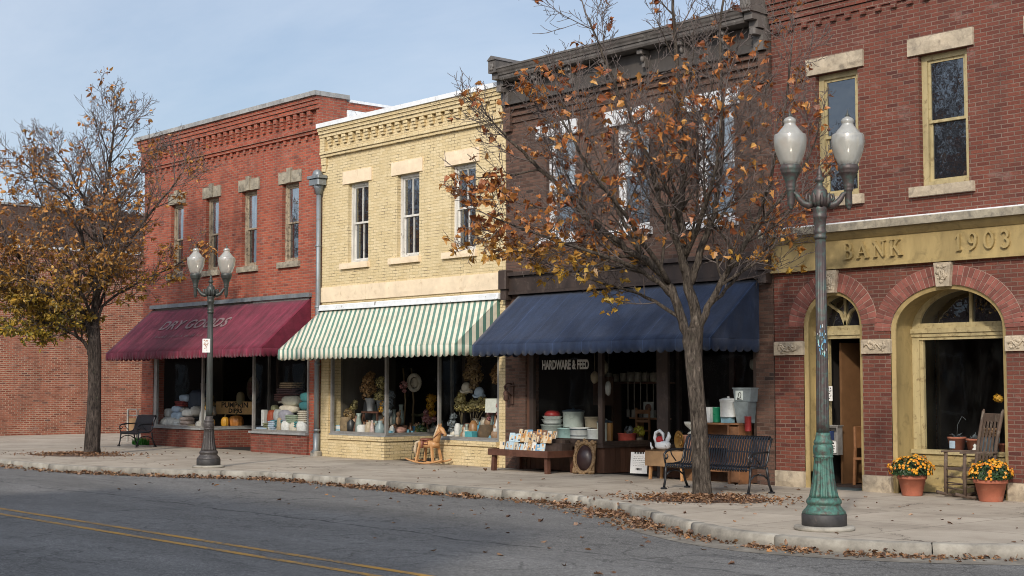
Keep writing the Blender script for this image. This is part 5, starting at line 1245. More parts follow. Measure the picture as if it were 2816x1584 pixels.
m = MB(); m.cbox(-.2,.2,-.2,.2,.42,.46,.01); m.build('seat', M['cab_wood'], t)
m = MB(); m.cbox(-.2,.2,.17,.21,.62,.98,.01); m.build('backrest', M['cab_wood'], t)
for x, y in ((-.17,-.17),(.17,-.17),(.17,.19),(-.17,.19)):
    m = MB(); m.bar((x,y,.62 if y > 0 else .42),(x*1.1,y*1.1,0),.04,.04,(0,1,0)); m.build('leg', M['cab_wood'], t)
m = MB(); m.tube([(-.35,0,.006),(.35,0,.006)], .004, 4); m = MB(); m.cbox(-.45,.45,-.2,.2,0,.02,.01)
tag(m.build('doormat', P('grey green mat',(.045,.06,.06),.9), None, (15.22,.18,.0)), 'dark grey green doormat at the bank entrance', 'doormat')
# ------------------------------------------------------------------ trees
UP = Vector((0,0,1))
def smooth_path(pts, k=5):
    out = []
    for i in range(len(pts)-1):
        p0 = pts[max(i-1,0)]; p1 = pts[i]; p2 = pts[i+1]; p3 = pts[min(i+2,len(pts)-1)]
        for j in range(k):
            t = j/k; out.append(.5*((2*p1)+(-p0+p2)*t+(2*p0-5*p1+4*p2-p3)*t*t+(-p0+3*p1-3*p2+p3)*t**3))
    out.append(pts[-1]); return out
def leaf_shape(mb, p, d, n, s, rs, lobes=True):
    """one curled leaf, stalk at p, pointing along d"""
    a = d.normalized(); n = (n-a*n.dot(a))
    if n.length < 1e-4: n = a.orthogonal()
    n.normalize(); b = a.cross(n); curl = rs.uniform(-.3,.85); fold = rs.uniform(.05,.9)
    prof = [(0,.0),(.10,.22),(.05,.42),(.28,.34),(.42,.52),(.55,.30),(.72,.26),(1.0,0)] if lobes else [(0,0),(.12,.16),(.38,.30),(.65,.24),(1.0,0)]
    def P_(u, v): return p+a*(u*s)+b*(v*s*(1-.25*fold))+n*(s*(abs(v)*fold*.9-curl*u*u))
    mid0 = mb.pt(P_(0,0)); mid = mb.pt(P_(.5,0)); tip = mb.pt(P_(1,0))
    for sg in (1,-1):
        r = [mb.pt(P_(u+rs.uniform(-.03,.03), sg*v*rs.uniform(.85,1.15))) for u, v in prof[1:-1]]
        ch = [mid0]+r+[tip]
        for i in range(len(ch)-1): mb.face((mid, ch[i], ch[i+1]) if sg > 0 else (mid, ch[i+1], ch[i]))
class Tree:
    def __init__(s, seed, right, away):
        s.r = random.Random(seed); s.wood = MB(); s.crown = MB(); s.right = right; s.away = away; s.leaves = 0
    def L(s, u, v, z): return s.right*u+s.away*v+UP*z
    def limb(s, ctrl, r0, r1, kids, lev=1, klen=(1.0,1.5), start=.15, leaf=None, sides=8):
        pts = smooth_path([s.L(*c) for c in ctrl], 5); n = len(pts)
        rad = [r0+(r1-r0)*(i/(n-1))**.8 for i in range(n)]
        pts = [p+Vector((s.r.gauss(0,1),s.r.gauss(0,1),s.r.gauss(0,.5)))*.012*(0 < i < n-1) for i, p in enumerate(pts)]
        s.wood.tube(pts, rad, sides, cap=True)
        for k in range(kids):
            f = start+(1-start)*(k+s.r.uniform(.1,.9))/kids; i = min(n-2, int(f*(n-1))); q = f*(n-1)-i
            p = pts[i].lerp(pts[i+1], q); d = (pts[i+1]-pts[i]).normalized()
            s.grow(p, s.side(d, radians(s.r.uniform(32,66)), k*2.4+s.r.uniform(-.6,.6)), s.r.uniform(*klen)*1.35*(1-.4*f), min(rad[i]*.55, .030)*s.r.uniform(.7,1), lev, leaf)
        s.grow(pts[-1], (pts[-1]-pts[-3]).normalized(), s.r.uniform(*klen)*.8, r1*.9, lev, leaf)
    def side(s, d, ang, az):
        a = d.orthogonal().normalized(); b = d.cross(a); return (d*cos(ang)+(a*cos(az)+b*sin(az))*sin(ang)).normalized()
    def grow(s, p, d, ln, r, lev, leaf):
        """lev 1 branch, 2 twig, 3 twiglet"""
        seg = (7,6,4)[min(lev-1,2)]; pts = [p]; rad = [r]; tr = (.085,.08,.07)[min(lev-1,2)]
        for i in range(seg):
            d = (d+Vector((s.r.gauss(0,1),s.r.gauss(0,1),s.r.gauss(0,.8)))*(.085,.11,.13)[min(lev-1,2)]+UP*tr).normalized()
            p = p+d*(ln/seg); pts.append(p); rad.append(max(s.rmin, r*(1-.82*(i+1)/seg)))
        tgt = s.wood if lev <= 1 and r > .014 else s.crown
        old = tgt.m; tgt.m = 0; tgt.tube(pts, rad, 5 if lev <= 1 else 4 if lev == 2 else 3, cap=False); tgt.m = old
        if lev < 3:
            nk = (s.n1, s.n2)[lev-1]
            for k in range(nk):
                f = .18+.8*(k+s.r.uniform(.1,.9))/nk; i = min(seg-1, int(f*seg)); q = pts[i].lerp(pts[i+1], f*seg-i); dd = (pts[i+1]-pts[i]).normalized()
                s.grow(q, s.side(dd, radians(s.r.uniform(25,58)), k*2.4+s.r.uniform(-.7,.7)), ln*s.r.uniform(.34,.66)*(1-.35*f), max(s.rmin*1.25, rad[i]*.6), lev+1, leaf)
        if lev >= 2:
            for k in range(3 if lev == 3 else 4):
                i = s.r.randint(max(1, seg-3), seg); q = pts[i]
                pr = s.density(q)*(leaf or 1)
                if s.r.random() < pr: s.bunch(q, (pts[i]-pts[i-1]).normalized())
    def bunch(s, q, d):
        for k in range(s.r.choice((1,2,2,3,4,5))):
            dd = (d*.4+Vector((s.r.gauss(0,1),s.r.gauss(0,1),s.r.gauss(-.7,.6)))*.8).normalized()
            st = q+dd*s.r.uniform(.01,.05)
            s.crown.m = 1; leaf_shape(s.crown, st, dd, Vector((s.r.gauss(0,1),s.r.gauss(0,1),s.r.gauss(.3,1))), s.r.uniform(*s.lsize)*s.r.choice((.62,.8,1,1,1.1)), s.r, s.lobed); s.crown.m = 0; s.leaves += 1
    def trunk(s, ctrl, radii, flare=True):
        pts = smooth_path([s.L(*c) for c in ctrl], 6); n = len(pts); k = (len(ctrl)-1)
        rad = []
        for i in range(n):
            f = i/(n-1)*k; j = min(k-1, int(f)); rad.append(radii[j]+(radii[j+1]-radii[j])*(f-j))
        N = 22; prev = None; s.wood.smooth = True
        for i, p in enumerate(pts):
            ring = []
            for q in range(N):
                a = 2*pi*q/N; nn = noise.noise(Vector((cos(a)*1.6, sin(a)*1.6, p.z*1.1+s.seedz)))*.09+noise.noise(Vector((cos(a)*4, sin(a)*4, p.z*.8)))*.035
                fl = .22*max(0, 1-p.z/.22)**2*(.6+.4*cos(a*5+1))
                ring.append(s.wood.pt(p+Vector((cos(a), sin(a), 0))*rad[i]*(1+nn+fl)))
            if prev:
                for q in range(N): s.wood.face((prev[q], prev[(q+1)%N], ring[(q+1)%N], ring[q]))
            prev = ring
        s.wood.face(prev); s.wood.smooth = False
    def finish(s, name, label, loc, barkm, leafm, group):
        t = thing(name, label, 'tree', loc, 0, group); s.wood.build('trunk', barkm, t); s.crown.build('crown', [M['twig'], leafm], t); return t

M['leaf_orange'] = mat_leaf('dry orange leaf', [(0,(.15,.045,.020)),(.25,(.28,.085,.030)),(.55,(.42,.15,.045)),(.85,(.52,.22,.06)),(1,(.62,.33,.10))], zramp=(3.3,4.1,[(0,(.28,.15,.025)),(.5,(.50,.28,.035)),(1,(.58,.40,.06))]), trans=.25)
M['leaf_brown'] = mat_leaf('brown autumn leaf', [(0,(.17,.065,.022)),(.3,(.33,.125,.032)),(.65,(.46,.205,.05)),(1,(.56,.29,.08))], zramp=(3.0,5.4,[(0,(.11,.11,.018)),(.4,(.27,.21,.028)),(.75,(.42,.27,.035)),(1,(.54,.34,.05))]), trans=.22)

# nearer tree in front of the hardware store
T = Tree(77, rgt, fwd); T.seedz = 3.1; T.rmin = .0042; T.n1 = 9; T.n2 = 5; T.lsize = (.075,.135); T.lobed = True
def dens(q):
    u = q.dot(rgt); z = q.z
    d = .040
    if u < -2.7 and z < 5: d = .12
    if z < 4.2 and u < -.4: d = max(d, .070)
    if z > 5.6: d *= .75
    if z > 6.8: d *= .4
    if z < 3.0: d *= .55
    return d
T.density = dens
T.trunk([(0,0,-.05),(-.02,0,.5),(-.05,0,1.15),(-.10,0,1.8),(-.12,0,2.2),(-.10,0,2.6)], [.150,.135,.128,.128,.138,.135])
T.limb([(-.16,0,2.2),(-.26,.02,2.6),(-.46,.05,3.2),(-.79,.05,3.63),(-1.16,0,3.83),(-1.75,-.1,4.31),(-2.09,-.15,4.65),(-2.57,-.2,5.13),(-2.94,-.3,5.46)], .085, .020, 16, klen=(1.0,1.6), start=.3)
T.limb([(-.10,0,2.4),(-.08,.05,2.8),(-.22,.1,3.5),(-.29,.15,4.31),(-.24,.2,5.05),(-.29,.2,6.16),(-.36,.2,7.4),(-.34,.2,8.3)], .105, .016, 18, klen=(1.0,1.6), start=.3)
T.limb([(-.22,.1,3.45),(-.46,-.1,4.13),(-.64,-.25,4.57),(-.79,-.35,5.05),(-1.01,-.5,5.57),(-1.45,-.6,6.5),(-1.75,-.6,7.27)], .060, .014, 13, klen=(.9,1.4), start=.15)
T.limb([(-.06,0,2.45),(.06,-.05,2.83),(.28,-.15,3.28),(.43,-.2,3.54),(.84,-.3,4.13),(1.28,-.4,4.68),(1.65,-.4,5.3)], .070, .016, 13, klen=(.8,1.3), start=.3)
T.limb([(-.15,.1,3.3),(.06,.1,3.9),(.21,.1,4.39),(.34,.15,5.05),(.39,.2,5.87),(.36,.2,7.27),(.5,.2,8.2)], .065, .014, 14, klen=(.9,1.4), start=.2)
T.limb([(-.44,.05,3.1),(-.9,-.25,3.45),(-1.6,-.5,3.7),(-2.4,-.6,3.95),(-3.2,-.6,4.25)], .045, .012, 13, klen=(.8,1.1), start=.2, leaf=1.15)
T.limb([(-.30,.0,2.75),(-.8,.35,3.1),(-1.5,.6,3.35),(-2.2,.7,3.6)], .035, .010, 9, klen=(.7,1.0), start=.2)
T.limb([(-.24,.12,3.6),(-.2,.7,4.3),(-.4,1.2,5.0),(-.6,1.5,5.8)], .05, .014, 10, klen=(.9,1.3), start=.25)
T.limb([(-.24,.1,3.7),(0,-.6,4.4),(.1,-1.0,5.0),(.2,-1.3,5.9)], .05, .014, 10, klen=(.9,1.3), start=.25)
T.limb([(-.5,.0,3.3),(-1.1,-.7,4.1),(-1.7,-1.2,4.8),(-2.2,-1.4,5.6)], .045, .012, 10, klen=(.9,1.3), start=.25)
T.limb([(-.9,0,3.75),(-1.3,.5,4.6),(-1.8,.8,5.4),(-2.1,.9,6.3)], .042, .012, 10, klen=(.9,1.3), start=.2)
T.limb([(.1,0,2.9),(.5,.3,3.3),(.9,.5,3.7),(1.3,.6,4.0)], .035, .010, 8, klen=(.6,1.0), start=.2)
T.limb([(.3,-.1,3.3),(.9,.2,4.3),(1.2,.3,5.2),(1.4,.3,6.2),(1.5,.3,7.0)], .04, .012, 10, klen=(.8,1.2), start=.2)
TREE_R = (15.10,-3.18,0)
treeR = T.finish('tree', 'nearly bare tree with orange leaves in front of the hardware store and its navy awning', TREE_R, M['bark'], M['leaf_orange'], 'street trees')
print('tree R leaves', T.leaves, len(T.crown.f), len(T.wood.f))

# farther tree by the alley
T = Tree(12, rgt, fwd); T.seedz = 9.3; T.rmin = .0048; T.n1 = 9; T.n2 = 5; T.lsize = (.085,.145); T.lobed = False
def dens(q):
    z = q.z; u = q.dot(rgt)
    d = .30 if z < 3.9 else .18 if z < 5.2 else .08 if z < 6.6 else .045 if z < 7.8 else .02
    if u < -.2 and z < 4.4: d *= 1.35
    if u > .8: d *= .6
    return d
T.density = dens
T.trunk([(-.02,0,-.05),(0,0,.5),(.02,0,1.2),(.02,0,2.0),(.0,0,2.6),(-.02,0,3.2)], [.21,.185,.165,.160,.165,.13])
T.limb([(-.02,0,2.9),(-.03,.05,3.84),(.08,.1,5.15),(.15,.1,6.25),(.25,.1,7.1),(.33,.1,7.9),(.38,.1,8.35)], .12, .014, 26, klen=(1.0,1.6), start=.2)
T.limb([(-.02,0,2.9),(-.2,-.1,3.4),(-.4,-.2,3.70),(-.67,-.3,3.92),(-1.5,-.4,4.41),(-1.85,-.45,5.02),(-2.29,-.5,5.81)], .075, .016, 17, klen=(.9,1.5), start=.2)
T.limb([(.06,.1,5.0),(-.31,.2,6.2),(-.84,.3,7.2),(-1.1,.3,7.6)], .055, .012, 13, klen=(.8,1.3), start=.15)
T.limb([(-.02,.05,4.0),(-.2,-.2,5.0),(-.53,-.3,6.25),(-1.3,-.4,6.9),(-1.9,-.5,7.4)], .06, .014, 14, klen=(.9,1.3), start=.2)
T.limb([(0,0,3.4),(.17,-.1,4.14),(.74,-.2,5.11),(1.36,-.3,5.94),(1.88,-.3,6.56),(2.19,-.3,7.0)], .065, .014, 15, klen=(.8,1.4), start=.2)
T.limb([(.12,.1,5.6),(.21,.1,5.9),(.78,.2,6.8),(1.30,.3,7.5)], .045, .012, 12, klen=(.7,1.2), start=.2)
T.limb([(0,0,3.0),(.17,.1,3.7),(.8,.3,4.2),(1.6,.4,4.6),(2.2,.4,4.9)], .05, .012, 12, klen=(.7,1.1), start=.2)
T.limb([(-.08,0,2.45),(-.3,-.1,2.85),(-.8,-.3,3.15),(-1.6,-.5,3.4),(-2.3,-.5,3.7)], .06, .012, 15, klen=(.8,1.1), start=.2, leaf=1.1)
T.limb([(-.06,0,2.6),(-.25,.3,3.1),(-.7,.6,3.5),(-1.4,.8,3.9),(-2.2,.9,4.3)], .05, .012, 13, klen=(.8,1.1), start=.2)
T.limb([(0,0,3.3),(-.2,-.6,4.0),(-.5,-1.2,4.8),(-.7,-1.6,5.6)], .05, .012, 12, klen=(.8,1.2), start=.2)
T.limb([(0,.05,3.5),(.1,.7,4.3),(.2,1.3,5.2),(.2,1.6,6.2)], .05, .012, 11, klen=(.8,1.2), start=.2)
T.limb([(0,0,3.6),(.3,-.6,4.5),(.7,-1.1,5.3),(1.0,-1.3,6.2)], .05, .012, 11, klen=(.8,1.2), start=.2)
T.limb([(-.1,0,4.2),(-.9,.3,5.3),(-1.5,.5,6.2),(-1.8,.5,7.0)], .045, .012, 12, klen=(.8,1.3), start=.2)
T.limb([(-.35,0,3.6),(-1.0,-.9,4.0),(-1.7,-1.2,4.5),(-2.3,-1.3,5.0)], .04, .012, 12, klen=(.8,1.2), start=.2)
TREE_L = (-4.42,-3.80,0)
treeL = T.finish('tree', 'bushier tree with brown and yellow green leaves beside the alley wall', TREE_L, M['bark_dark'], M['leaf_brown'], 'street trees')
print('tree L leaves', T.leaves, len(T.crown.f), len(T.wood.f))

# bare trees behind the buildings across the street: they show in the upstairs windows
t0 = None
for i, (x, y, s_, rz) in enumerate(((-6,-36,1.75,.4),(-38,-33,1.7,2.2),(-22,-35,1.6,4.0))):
    t = copy_tree(treeR if i != 1 else treeL); t.location = (x,y,0); t.scale = (s_,)*3; t.rotation_euler = (0,0,rz); t['group'] = 'trees across the street'
    t['label'] = ('tall tree across the street, mirrored in the bank windows','tall tree across the street, mirrored in the red shop windows','tall tree across the street, mirrored in the yellow shop windows')[i]
# buildings across the street: their shade lies on the road
def far_building(label, x0, x1, y0, h, mat, nw):
    t = thing('brick_building', label, 'building', (x0,y0,0)); W_ = x1-x0
    m = MB(); m.box(0,W_,-14,0,0,h); m.box(-.1,W_+.1,-.3,.18,h,h+.15); m.build('wall', mat, t)
    for k in range(nw):
        a = W_*(k+.5)/nw
        for z0, z1 in ((.8,2.8),(4.2,5.9)):
            m = MB(); m.box(a-.5,a+.5,.0,.05,z0,z1); w_ = m.build('window', M['white_frame'], t); g = MB(); g.quad((a+.42,.055,z0+.08),(a-.42,.055,z0+.08),(a-.42,.055,z1-.08),(a+.42,.055,z1-.08)); g.build('pane', M['pane_dark'], w_)
far_building('tall brick building across the street whose shade lies on the road', 13.6, 24.7, -21.2, 8.95, M['brown_brick'], 5)
far_building('lower brick building across the street mirrored in the shop windows', -52, 13.55, -21.2, 6.75, M['brown_brick'], 16)

# ------------------------------------------------------------------ tree pits and fallen leaves
def pit(x, y, a, b_, rz, seed):
    m = MB(); r2 = random.Random(seed); k = 34
    c = m.pt((0,0,.035)); ring = [m.pt((a*cos(2*pi*i/k)*(1+r2.uniform(-.22,.12)), b_*sin(2*pi*i/k)*(1+r2.uniform(-.22,.12)), .004)) for i in range(k)]
    m2 = [m.pt((a*.6*cos(2*pi*i/k), b_*.6*sin(2*pi*i/k), .03+r2.uniform(-.008,.008))) for i in range(k)]
    for i in range(k): m.face((c, m2[i], m2[(i+1)%k])); m.face((m2[i], ring[i], ring[(i+1)%k], m2[(i+1)%k]))
    structure(m.build('tree_pit', M['mulch'], None, (x,y,0), (0,0,rz)))
pit(15.28,-3.35,1.05,.58,.55,1); pit(-4.3,-4.25,1.25,.68,.5,2)
M['litter'] = mat_leaf('fallen leaf', [(0,(.075,.040,.025)),(.35,(.16,.085,.048)),(.65,(.26,.145,.08)),(.88,(.36,.23,.14)),(1,(.38,.17,.05))], trans=.1)
def ground_leaf(m, x, y, z, rs, s, tilt=.35):
    a = rs.uniform(0,2*pi); d = Vector((cos(a), sin(a), rs.gauss(0,tilt))).normalized()
    leaf_shape(m, Vector((x,y,z)), d, Vector((rs.gauss(0,tilt),rs.gauss(0,tilt),1)), s, rs, rs.random() < .5)
rs = random.Random(99); m = MB()
acc = 0; seglen = [(KC[i+1]-KC[i]).length for i in range(len(KC)-1)]
for i in range(len(KC)-1):
    x = KC[i].x
    if x < -9 or KC[i].y > -1.5 or x > 23: continue
    rate = 60 if x < 0 else 150 if x < 6 else 170 if x < 11 else 160 if x < 13.5 else 270 if x < 16.8 else 110 if x < 18.6 else 130
    if 19.2 < x < 20.6: rate = 180
    if x > 21: rate = 80
    t = (KC[i+1]-KC[i]).normalized(); q = Vector((-t.y,t.x)); wid = .11 if x < 11 else .15 if x < 13.5 else .26 if x < 17 else .14
    for k in range(int(rate*seglen[i]+rs.random())):
        f = rs.random(); cl = noise.noise(Vector((x*1.3+f*.3, 2.2, 0)))
        if cl < -.22 and rs.random() < .75: continue
        o = -.045-abs(rs.gauss(0,wid)); p = KC[i]+(KC[i+1]-KC[i])*f+q*o
        pile = .07*math.exp(-abs(o)/.13)*(1.3 if cl > .1 else .7)
        ground_leaf(m, p.x, p.y, ZR+.015+rs.uniform(0,1)*pile, rs, rs.uniform(.035,.085), .45)
for i in range(60):                                         # strays on the road
    x = rs.uniform(4,20); y = -4.9-abs(rs.gauss(0,1.5)); 
    if x > 13: y -= min(2.2,(x-13)*.45)
    ground_leaf(m, x, y, ZR+.012, rs, rs.uniform(.06,.11), .2)
o = m.build('fallen_leaves', M['litter']); o['kind'] = 'stuff'; o['label'] = 'brown fallen leaves drifted along the gutter'
m = MB()
def pit_leaves(x, y, a, b_, rz, n_):
    for k in range(n_):
        r = abs(rs.gauss(0,.62)); an = rs.uniform(0,2*pi); u = a*r*cos(an); v = b_*r*sin(an)
        ground_leaf(m, x+u*cos(rz)-v*sin(rz), y+u*sin(rz)+v*cos(rz), .02+.025*(1-r)+rs.uniform(0,.03), rs, rs.uniform(.035,.08), .4)
pit_leaves(15.28,-3.35,1.30,.72,.55,1500); pit_leaves(-4.3,-4.25,1.55,.85,.5,1000)
o = m.build('leaf_litter', M['litter']); o['kind'] = 'stuff'; o['label'] = 'dead leaves covering the soil round the tree trunks'
m = MB()
for k in range(210):
    x = rs.uniform(-8,22.3); y = rs.uniform(-6.2,-.25)
    if k % 3 == 0: x = 15.3+rs.gauss(0,2.2); y = -3.4+rs.gauss(0,1.3)
    # keep them on the pavement
    ky = min(KC, key=lambda p: abs(p.x-x)).y
    if y < ky+.2 or y > -.12: continue
    ground_leaf(m, x, y, .010, rs, rs.uniform(.04,.10), .22)
o = m.build('scattered_leaves', M['litter']); o['kind'] = 'stuff'; o['label'] = 'single fallen leaves scattered over the pavement'
# ------------------------------------------------------------------ goods in the shop windows
rg = random.Random(55)
CX, CY, CZ_ = 30.19, -20.3, 1.74
def beh(x, y, z, X):
    """the spot behind the recess glazing seen past (x, y, z): further in, at X"""
    f = (X-CX)/(x-CX); return (X, CY+(y-CY)*f, CZ_+(z-CZ_)*f)
def turned(name, label, cat, prof, mat, loc, n=18, group=None, part=None):
    m = MB(); m.lathe(prof, n); o = m.build(name, mat, None, loc); return tag(o, label, cat, group)
def soft(name, label, cat, loc, w, d, h, mat, rot=0, layers=1, sag=0, jit=.05):
    m = MB()
    for k in range(layers): m.pillow((rg.uniform(-.012,.012), rg.uniform(-.01,.01), h/layers*(k+.5)), w*rg.uniform(.94,1), d*rg.uniform(.94,1), h/layers*1.08, 0, .38 if layers > 1 else .5, sag=sag, jit=jit, rng=rg)
    o = m.build(name, mat, None, loc, (0,0,rot)); return tag(o, label, cat)
def blooms(name, label, cat, loc, balls, stems, col, pot=None, seed=0):
    """dried flower heads: hundreds of small petals on ball-shaped heads; loc is the foot"""
    r2 = random.Random(seed); t = thing(name, label, cat, loc); m = MB(); st = MB()
    for (x, y, z, r) in balls:
        for i in range(int(150*(r/.13)**1.6)):
            d = Vector((r2.gauss(0,1),r2.gauss(0,1),r2.gauss(0,1))).normalized(); p = Vector((x,y,z))+d*r*r2.uniform(.72,1.04)*(1,1,1)[0]; s = r2.uniform(.016,.030)
            a = (d.orthogonal()+Vector((r2.gauss(0,.4),)*3)).normalized(); b_ = d.cross(a).normalized()
            m.face([m.pt(q) for q in (p-a*s,p-b_*s,p+a*s+d*.008,p+b_*s)])
        if stems: st.tube([(x,y,z),(x*.5,y*.5,z*.55),(x*.15,y*.15,stems)], .006, 5)
    m.build('bloom', M[col], t)
    if st.f: st.build('stem', P('dry stem',(.13,.10,.05)), t)
    return t
def leafm(n, a, b_): M[n] = mat_leaf(n, [(0,a),(1,b_)], trans=.15)
leafm('bloom_brown',(.20,.10,.035),(.55,.33,.13)); leafm('bloom_olive',(.20,.16,.045),(.60,.50,.20)); leafm('bloom_gold',(.50,.24,.02),(.75,.42,.04)); leafm('bloom_dull',(.12,.075,.035),(.36,.24,.10)); leafm('bloom_pink',(.35,.09,.10),(.62,.36,.34)); leafm('bloom_green',(.03,.06,.02),(.10,.15,.05)); leafm('bloom_yellow',(.35,.30,.02),(.55,.48,.05)); leafm('bloom_grey',(.10,.12,.13),(.25,.28,.30))
CR, WH, GY, TL, RD_, OL = P('cream cloth',(.58,.52,.42)), P('white cloth',(.66,.65,.62)), P('grey cloth',(.34,.35,.35)), P('teal cloth',(.055,.21,.22)), P('dark red cloth',(.22,.03,.025)), P('olive cloth',(.17,.17,.09))
PB, PC, PT, PN, PL, PR = P('pale blue cloth',(.35,.43,.52)), P('brown cloth',(.15,.075,.05)), P('tan cloth',(.40,.30,.19)), P('navy cloth',(.02,.03,.05)), P('lilac grey cloth',(.30,.29,.34)), P('blue denim',(.10,.17,.28))
D1 = .505
# --- dry goods, window beside the short bench
for q in (
 ('cushion','round grey cushion at the foot of the left dry goods window, beside the frame',-8.45,.42,.34,.28,.24,GY,0),
 ('cushion','pale grey cushion lying on the grey cushion at the window frame',-8.42,.45,.32,.26,.20,P('ash cloth',(.42,.42,.41)),.24),
 ('folded_cloth','crumpled cream cloth in front row of the left dry goods window',-8.02,.34,.34,.26,.17,CR,0),
 ('folded_cloth','small white rolled cloth in front row of the left dry goods window',-7.62,.30,.22,.2,.15,WH,0),
 ('folded_cloth','pink beige cloth heap in the middle of the left dry goods window',-7.22,.36,.40,.3,.26,P('rose beige cloth',(.52,.40,.34)),0),
 ('pillow','light blue grey pillow in the middle layer of the left window heap',-7.85,.46,.48,.32,.18,PB,.19),
 ('pillow','white pillow in the middle layer right of the light blue one',-7.34,.50,.40,.3,.16,WH,.27),
 ('pillow','small light blue pillow high on the left window heap',-8.1,.55,.40,.3,.15,P('sky cloth',(.42,.50,.60)),.36),
 ('folded_blanket','dark red folded blanket on the left window heap',-7.98,.62,.40,.3,.13,RD_,.50),
 ('pillow','pale blue pillow on top of the left window heap',-7.82,.66,.42,.3,.16,PB,.62),
 ('dark_coat','dark navy coat heaped behind the pillows in the left window',-7.35,.85,.75,.4,.62,PN,.25),
 ('folded_cloth','tan cloth pile beside the white sack in the left window',-6.83,.36,.36,.28,.10,PT,0),
 ('fabric_sack','white upright sack beside the mullion of the left window',-6.42,.45,.30,.26,.42,WH,.0)):
    nm, lb, x, y, w_, d, h, mt, z = q; z *= 1.2; w_ *= 1.12; h *= 1.2; soft(nm, lb, 'cushion' if nm == 'cushion' else 'pillow' if nm == 'pillow' else 'textile', (x,y,D1+z), w_, d, h, mt, rg.uniform(-.2,.2), layers=3 if 'folded' in nm and h > .15 else 1, jit=.07)
turned('vase','narrow grey vase at the left edge of the left dry goods window','vase',[(.05,0),(.07,.05),(.08,.2),(.055,.27),(.065,.34),(.05,.34)],P('ash glaze',(.34,.33,.30)),(-8.60,.75,D1+.25))
blooms('dried_flowers','dried brown leaf sprays standing behind the left window heap','dried flowers',(-6.75,.8,D1),[(0,0,.85,.13),(.1,0,.68,.11),(-.1,0,.70,.10),(.05,0,.5,.12)],.05,'bloom_dull',seed=2)
m = MB(); m.box(-.25,.25,-.02,.02,0,.36); m.box(-.1,.1,-.023,-.02,.1,.26); tag(m.build('picture', P('grey picture',(.16,.14,.13)), None, (-7.9,1.3,1.42)), 'dim grey picture hanging at the back of the left dry goods window', 'picture')
# --- middle: sign, pumpkins, wreath
t = thing('cardboard_sign','brown cardboard sign hand lettered PUMPKIN, in the middle dry goods window','sign',beh(-4.90,.52,.93,-6.30), radians(30))
m = MB(); m.cbox(-.60,.60,-.012,.012,0,.36,.006); m.build('board', P('sign card',(.62,.38,.16),.9), t)
lettering('writing','PUMPKIN',M['ink'],front(-.0,-.014,.255,1,1),t,size=.205,bold=.006,extrude=.001); lettering('writing','DIPRS',M['ink'],front(.02,-.014,.095,1,1),t,size=.17,bold=.006,extrude=.001)
def pumpkin(label, loc, r, mat, sc=(1,1,.85)):
    t = thing('pumpkin', label, 'pumpkin', loc, 0, 'pumpkins in the dry goods window'); m = MB(); n_ = 36; rows = []
    m.smooth = True
    for j in range(11):
        ph = pi*j/10; row = []
        for k in range(n_):
            a = 2*pi*k/n_; q = r*(1-.13*abs(cos(a*5))**3*sin(ph)**.5)*(sin(ph)**.8 if 0 < j < 10 else .02); row.append(m.pt((q*cos(a)*sc[0], q*sin(a)*sc[1], r*sc[2]*(1-cos(ph))-(.12*r*math.exp(-((ph-pi)/.5)**2)))))
        rows.append(row)
    for j in range(10):
        for k in range(n_): m.face((rows[j][k],rows[j][(k+1)%n_],rows[j+1][(k+1)%n_],rows[j+1][k]))
    m.build('rind', mat, t); s = MB(); s.tube([(0,0,r*sc[2]*1.85),(.01,0,r*sc[2]*2.15),(.05,.01,r*sc[2]*2.35)], [.03,.02,.022], 7); s.build('stem', P('pumpkin stem',(.12,.10,.04)), t)
OR = P('pumpkin orange',(.48,.185,.04),.5); YL = P('gourd yellow',(.60,.30,.03),.5)
pumpkin('large ribbed orange pumpkin under the cardboard sign',beh(-4.55,.35,.545,-6.02),.21,OR,(1.15,1,.95)); pumpkin('small yellow gourd between lamp post and the large pumpkin',beh(-5.12,.35,.545,-6.06),.13,YL,(.9,.9,1.3)); pumpkin('small yellow gourd at the left corner of the middle window',(-6.12,.50,.52),.12,P('gourd mustard',(.48,.26,.04),.5),(.9,.9,1.2)); 
blooms('dried_flowers','yellow dried flowers left of the cardboard sign','dried flowers',(-6.42,.55,.52),[(0,0,.55,.12),(.12,0,.42,.1)],.05,'bloom_gold',seed=5)
t = thing('wreath','large pale wreath hanging above the cardboard sign','wreath',beh(-4.6,.9,1.62,-6.3)); m = MB(); m.tube([(.26*cos(2*pi*i/24),0,.30*sin(2*pi*i/24)) for i in range(25)], .055, 8); m.build('ring', P('dull wreath',(.17,.135,.09)), t); m = MB()
for i in range(6): m.ball((-.1+.06*(i%3),-.05,.12-.11*(i//2)), .07, 8, 6, jit=.1)
m.build('cloth_flower', P('dull rose',(.20,.10,.085)), t)
t = thing('hanging_basket','pale oval basket hanging left of the wreath','basket',beh(-5.25,.9,1.35,-6.2)); m = MB(); m.pillow((0,0,0),.26,.2,.40,0,.8); m.build('body', P('dull straw',(.23,.19,.10)), t)
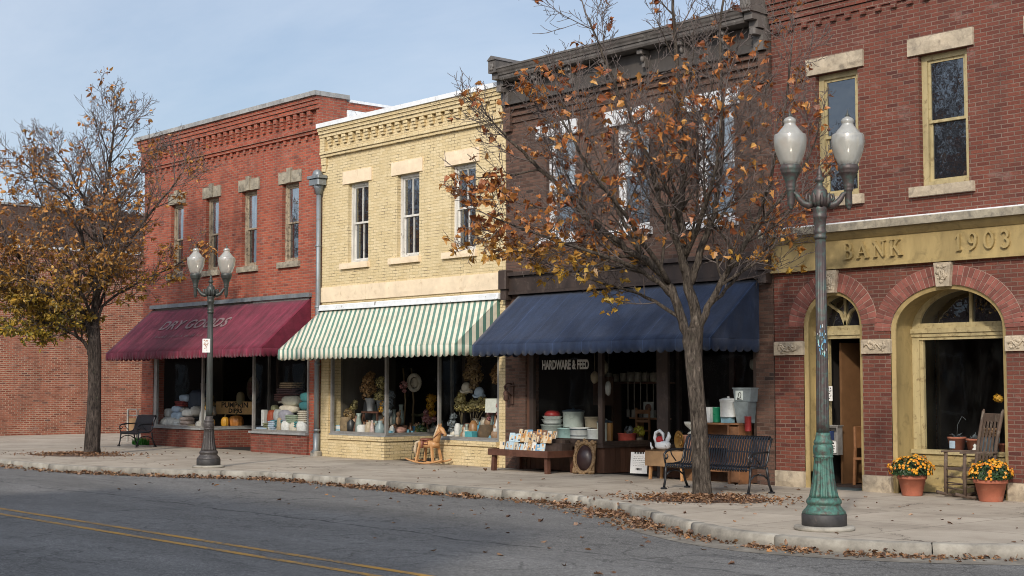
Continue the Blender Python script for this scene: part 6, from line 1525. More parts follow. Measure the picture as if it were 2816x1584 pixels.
# --- right dry goods window
xo = .0
B2 = [
 ('folded_blanket','tan folded blanket at the top of the dark stack in the right dry goods window',-2.48,.75,.80,.4,.14,PT,1.02),
 ('folded_blanket','purple brown blanket under the tan one in the dark stack',-2.50,.75,.92,.42,.13,P('plum cloth',(.12,.07,.075)),.89),
 ('folded_blanket','dusky red folded blanket at the foot of the dark stack',-2.52,.75,.98,.44,.16,P('dusk red cloth',(.15,.06,.05)),.73),
 ('folded_blanket','cream blanket at the very bottom of the dark stack',-2.45,.75,.80,.44,.06,CR,.67),
 ('stack_box','dark box carrying the folded blankets in the right dry goods window',-2.5,.8,.9,.45,.64,PN,.0),
 ('pillow','big cream pillow, upper one in the right dry goods window',-1.98,.48,.68,.34,.22,P('ivory cloth',(.56,.53,.42)),.62),
 ('pillow','big cream pillow, lower one in the right dry goods window',-2.08,.46,.70,.34,.18,CR,.45),
 ('folded_blanket','red blanket behind the cream pillows at the right edge',-1.2,.85,.9,.4,.28,RD_,.85),
 ('folded_blanket','white folded cloth on the red blanket at the right edge',-1.02,.70,.44,.34,.16,WH,1.06),
 ('pillow','denim blue pillow on top of the right edge stack',-1.25,.85,.80,.4,.20,PR,1.26),
 ('folded_blanket','dark cloth under the denim blue pillow',-1.2,.88,.8,.4,.14,PN,1.13),
 ('pillow','teal pillow, upper one at the right edge of the dry goods window',-1.12,.42,.60,.34,.20,TL,.72),
 ('pillow','teal pillow, lower one at the right edge of the dry goods window',-1.10,.40,.62,.34,.18,P('deep teal cloth',(.04,.16,.18)),.54),
 ('rolled_blanket','grey striped rolled blanket below the cream pillows',-2.02,.32,.42,.3,.26,PL,.26),
 ('rolled_blanket','silver grey rolled blanket beside the striped one',-2.32,.30,.22,.3,.27,GY,.26),
 ('folded_blanket','cream folded throw at the right edge below the teal pillows',-1.05,.28,.56,.3,.26,CR,.26),
 ('folded_blanket','sage green throw in the middle of the right window heap',-1.62,.28,.44,.3,.18,P('sage cloth',(.25,.30,.22)),.24),
 ('scarf_roll','rust red scarf roll left in the right dry goods window',-2.66,.30,.26,.26,.30,P('rust cloth',(.30,.055,.02)),.20),
 ('scarf_roll','olive yellow scarf roll behind the rust red one',-2.88,.5,.20,.2,.26,OL,.36),
 ('folded_cloth','teal blue cloth in the lower middle of the right window',-2.25,.24,.52,.24,.16,P('blue teal cloth',(.06,.17,.21)),.14),
 ('folded_cloth','olive cloth in the lower left of the right window',-2.66,.22,.40,.24,.16,OL,.06),
 ('yarn_ball','white yarn ball in the front row of the right window',-1.78,.20,.30,.26,.27,WH,0),
 ('yarn_ball','cream yarn ball beside the white yarn ball',-1.42,.20,.28,.26,.25,CR,0),
 ('yarn_ball','white yarn ball at the right end of the front row',-1.05,.20,.36,.26,.28,P('snow cloth',(.70,.69,.66)),0),
 ('folded_cloth','pale blue cloth standing in front row of the right window',-2.42,.18,.26,.22,.27,PB,0),
 ('doll','small beige rag doll in the front row of the right window',-2.10,.18,.14,.14,.34,PT,0),
 ('folded_cloth','teal cloth under the cream folded throw',-1.12,.24,.50,.26,.13,TL,.15)]
for nm, lb, x, y, w_, d, h, mt, z in B2:
    z *= 1.12; w_ *= 1.06; h *= 1.14
    cat = 'pillow' if nm == 'pillow' else 'box' if nm == 'stack_box' else 'yarn' if nm == 'yarn_ball' else 'doll' if nm == 'doll' else 'textile'
    soft(nm, lb, cat, (x,y,.495+z), w_, d, h, mt, rg.uniform(-.16,.16), layers=1 if nm in ('pillow','yarn_ball','doll','scarf_roll','stack_box','rolled_blanket') else max(2, round(h/.05)), jit=.06)
m = MB(); m.cbox(-.07,.07,-.06,.06,0,.42,.01); m.box(-.025,.025,-.063,-.06,.05,.37); tag(m.build('carton', P('carton white',(.50,.50,.48)), None, (-2.98,.26,.66)), 'narrow upright white carton left in the right dry goods window', 'box')
m = MB(); m.cbox(-.24,.24,-.12,.12,0,.13,.01); tag(m.build('carton', PB, None, (-2.86,.2,.495)), 'low pale blue carton at the bottom left of the right window', 'box')
m = MB(); m.cbox(-.2,.2,-.12,.12,0,.15,.01); tag(m.build('carton', PN, None, (-2.95,.28,.50)), 'low dark carton under the upright white carton', 'box')

# --- yellow shop
D2 = .535
t = thing('side_table','small dark wooden table in the left yellow shop window','table',(1.46,.62,D2)); m = MB(); m.cbox(-.36,.30,-.2,.2,.52,.56,.008); m.build('tabletop', M['table_wood'], t)
for x, y in ((-.30,-.16),(.25,-.16),(.25,.16),(-.30,.16)):
    m = MB(); m.bar((x,y,.52),(x,y,0),.04,.04,(0,1,0)); m.build('leg', M['table_wood'], t)
turned('flower_pail','grey ribbed metal pail on the small dark table','pail',[(.085,0),(.09,.02),(.10,.18),(.14,.30),(.145,.31),(.13,.30)],P('dull zinc',(.30,.31,.32),.5,metal=.4),(1.36,.52,D2+.562))
turned('flower_pail','darker grey pail on the right of the small dark table','pail',[(.08,0),(.11,.26),(.115,.27),(.10,.26)],P('dark zinc',(.16,.17,.18),.5,metal=.4),(1.66,.60,D2+.562))
blooms('dried_flowers','tall brown dried hydrangeas in the ribbed pail','dried flowers',(1.28,.52,D2+.6),[(-.02,0,.70,.155),(-.16,0,.52,.14),(.08,0,.50,.15),(-.08,0,.34,.12),(.0,.05,.82,.11)],.1,'bloom_brown',seed=7)
blooms('dried_flowers','two olive brown dried hydrangeas right of the tall brown ones','dried flowers',(1.70,.58,D2+.6),[(.0,0,.66,.15),(.12,0,.56,.10),(-.04,0,.32,.15)],.1,'bloom_olive',seed=8)
blooms('dried_flowers','small olive dried flower bunch at the left edge of the yellow shop window','dried flowers',(.70,.5,D2+.42),[(0,0,.26,.10),(-.09,0,.20,.07),(.07,0,.36,.06)],.02,'bloom_olive',seed=9)
turned('planter','dark round planter on the far left in the yellow shop window','planter',[(.17,0),(.2,.05),(.17,.42),(.15,.44)],P('charcoal',(.05,.05,.05)),(.98,.8,D2+.35))
turned('wicker_basket','tall brown wicker basket in the lower left of the yellow shop window','basket',[(.15,0),(.19,.05),(.20,.20),(.165,.36),(.18,.42),(.15,.42)],P('wicker',(.22,.155,.085),.8,.4),(.66,.34,D2))
blooms('dried_flowers','brown seed heads filling the tall wicker basket','dried flowers',(.68,.36,D2+.38),[(0,0,.12,.13),(.1,0,.06,.1)],0,'bloom_dull',seed=10)
m = MB(); m.cbox(-.12,.12,-.09,.09,0,.22,.01); m.m = 1; m.box(-.12,.12,-.093,-.09,.13,.2); tag(m.build('carton', [P('carton blue',(.30,.48,.58)),M['paper']], None, (.50,.24,D2)), 'pale blue carton at the left end of the yellow shop window', 'box')
turned('jar','white enamel jar in front of the small dark table','jar',[(.12,0),(.125,.02),(.125,.20),(.10,.23),(.11,.25),(.09,.25)],WH,(1.40,.24,D2))
turned('bottle','brown patterned bottle left of the white enamel jar','bottle',[(.075,0),(.08,.02),(.08,.2),(.05,.28),(.055,.45),(.03,.46)],PC,(1.17,.26,D2))
turned('jar','dark metal canister between wicker basket and brown bottle','jar',[(.1,0),(.1,.3),(.06,.34),(.06,.36)],P('black tin',(.03,.03,.03),.4),(.93,.26,D2))
turned('jar','cream flowered jar right of the white enamel jar','jar',[(.08,0),(.10,.05),(.10,.2),(.07,.28),(.08,.31)],P('flowered cream',(.48,.38,.26),.5,.4),(1.68,.24,D2))
turned('bottle','white and red spindle bottle in the yellow shop window','bottle',[(.05,0),(.065,.1),(.05,.2),(.02,.32),(.025,.36)],P('red white',(.55,.42,.38),.5,.4),(1.87,.20,D2))
blooms('bouquet','blue grey dried bouquet by the mullion of the yellow shop window','dried flowers',(2.15,.5,D2+.2),[(0,0,.75,.13),(.0,-.05,.55,.14),(-.1,0,.45,.10),(.05,-.1,.33,.12)],.02,'bloom_grey',seed=11)
blooms('bouquet','orange and rust dried bouquet beside the blue grey one','dried flowers',(1.90,.46,D2+.3),[(0,0,.32,.085),(.03,0,.45,.06)],.02,'bloom_gold',seed=12)
turned('vase','grey green vase leaning at the mullion in the yellow shop window','vase',[(.08,0),(.13,.08),(.12,.2),(.05,.32),(.06,.36)],P('sea glaze',(.25,.32,.33),.4),(2.16,.22,D2))
# recess side
t = thing('straw_hat','round white straw hat hanging in the yellow shop doorway','hat',beh(3.02,.55,1.78,2.15), radians(30)); m = MB(); m.tube([(.145*cos(2*pi*i/20),0,.18*sin(2*pi*i/20)) for i in range(21)], .05, 8); m.ball((0,.03,0),.10,10,6,(1,.5,1.2)); m.build('brim', P('straw white',(.50,.46,.38)), t)
blooms('hanging_flower','salmon paper flower hanging left of the white straw hat','dried flowers',beh(2.68,.5,1.73,2.05),[(0,0,0,.10),(.03,0,-.14,.05)],0,'bloom_pink',seed=13)
turned('bowl','red rimmed white bowl at the mullion of the yellow shop','bowl',[(.10,0),(.16,.10),(.165,.13),(.12,.17),(.03,.2)],P('red white bowl',(.45,.25,.20),.5,.5),beh(2.78,.34,D2+.03,2.33))
m = MB(); m.cbox(-.16,.16,-.08,.08,0,.22,.01); tag(m.build('carton', P('carton bright blue',(.05,.25,.50)), None, beh(3.10,.6,D2+.03,2.12)), 'bright blue box in the yellow shop window behind the rocking horse', 'box')
blooms('bouquet','pink and white flower bunch above the rocking horse','flowers',beh(3.55,.5,D2+.10,2.18),[(0,0,.36,.11),(.1,0,.28,.08),(-.02,0,.50,.07)],.02,'bloom_pink',seed=14)
blooms('bouquet','second pink flower bunch right of the first, near the mullion','flowers',beh(3.95,.35,D2+.16,2.25),[(0,0,.35,.08),(.08,0,.28,.07)],.02,'bloom_pink',seed=15)
blooms('foliage_bunch','dark green leaf bunch under the pink flowers','plant',beh(3.5,.35,D2+.05,2.28),[(0,0,.16,.12),(.12,0,.12,.1)],.01,'bloom_green',seed=16)
blooms('dried_flowers','golden yellow dried flowers left of the right mullion','dried flowers',beh(3.98,.3,D2+.58,2.3),[(0,0,.32,.13),(-.03,0,.14,.11),(.05,0,-.02,.09)],-.3,'bloom_gold',seed=17)
m = MB(); m.tube([(-.28,0,.5),(-.05,.02,.48),(.2,0,.52)], .035, 7); m.tube([(-.2,0,.5),(-.24,0,.0)], .02, 6); m.tube([(.12,0,.5),(.16,0,.0)], .02, 6); tag(m.build('log_stand', P('mossy log',(.10,.09,.045),.9), None, beh(3.15,.6,D2+.03,1.8)), 'small mossy log stand behind the bright blue box', 'stand')
for i, x in enumerate((2.62,2.80)):
    m = MB(); m.tube([(0,0,0),(.05,.02,.8),(-.02,0,1.6)], .022, 6); tag(m.build('wooden_pole', P('pole wood',(.20,.13,.06)), None, beh(x,.55+.1*i,D2+.03,1.75+.1*i)), ('thin wooden pole leaning by the mullion of the yellow shop','second thin wooden pole a hand right of the first')[i], 'pole')
# right yellow window
blooms('dried_flowers','olive dried hydrangeas at the left of the right yellow shop window','dried flowers',(4.82,.5,D2+.3),[(-.05,0,.55,.13),(.05,0,.42,.13),(-.12,0,.40,.10),(.0,0,.68,.10)],.02,'bloom_olive',seed=18)
blooms('dried_flowers','broad row of olive dried hydrangeas in the right yellow shop window','dried flowers',(5.22,.48,D2+.2),[(-.12,0,.50,.12),(.04,0,.56,.13),(.20,0,.54,.13),(.34,0,.62,.13),(.46,0,.52,.11)],.02,'bloom_olive',seed=19)
blooms('hanging_flowers','large brown dried bunch hanging upside down under the striped awning','dried flowers',(5.22,.5,2.0),[(0,0,.12,.19),(-.12,0,-.05,.16),(.12,0,-.1,.15),(0,0,.32,.16),(.02,0,-.28,.11)],0,'bloom_dull',seed=20)
blooms('hanging_flowers','smaller brown dried bunch hanging near the right pier','dried flowers',(6.02,.5,2.02),[(0,0,-.05,.15),(.1,0,.08,.13),(.22,0,.14,.14),(-.02,0,-.18,.10)],0,'bloom_brown',seed=21)
for i, (x, z, mt) in enumerate(((4.98,1.66,CR),(5.42,1.56,PB))):
    t = thing('sun_hat',('cream cloth hat hanging under the large brown bunch','grey blue cloth hat hanging right of the cream hat')[i],'hat',(x,.5,z)); m = MB(); m.ball((0,0,0),.13,12,7,(1,.8,1)); m.tube([(.15*cos(2*pi*k/16),.11*sin(2*pi*k/16),-.08+.02*sin(k*1.4)) for k in range(17)], .025, 6); m.build('crown', mt, t)
t = thing('table_lamp','table lamp with square white shade in the right yellow shop window','lamp',(6.06,.42,D2)); m = MB(); m.lathe([(.25,0),(.27,.0),(.255,.30),(.24,.30)], 4)
for v in m.v: v.z += .60
for v in m.v: v.x, v.y = (v.x*cos(pi/4)-v.y*sin(pi/4)), (v.x*sin(pi/4)+v.y*cos(pi/4))*.7
m.smooth = False; m.sm = [False]*len(m.sm); m.build('shade', P('lamp shade white',(.66,.68,.62)), t); m = MB(); m.lathe([(.11,0),(.12,.02),(.05,.06),(.03,.15),(.055,.3),(.03,.42),(.012,.62)], 12); m.build('stand', P('lamp brown',(.20,.09,.04)), t)
turned('vase','slim white vase under the row of hydrangeas','vase',[(.05,0),(.075,.1),(.07,.26),(.04,.33)],WH,(4.92,.3,D2+.02)); turned('vase','brown glazed vase under the row of hydrangeas','vase',[(.08,0),(.13,.12),(.11,.3),(.05,.36)],PC,(5.2,.36,D2)); turned('vase','amber dappled vase right of the brown glazed vase','vase',[(.08,0),(.12,.15),(.1,.33),(.04,.42)],P('amber glaze',(.30,.15,.06),.4,.4),(5.42,.34,D2))
turned('pot','small white pot in the front of the right yellow shop window','pot',[(.08,0),(.10,.10),(.09,.1)],WH,(4.78,.20,D2)); turned('pot','tiny white pot right of the small white pot','pot',[(.05,0),(.06,.10),(.05,.1)],CR,(5.05,.18,D2))
m = MB(); m.cbox(-.12,.12,-.09,.09,0,.16,.01); tag(m.build('carton', P('carton teal',(.08,.36,.40)), None, (5.48,.22,D2+.03)), 'small turquoise box in the right yellow shop window', 'box')
m = MB(); m.cbox(-.14,.14,-.09,.09,0,.13,.01); tag(m.build('carton', P('carton cyan',(.10,.34,.48)), None, (5.86,.28,D2+.20)), 'small blue box behind the turquoise box', 'box')
blooms('bouquet','grey leaf bunch at the mullion of the right yellow shop window','dried flowers',(4.70,.32,D2),[(0,0,.35,.10),(.03,0,.20,.11),(.04,0,.50,.08)],.02,'bloom_grey',seed=23)
turned('wicker_basket','dark wicker basket in the right yellow shop window','basket',[(.15,0),(.19,.1),(.19,.22),(.16,.3),(.16,.34)],P('dark wicker',(.10,.065,.035),.85,.4),(6.0,.22,D2)); blooms('dried_flowers','rust red dried flowers right beside the lamp shade','flowers',(6.42,.26,D2+.4),[(0,0,.35,.10),(.0,0,.2,.09)],0,'bloom_pink',seed=24)
t = thing('white_boot_vase','white curved horn shaped vase at the right end of the yellow shop window','vase',(6.28,.22,D2)); m = MB(); m.tube([(-.22,0,.03),(-.10,0,.06),(.0,0,.16),(.06,0,.32),(.10,0,.48)], [.02,.05,.065,.05,.03], 8); m.build('body', WH, t)
blooms('doll_bunch','rust red hanging doll like bunch beside the hydrangea row','ornament',(5.82,.46,1.12),[(0,0,0,.07),(.0,0,.12,.05),(-.01,0,-.12,.05)],0,'bloom_pink',seed=25)

# --- hardware store
D3 = .565
enam = lambda n_, c: P('enamel '+n_, c, .32, .12)
def bucket(label, loc, r, h, mat, lid=None, band=None, taper=.92, handle=False):
    t = thing('bucket', label, 'bucket', loc); m = MB(); m.lathe([(r*taper,0),(r*taper,.01),(r,h-.02),(r*1.05,h-.015),(r*1.05,h),(r*.96,h),(r*.93,h-.02),(0,h-.02)], 22); m.build('body', mat, t)
    if lid: m = MB(); m.lathe([(r*1.07,h),(r*1.08,h+.02),(r*.6,h+.045),(.02,h+.05),(.025,h+.07),(0,h+.08)], 22); m.build('lid', lid, t)
    if band:
        m = MB()
        for z in (h*.45,h*.86): m.lathe([(r*(taper+(1-taper)*z/h)+.002,z),(r*(taper+(1-taper)*z/h)+.005,z+.004),(r*(taper+(1-taper)*z/h)+.005,z+.016),(r*(taper+(1-taper)*z/h)+.002,z+.02)], 22)
        m.build('band', band, t)
    if handle: m = MB(); m.tube([(r*1.02*cos(pi*i/10), -r*.5*sin(pi*i/10)-.02, h-.04-.10*sin(pi*i/10)) for i in range(11)], .006, 5); m.build('handle', M['steel'], t)
    return t
E1, E2, E3, E4 = enam('grey',(.36,.40,.37)), enam('mint',(.33,.48,.46)), enam('white',(.62,.64,.62)), enam('ivory',(.60,.62,.54))
DK = P('dark rim',(.03,.045,.06),.4)
bucket('grey enamel bucket in the front left of the hardware window',(7.86,.42,D3),.235,.35,E1); bucket('mint green enamel bucket beside the grey one',(8.33,.42,D3),.215,.29,E2,handle=True); bucket('white enamel bucket with dark blue bands',(8.80,.30,D3),.205,.31,E3,band=DK); bucket('small white bucket between the banded bucket and the tall ivory can',(9.18,.32,D3),.135,.29,E3); bucket('tall ivory can with dark rim by the window post',(9.40,.40,D3),.15,.42,E4,lid=DK,taper=.97)
bucket('big pale grey lidded crock on the second row of the hardware window',(8.28,.62,D3+.30),.22,.32,E1,lid=DK,taper=.98); bucket('tan galvanised pail behind the banded bucket',(8.75,.75,D3+.30),.20,.22,P('tan tin',(.24,.20,.14),.5),handle=True)
m = MB(); m.cbox(-.25,.25,-.12,.2,0,.30,.01); tag(m.build('crate', P('crate wood',(.22,.12,.06)), None, (8.28,.72,D3)), 'wooden crate under the big lidded crock', 'crate'); m = MB(); m.cbox(-.22,.22,-.12,.2,0,.30,.01); tag(m.build('crate', M['crate wood'], None, (8.78,.78,D3)), 'wooden crate under the tan galvanised pail', 'crate')
turned('basin','white enamel basin with dark rim on the grey bucket','basin',[(.17,0),(.20,.05),(.225,.10),(.235,.105),(.2,.1)],E3,(7.86,.42,D3+.352)); turned('basin','upper white enamel basin on the basin stack','basin',[(.16,0),(.21,.06),(.225,.065),(.2,.06)],E3,(7.86,.42,D3+.46)); turned('bowl','dark red enamel bowl upside down on the basin stack','bowl',[(.17,0),(.165,.05),(.11,.10),(.02,.115),(0,.115)],enam('red',(.24,.02,.02)),(7.86,.42,D3+.528))
bucket('red woven bucket in the hardware doorway',beh(10.02,.40,D3+.02,9.45),.185,.21,P('red woven',(.33,.055,.04),.7,.3),taper=.96); blooms('potted_plant','yellow flowering pot plant beside the red bucket','plant',beh(10.36,.36,D3+.03,9.52),[(-.08,0,.26,.07),(.04,0,.28,.09),(.1,0,.22,.06)],.02,'bloom_yellow',seed=30); blooms('potted_plant','grey seed head bunch in the red woven bucket','plant',beh(10.05,.42,D3+.2,9.45),[(0,0,.09,.09)],0,'bloom_grey',seed=31)
turned('pot','dark patterned pot under the yellow flowers','pot',[(.09,0),(.11,.1),(.10,.13),(.06,.13)],P('patterned pot',(.16,.13,.10),.6,.5),beh(10.36,.36,D3+.03,9.52))
m = MB(); m.cbox(-.05,.05,-.04,.04,0,.42,.01); tag(m.build('oil_lamp', P('amber tin',(.20,.10,.03),.4), None, (9.62,.32,D3)), 'tall amber tin by the hardware window post', 'tin')
t = thing('small_chair','small wooden chair standing in the hardware doorway display','chair',beh(10.10,.6,D3+.03,9.1)); m = MB(); m.box(-.2,.2,-.18,.18,.24,.27); m.build('seat', M['cab_wood'], t); m = MB(); m.box(-.2,-.165,.15,.18,.27,.72); m.box(.165,.2,.15,.18,.27,.72); m.box(-.165,.165,.15,.18,.60,.68); m.box(-.165,.165,.15,.18,.42,.47); m.build('backrest', M['cab_wood'], t)
for x, y in ((-.18,-.16),(.18,-.16),(.18,.16),(-.18,.16)): m = MB(); m.bar((x,y,.24),(x,y,0),.035,.035,(0,1,0)); m.build('leg', M['cab_wood'], t)
t = thing('framed_print','small framed print standing on a shelf in the hardware doorway','picture',beh(10.40,.6,1.1,9.2)); m = MB(); m.box(-.14,.14,0,.02,0,.32); m.build('frame', P('print white',(.40,.40,.37)), t); m = MB(); m.lathe([(.05,0),(.09,0),(.09,.004),(.05,.004)],18)
for v in m.v: v.x, v.y, v.z = v.x, -.004-v.z, v.y+.19
m.build('print', PC, t)
m = MB(); m.box(-.5,.5,-.1,.1,0,.035); m.box(.42,.45,-.1,.1,-.5,0); m.box(-.3,-.27,-.1,.1,-.5,0); tag(m.build('shelf_board', M['cab_wood'], None, beh(10.35,.70,1.06,9.1)), 'brown shelf board behind the small chair in the hardware doorway', 'shelf')
for i, (x, z, r, mt) in enumerate(((9.36,2.18,.15,PT),(9.12,1.98,.12,PT),(9.50,1.76,.09,WH))):
    m = MB(); m.ball((0,0,0), r, 12, 8, (.8,.6,1.0 if i < 2 else 1.6), jit=.08); m.tube([(0,0,r),(.01,0,r+1.2)], .004, 4); tag(m.build('hanging_sponge', P('sponge %d'%i, ((.27,.23,.16),(.24,.19,.12),(.40,.39,.35))[i]), None, (x,.4,z-.1)), ('big tan natural sponge hanging beside the window lettering','smaller tan sponge hanging left below the big one','long white mop head hanging by the window post')[i], 'sponge')
m = MB(); m.box(-.3,.3,0,.02,0,.6); tag(m.build('wall_poster', P('dark poster',(.085,.045,.028)), None, (8.15,1.6,1.3)), 'dim brown poster at the back of the hardware window', 'poster')
# right side, on the cabinet
CZ = 1.063
def boxbin(label, loc, w_, d, h, mat, name='metal_bin', cat='bin', lidm=None, tap=.8):
    t = thing(name, label, cat, loc); m = MB(); a = [m.pt(p) for p in ((-w_*tap/2,-d*tap/2,0),(w_*tap/2,-d*tap/2,0),(w_*tap/2,d*tap/2,0),(-w_*tap/2,d*tap/2,0),(-w_/2,-d/2,h),(w_/2,-d/2,h),(w_/2,d/2,h),(-w_/2,d/2,h))]
    for q in ((0,1,5,4),(1,2,6,5),(2,3,7,6),(3,0,4,7),(3,2,1,0),(4,5,6,7)): m.face([a[i] for i in q])
    m.build('body', mat, t)
    if lidm: m = MB(); m.box(-w_/2-.01,w_/2+.01,-d/2-.01,d/2+.01,h+.001,h+.025); m.build('lid', lidm, t)
    return t
GM = P('galvanised',(.22,.26,.27),.4,.2,metal=.35)
boxbin('wide white enamel tub on the cabinet, right beside the tree trunk',(12.52,-.12,CZ),.42,.3,.27,E3,'tub','tub',tap=.95)
bucket('bright green enamel jug on the cabinet right of the white tub',(12.77,-.14,CZ),.075,.27,enam('green',(.01,.20,.10)),taper=.9); bucket('dark blue glass jar on the cabinet',(12.94,-.02,CZ),.06,.28,enam('blue',(.02,.06,.13)),taper=.95)
boxbin('low pale blue tin box on the front of the cabinet',(13.06,-.18,CZ),.20,.14,.10,enam('sky',(.25,.42,.48)),'tin_box','tin',tap=1)
bucket('white enamel pot with dark handle standing on the pale blue tin',(13.06,-.16,CZ+.10),.15,.29,E3,lid=E3,taper=.97)
boxbin('grey blue galvanised bin on the right end of the cabinet',(13.40,-.08,CZ),.34,.30,.37,GM,tap=.72)
t = boxbin('grey tin box with a black emblem stacked on the galvanised bin',(13.42,-.08,CZ+.375),.40,.28,.22,GM,'tin_box','tin',GM,tap=.9)
m = MB(); m.box(-.145,.02,-.139,-.136,.03,.19); m.build('label_card', P('pale card',(.48,.54,.52)), t); m = MB(); m.ribbon([(-.10,.05),(-.08,.10),(-.07,.15),(-.04,.165),(-.02,.13),(-.03,.07),(-.10,.05)], .012, -.142, -.139); m.ribbon([(-.11,.04),(-.01,.045)], .012, -.142, -.139); m.build('emblem', M['ink'], t)
bucket('small red tin at the right end of the cabinet',(13.50,-.16,CZ-.14),.06,.26,enam('tin red',(.22,.02,.02)),taper=1)
turned('white_urn','chipped white stone urn left of the tree trunk','urn',[(.10,0),(.12,.03),(.05,.08),(.16,.18),(.18,.24),(.15,.24)],P('chalk white',(.50,.50,.44),.8,.3),(12.10,.0,.82)); m = MB(); m.cbox(-.18,.2,-.14,.14,0,.26,.01); tag(m.build('carton', P('salmon carton',(.42,.22,.14)), None, (12.10,.0,.56)), 'salmon carton under the chipped white urn', 'box'); m = MB(); m.cbox(-.2,.2,-.12,.12,0,.56,.01); tag(m.build('crate', M['crate wood'], None, (12.12,.0,0)), 'wooden crate on the pavement below the salmon carton', 'crate')
turned('white_jug','tall white jug on the cabinet half hidden by the tree trunk','jug',[(.09,0),(.11,.06),(.10,.25),(.07,.34),(.08,.42)],P('chalk white'),(12.28,-.02,CZ))
m = MB(); m.pillow((0,0,0),.16,.10,.20,0,.8); m.tube([(0,0,.1),(.05,0,.35)], .006, 4); tag(m.build('hanging_shell', P('grey shell',(.20,.19,.16)), None, (13.18,.4,2.10)), 'dim grey shell shape hanging under the navy awning near the right pier', 'ornament')
# --- bank bay window
Bz = .665; by = .6+.25
def small_pot(label, x, r, h, plant=None, seed=0):
    t = thing('plant_pot', label, 'plant pot', (x,by,Bz)); m = MB(); m.lathe([(r*.72,0),(r*.95,h-.03),(r,h-.03),(r,h),(r*.85,h),(0,h-.02)], 18); m.build('pot', M['terracotta'], t)
    if plant:
        r2 = random.Random(seed); m = MB()
        for i in range(16):
            a = r2.uniform(0,6.28); leaf_shape(m, Vector((0,0,h-.02)), Vector((cos(a),sin(a),r2.uniform(.2,1))), UP, r2.uniform(.08,.15), r2, False)
        m.tube([(0,0,h),(.02,0,h+.2),(.10,0,h+.33),(.17,0,h+.28)] if seed == 1 else [(0,0,h),(.02,0,h+.1)], .004, 4); m.build('plant', M['bloom_grey'], t)
    return t
pt_ = small_pot('terracotta pot with a trailing plant and blue label in the bank bay window', 16.98, .15, .23, True, 1); m = MB(); m.box(-.05,.05,-.138,-.130,.05,.17); m.build('label_sticker', PB, pt_)
small_pot('wide plain terracotta pot in the middle of the bank bay window', 17.30, .14, .21, True, 2); small_pot('small terracotta pot at the right of the bank window sill', 17.80, .08, .15)
boxbin('grey blue tin pail in the bank bay window',(17.56,by,Bz),.25,.2,.24,P('blue grey tin',(.22,.30,.36),.45),'tin_pail','pail',tap=.88)
soft('rope_bundle','brown rope bundle lying on the grey blue tin pail','rope',(17.56,by,Bz+.245),.26,.18,.14,P('rope brown',(.30,.17,.085)),0,3)
turned('figurine','tiny white figurine between the pots in the bank bay window','figurine',[(.03,0),(.045,.05),(.02,.08),(.03,.11),(.0,.14)],WH,(17.40,by-.16,Bz),10)
blooms('orange_flower','single orange flower on a thin stem in the bank bay window','flower',(17.72,by,Bz),[(0,0,.86,.06),(.05,0,.84,.05)],.0,'bloom_gold',seed=41)
m = MB(); m.box(-.02,.02,-.01,.01,0,.5); m.box(.10,.14,-.01,.01,0,.5); m.box(.02,.10,-.01,.01,.3,.33); tag(m.build('small_easel', M['cab_wood'], None, (18.05,by+.05,Bz+.3)), 'small wooden easel behind the rocking chair in the bank bay window', 'easel')
t = thing('pendant_bulb','small glowing pendant bulb deep inside the bank','lamp',(17.45,2.2,2.52)); m = MB(); m.ball((0,0,0),.03,10,6,(1,1,1.4)); g, n_, p_, o_ = new_mat('bulb glow'); plink(n_, p_, Base_Color=(1,.6,.2)); p_.inputs['Emission Color'].default_value = (1,.42,.10,1); p_.inputs['Emission Strength'].default_value = 5; m.build('bulb', g, t); m = MB(); m.tube([(0,0,.04),(0,0,.85)], .005, 4); m.build('cord', M['black_iron'], t)

# many small alike goods: one mesh each, copied; nothing tells the copies apart
def many(name, label, cat, group, build, mats, spots):
    m = MB(); build(m); o = m.build(name, mats)
    tag(o, label, cat, group)
    for i, (x, y, z, s_) in enumerate(spots):
        c = o if i == 0 else o.copy()
        if i: COL.objects.link(c)
        c.location = (x, y, z); c.scale = (s_,)*3; c.rotation_euler = (0,0,rg.uniform(-.6,.6))
def deck(x0, x1, y0, y1, z, k): return [(rg.uniform(x0,x1), rg.uniform(y0,y1), z, rg.uniform(.9,1.45)) for _ in range(k)]
def rec(k): return [beh(rg.uniform(2.95,4.3), rg.uniform(.2,.5), D2+.05, rg.uniform(1.95,2.4))+(rg.uniform(.8,1.3),) for _ in range(k)]
D2S = D2+.242
fl_ = lambda k: deck(.6,2.35,.22,.58,D2,k)+deck(.65,2.15,.70,.92,D2S,k//2+2); fr_ = lambda k: deck(4.75,6.5,.20,.55,D2,k)+deck(4.9,6.45,.66,.92,D2S,k//2+2)
many('small_bottle','small brown bottle among the crowded goods on the yellow shop floor','bottle','small bottles in the yellow shop window',lambda m: m.lathe([(.045,0),(.05,.02),(.05,.13),(.02,.19),(.022,.24),(.015,.24)],12),[P('bottle brown',(.16,.075,.035),.3)],fl_(6)+fr_(7)+rec(5))
many('small_jar','small cream jar among the crowded goods on the yellow shop floor','jar','small jars in the yellow shop window',lambda m: m.lathe([(.05,0),(.07,.03),(.07,.11),(.05,.15),(.058,.17),(.04,.17)],12),[P('jar cream',(.56,.50,.40),.4)],fl_(6)+fr_(7)+rec(4))
many('figurine','small dappled figurine among the crowded goods in the yellow shop','figurine','figurines in the yellow shop window',lambda m: (m.ball((0,0,.09),.075,10,6,(1,.8,1.2)), m.ball((.02,0,.22),.05,9,6), m.ball((.03,.03,.28),.02,6,4)),[P('figurine clay',(.36,.22,.13),.6,.4)],fl_(5)+fr_(6)+rec(5))
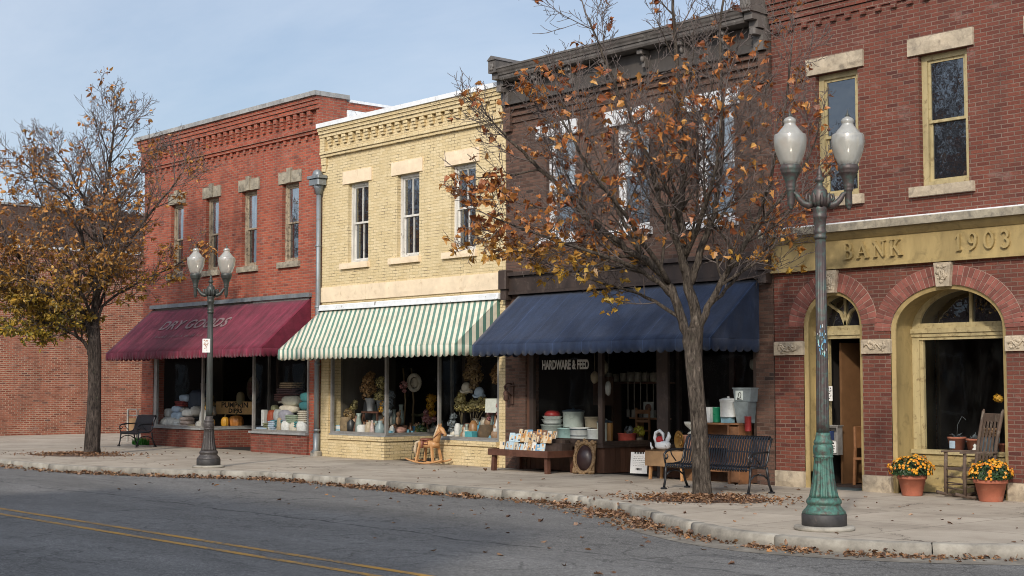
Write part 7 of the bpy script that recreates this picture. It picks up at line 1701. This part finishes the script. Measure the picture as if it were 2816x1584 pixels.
many('small_tin','small sky blue tin among the crowded goods in the yellow shop','tin','small tins in the yellow shop window',lambda m: m.cbox(-.07,.07,-.05,.05,0,.11,.008),[P('tin sky',(.16,.38,.50),.4)],fl_(3)+fr_(5)+rec(4))
many('grey_vase','slim grey green vase among the crowded goods in the yellow shop','vase','grey green vases in the yellow shop window',lambda m: m.lathe([(.04,0),(.06,.06),(.055,.2),(.03,.30),(.045,.36),(.03,.36)],12),[P('vase sage',(.24,.29,.26),.35,.3)],fl_(4)+fr_(5)+rec(3))
many('white_plate','white plate standing among the goods in the yellow shop','plate','white plates in the yellow shop window',lambda m: (m.ball((0,0,.11),.11,16,5,(1,.12,1)),),[P('plate white',(.62,.61,.57),.35)],fl_(2)+fr_(3)+rec(2))
many('paint_tin','dull metal tin on the back shelf of the hardware window','tin','tins on the back shelf of the hardware store',lambda m: m.lathe([(.07,0),(.075,.0),(.075,.17),(.06,.18)],14),[P('dull tin',(.30,.27,.22),.4,.4)],[(7.8+.22*i,2.12,1.795,rg.uniform(.9,1.2)) for i in range(8)])
many('hanging_tool','long handled tool hanging in the dim hardware doorway','tool','tools hanging in the hardware doorway',lambda m: (m.tube([(0,0,0),(0,0,.8)],.012,6), m.cbox(-.06,.06,-.01,.01,-.16,.0,.004)),[P('tool grey',(.22,.19,.16),.5,.3)],[beh(9.95+.17*i,.5,1.25,8.7+.1*i)+(1,) for i in range(6)])
many('small_can','small ivory can between the buckets of the hardware window','can','small cans in the hardware window',lambda m: m.lathe([(.06,0),(.062,.0),(.062,.13),(.05,.14)],14),[P('can ivory',(.55,.52,.43),.35,.3)],deck(7.8,9.5,.75,1.0,D3+.32,6)+deck(11.6,12.2,.5,.9,D3,4))
many('folded_textile','folded textile on the dim back shelf of the dry goods shop','textile','textiles on the dry goods back shelf',lambda m: [m.pillow((0,0,.03+.06*k),.36,.26,.065,0,.4,jit=.03,rng=rg) for k in range(3)],[P('shelf cloth',(.42,.33,.26),.9,.4)],[(-2.75+.42*i,2.33,z,1) for i in range(5) for z in (1.545,2.145)])
many('cloth_heap','soft pale cloth bundle tucked into the heaps in the dry goods windows','textile','cloth bundles in the dry goods windows',lambda m: m.pillow((0,0,.10),.34,.26,.22,0,.75,jit=.10,rng=rg),[P('bundle cloth',(.54,.51,.46),.9,.25)],deck(-8.5,-6.3,.28,.5,D1,7)+deck(-8.3,-6.6,.6,.8,D1+.34,6)+deck(-2.7,-.9,.25,.4,D1+.02,4))
print('objects', len(bpy.data.objects))
